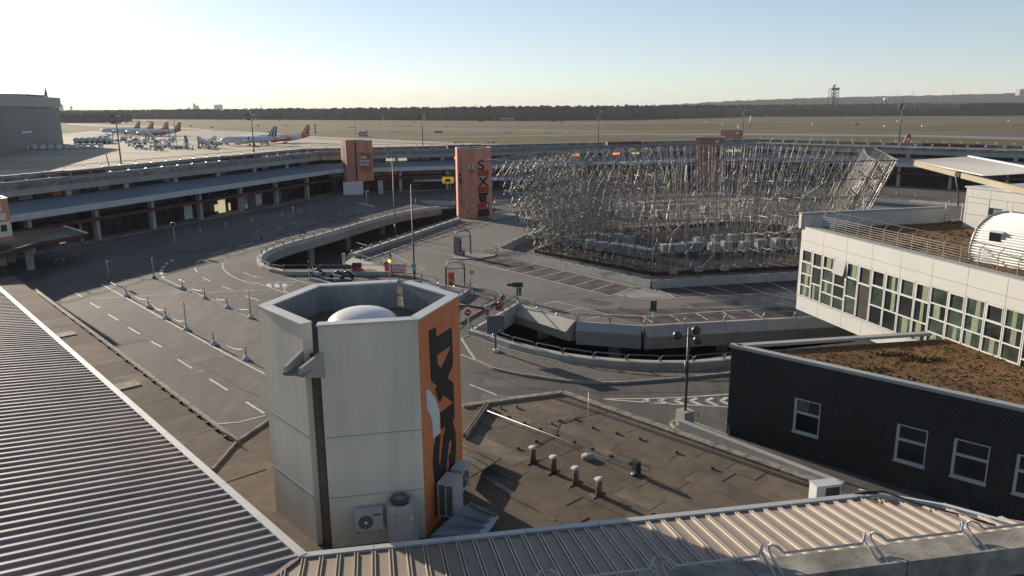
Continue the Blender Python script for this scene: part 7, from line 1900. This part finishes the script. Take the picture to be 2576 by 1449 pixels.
for px, py, w, h, m, lab in ((1276, 304, 34, 6, 'city', 'long low pale blue shed at the far edge of the airfield'), (965, 303, 4, 10, 'city', 'thin pale lattice mast left of the low shed')):
    b = P(px, py, AZ); k = b.y/1939
    if w > 10: 
        t = thing('shed', lab, 'building', b); MB().box((b.x, b.y, AZ+h*k/2), (w*k, 14, h*k)).out('wall', M[m], t); MB().box((b.x, b.y, AZ+h*k), (w*k+2, 16, .8)).out('roof', M['metal_l'], t)
        for i in range(9): MB().box((b.x-w*k/2+(i+.5)*w*k/9, b.y-7.2, AZ+h*k*.5), (w*k/18, .3, h*k*.4)).out('window', M['glass'], t)
    else: MB().tube([(b.x, b.y, AZ), (b.x, b.y, AZ+h*k)], 1.0, 5).out('mast', M[m], None, lab, 'mast')
for i, (px, py) in enumerate(((2046, 366), (2281, 500), (1790, 372), (1345, 368))):
    pass
b = P(1886, 322, AZ); t = thing('windsock', 'pale windsock on its pole beyond the farthest tower', 'windsock', b); k = b.y/1939
MB().tube([(b.x, b.y, AZ), (b.x, b.y, AZ+18*k)], .4, 5).out('pole', M['pole'], t); MB().lathe([(1.3, 0), (.6, 7)], (b.x+.5, b.y, AZ+12*k), 8).out('sock', M['signwhite'], t)
rr_ = random.Random(8); n_ = 0
for i in range(60):
    px, py = rr_.uniform(180, 2560), rr_.choice((305, 308, 314, 318, 322, 334, 346))+rr_.uniform(-1, 1)
    if py > 336-(8 if px > 1900 else 0): continue
    b = P(px, py, AZ); k = b.y/1939; n_ += 1
    MB().box((b.x, b.y, AZ+.6), (rr_.choice((2.5, 4, 7)), 1.5, 1.4)).out('taxiway_sign', M['signwhite'] if rr_.random() < .6 else M['black'], None, 'tiny marker board scattered on the airfield grass', 'airfield marker', 'marker boards on the airfield')

# ------------------------------------------------------------------ woodland, hills and the far skyline
import numpy as np
def wood(name, label, strip_pts, n, hmin, hmax, m, seed, wr=(3.0, 6.0), bare=False):
    """strip_pts: (px, py of the foot, depth behind in m); crowns are small ragged clumps of faces"""
    rg = np.random.default_rng(seed); V = []; F_ = []
    px = np.array([p[0] for p in strip_pts]); py = np.array([p[1] for p in strip_pts]); dp = np.array([p[2] for p in strip_pts])
    xs = rg.uniform(px[0], px[-1], n)
    for x in xs:
        y = np.interp(x, px, py); d = np.interp(x, px, dp)
        b = P(float(x), float(y), AZ); u = rg.random()**1.6; s = 1+u*d/b.y
        bx, by = b.x*s, b.y*s; h = rg.uniform(hmin, hmax); w = rg.uniform(*wr)
        k = 9 if not bare else 10; o = len(V)
        if bare:   # upright brush of thin slanting faces
            for j in range(k):
                a = rg.uniform(0, 6.283); r0 = rg.uniform(0, w*.25); tx, ty = rg.normal(0, w*.33), rg.normal(0, w*.33); ww = rg.uniform(.5, 1.3)
                z1 = h*rg.uniform(.65, 1.05); o = len(V)
                V += [(bx+r0*math.cos(a)-ww, by+r0*math.sin(a), AZ), (bx+r0*math.cos(a)+ww, by, AZ), (bx+tx+ww*.9, by+ty, AZ+z1*.8), (bx+tx, by+ty, AZ+z1)]
                F_.append((o, o+1, o+2, o+3))
        else:
            for j in range(k):
                a = rg.uniform(0, 6.283); rr = w*rg.uniform(.2, 1.0); z0 = h*rg.uniform(.35, .95); o = len(V); cx_, cy_ = bx+rr*math.cos(a)*.6, by+rr*math.sin(a)*.6; ww = w*rg.uniform(.35, .7)
                V += [(cx_-ww, cy_+rg.normal(0, 1), AZ+z0-ww*.5), (cx_+ww, cy_+rg.normal(0, 1), AZ+z0-ww*.5+rg.normal(0, .6)), (cx_+ww*.5, cy_-.6, AZ+z0+ww*.55), (cx_-ww*.5, cy_-.4, AZ+z0+ww*.5)]
                F_ += [(o, o+1, o+2, o+3)]
            o = len(V); V += [(bx-.5, by, AZ), (bx+.5, by, AZ), (bx+.4, by, AZ+h*.8), (bx-.4, by, AZ+h*.8)]; F_.append((o, o+1, o+2, o+3))
    me = bpy.data.meshes.new(name); me.from_pydata(V, [], F_); me.materials.append(m); me.update()
    o = bpy.data.objects.new(name, me); C.objects.link(o); tag(o, label, 'woodland', None, 'stuff'); return o
stripL = [(60, 294, 500), (300, 292.5, 500), (338, 291, 500), (600, 301, 400), (1000, 302.5, 400), (1288, 304, 350), (1500, 303, 350), (1900, 292, 400), (2300, 290, 400), (2600, 286, 400)]
stripL = [(150, 299, 500), (320, 298, 500), (335, 300, 500), (600, 301, 400), (1000, 302.5, 400), (1288, 304, 350), (1560, 302.5, 350), (1900, 293, 400), (2300, 291, 400), (2620, 287, 400)]
wood('bare_woodland', 'bare brown winter woodland along the airfield edge', stripL, 5200, 10, 21, M['bark'], 1, (4, 8), True)
wood('pine_wood', 'dark pine wood rising behind the bare trees', [(150, 297, 700), (900, 299.5, 600), (1288, 301, 600), (1560, 300, 700), (1900, 290, 800), (2300, 287, 900), (2620, 282, 900)], 5600, 15, 26, M['pine'], 2, (3.5, 6.5))
wood('bare_woodland', 'reddish bare trees standing before the pines on the right', [(1900, 293.5, 80), (2300, 292, 80), (2620, 288, 80)], 1300, 11, 21, M['bark2'], 3, (4, 8), True)
wood('pine_wood', 'dark clump of pines at the far right end of the wood', [(2420, 292, 60), (2620, 289, 60)], 500, 15, 24, M['pine'], 4, (4, 7))
wood('bare_woodland', 'nearer dark wood just right of the hangar', [(155, 309, 60), (250, 308.5, 60), (330, 304, 40)], 500, 14, 20, M['bark'], 5, (4, 8), True)
# ground under the woods and wooded hills behind
def ridge(name, pts, y0, m, d=1500):
    """a low hill: crest heights surveyed at depth y0"""
    V = []; k = len(pts)
    for px, py in pts:
        x = (px-CX)/FPX*y0; z = Zat(x, y0, py); V.append((x, y0, z))
    n2 = []
    rg = random.Random(len(pts))
    full = []
    for a, b in zip(V, V[1:]):
        for j in range(24):
            u = j/24; full.append((a[0]+(b[0]-a[0])*u, y0, a[2]+(b[2]-a[2])*u+rg.uniform(-2.5, 3.5)*y0/4000))
    full.append(V[-1]); k = len(full)
    vs = [(x, y0-d, AZ-2) for x, y, z in full]+full+[(x*1.3, y0+d, AZ-2) for x, y, z in full]
    MB().add(vs, [(i, i+1, k+i+1, k+i) for i in range(k-1)]+[(k+i, k+i+1, 2*k+i+1, 2*k+i) for i in range(k-1)]).out(name, m, kind='structure')
ridge('hill', [(1500, 275), (1700, 262), (1850, 253), (2000, 248), (2100, 244.5), (2250, 242), (2400, 238), (2520, 235), (2700, 234)], 3800, M['hill'])
ridge('hill', [(-100, 280), (200, 277), (500, 275.5), (800, 275), (1100, 273), (1400, 271), (1700, 268)], 6500, M['hill'], 2500)
ridge('woodland_floor', [(-100, 297), (400, 296), (900, 295), (1288, 294), (1600, 290), (1900, 279), (2300, 274), (2700, 268)], 2350, M['bark'], 350)
def skyblock(name, lab, px, pt, w, y0, cat='building', m='city', base=285, steps=None, wn=0):
    k = y0/FPX; x = (px-CX)*k; z1 = Zat(x, y0, pt); z0 = Zat(x, y0, base)
    t = thing(name, lab, cat, (x, y0, z0)); MB().box((x, y0, (z0+z1)/2), (w*k, w*k*.5, z1-z0)).out('wall', M[m], t)
    for dx, dw, dt in (steps or ()):
        z2 = Zat(x, y0, pt+dt); MB().box((x+dx*k, y0, (z0+z2)/2), (dw*k, w*k*.45, z2-z0)).out('wing', M[m], t)
    MB().box((x, y0, z1+.3*k), (w*k*.5, w*k*.3, .9*k)).out('roof_plant', M[m], t)
    for i in range(wn): MB().box((x, y0-w*k*.25-1, z1-(i+1)*(z1-z0)/(wn+3)), (w*k*.9, 1, 1.0*k)).out('window_band', M['glass'], t)
    return t
skyblock('tower_block', 'rounded tower block on the left skyline, right of the hangar', 187, 263, 11, 7000)
skyblock('tower_block', 'narrow lower block right of the rounded tower block', 213, 267.5, 4.5, 7000)
skyblock('tower_block', 'slim office tower with low annex on the skyline', 514, 260.5, 5, 7500, steps=((7, 9, 5),))
skyblock('tower_block', 'wide stepped white block right of the slim tower', 573, 264.5, 18, 7500, steps=((-6, 5, -1), (5, 5, -1.8)))
skyblock('tower_block', 'white slab block on the wooded hill at the far right', 2546, 226, 38, 3500, m='city', base=240, steps=((-14, 12, -2),), wn=4)
for i, (px, pt, w) in enumerate(((478, 272, 3), (501, 271, 6), (636, 270, 1), (1340-700, 271, 2))):
    skyblock('far_building', ['tiny roof left of the slim tower', 'low roofs beside the slim tower', 'tiny chimney left of centre', 'thin chimney right of the stepped block'][i], px, pt, w, 7500, 'building')
def skymast(px, pt, pb, lab, y0=5000, w=1.0, cross=0):
    k = y0/FPX; x = (px-CX)*k; t = thing('mast', lab, 'mast', (x, y0, Zat(x, y0, pb))); z1, z0 = Zat(x, y0, pt), Zat(x, y0, pb)
    MB().tube([(x, y0, z0), (x, y0, z1)], [w*k*.7, w*k*.35], 5).out('shaft', M['pole'], t)
    if cross:
        for u in (.75, .95): MB().beam((x-cross*k, y0, z0+(z1-z0)*u), (x+cross*k, y0, z0+(z1-z0)*u), .5*k, .5*k).out('cross_arm', M['pole'], t)
skymast(1139, 258, 275, 'thin chimney on the skyline above the red tower'); skymast(678, 264, 276, 'church spire on the skyline right of the blocks', 7500, 2.2)
for i, px in enumerate((1202, 1207, 1238, 1281, 1294)): skymast(px, 264, 275, 'power pylon on the central skyline, %s from the left' % nw[i], 6000, .5, 5 if i > 1 else 3)
for i, (px, pt) in enumerate(((300, 266), (335, 265))): skymast(px, pt, 278, ['crane like mast left of centre on the skyline', 'short flagged mast right of the crane mast'][i], 7000, .8, 2)
k = 7000/FPX; x = (256-CX)*k; t = thing('tower_crane', 'tower crane with long jib on the left skyline', 'crane', (x, 7000, 0)); z = Zat(x, 7000, 268)
MB().tube([(x, 7000, -4), (x, 7000, z)], .8*k, 4).out('mast', M['city'], t); MB().beam((x-4*k, 7000, z), (x+14*k, 7000, z+.5*k), .5*k, .5*k).out('jib', M['city'], t)
skymast(2234, 224, 266, 'tall thin mast on the right, left of the two', 1900, .7); skymast(2368, 222, 278, 'tall thin mast on the right, nearer the white slab block', 1750, .8); skymast(2272, 226, 240, 'short mast on the far right hill', 3500, .8)
# radar tower
y0 = 2100; k = y0/FPX; x = (2077-CX)*k; t = thing('radar_tower', 'lattice radar tower with red antenna rising above the pines', 'radar tower', (x, y0, AZ))
za, zb3, zc_ = Zat(x, y0, 232), Zat(x, y0, 221), Zat(x, y0, 213)
mb = MB()
for dx in (-8.5, 8.5):
    for dy in (-8.5, 8.5): mb.beam((x+dx*k, y0+dy*k, AZ), (x+dx*k, y0+dy*k, zb3), 1.1*k, 1.1*k)
for i in range(6):
    z = za-(za-AZ)*0-i*7*k+5*k
    for s in (-1, 1): mb.beam((x-8.5*k, y0+s*8.5*k, z), (x+8.5*k, y0+s*8.5*k, z), .9*k, .9*k); mb.beam((x-8.5*k*s, y0-8.5*k, z), (x+8.5*k*s, y0-8.5*k, z-7*k), .7*k, .7*k)
mb.out('lattice', M['pole'], t); MB().box((x, y0, (za+zb3)/2+3*k), (19*k, 19*k, 5*k)).out('platform', M['signgrey'], t)
for i in range(4): MB().box((x, y0, za-4*k-i*7*k), (8*k, 8*k, 1.6*k)).out('landing', M['pole'], t)
MB().tube([(x, y0, AZ), (x, y0, zc_-1*k)], 1.6*k, 6).out('core', M['pole'], t)
MB().box((x+1*k, y0, zc_-1*k), (6*k, 2*k, 2.6*k), .4).out('antenna', M['red'], t); MB().box((x-2*k, y0, zc_-4*k), (4*k, 2*k, 2*k)).out('antenna_base', M['red'], t)
y0 = 1950; k = y0/FPX; x = (2205-CX)*k; z = Zat(x, y0, 250); t = thing('radome', 'white radome ball peeping over the trees', 'radome', (x, y0, z)); MB().ball((x, y0, z), 5.2*k, 14, 9).out('ball', M['signwhite'], t); MB().tube([(x, y0, AZ), (x, y0, z)], 2*k, 6).out('column', M['pole'], t)
# ------------------------------------------------------------------ haze: pale air over the whole airfield
hm = bpy.data.materials.new('haze air'); hm.use_nodes = True; n = hm.node_tree; n.nodes.clear()
o_ = n.nodes.new('ShaderNodeOutputMaterial'); v_ = n.nodes.new('ShaderNodeVolumePrincipled'); v_.inputs['Color'].default_value = (.9, .94, 1, 1)
v_.inputs['Density'].default_value = 0.00006; v_.inputs['Anisotropy'].default_value = 0.0; n.links.new(v_.outputs[0], o_.inputs['Volume'])
MB().box((0, 5700, 72.5), (24000, 12400, 155)).out('haze', hm, kind='stuff')
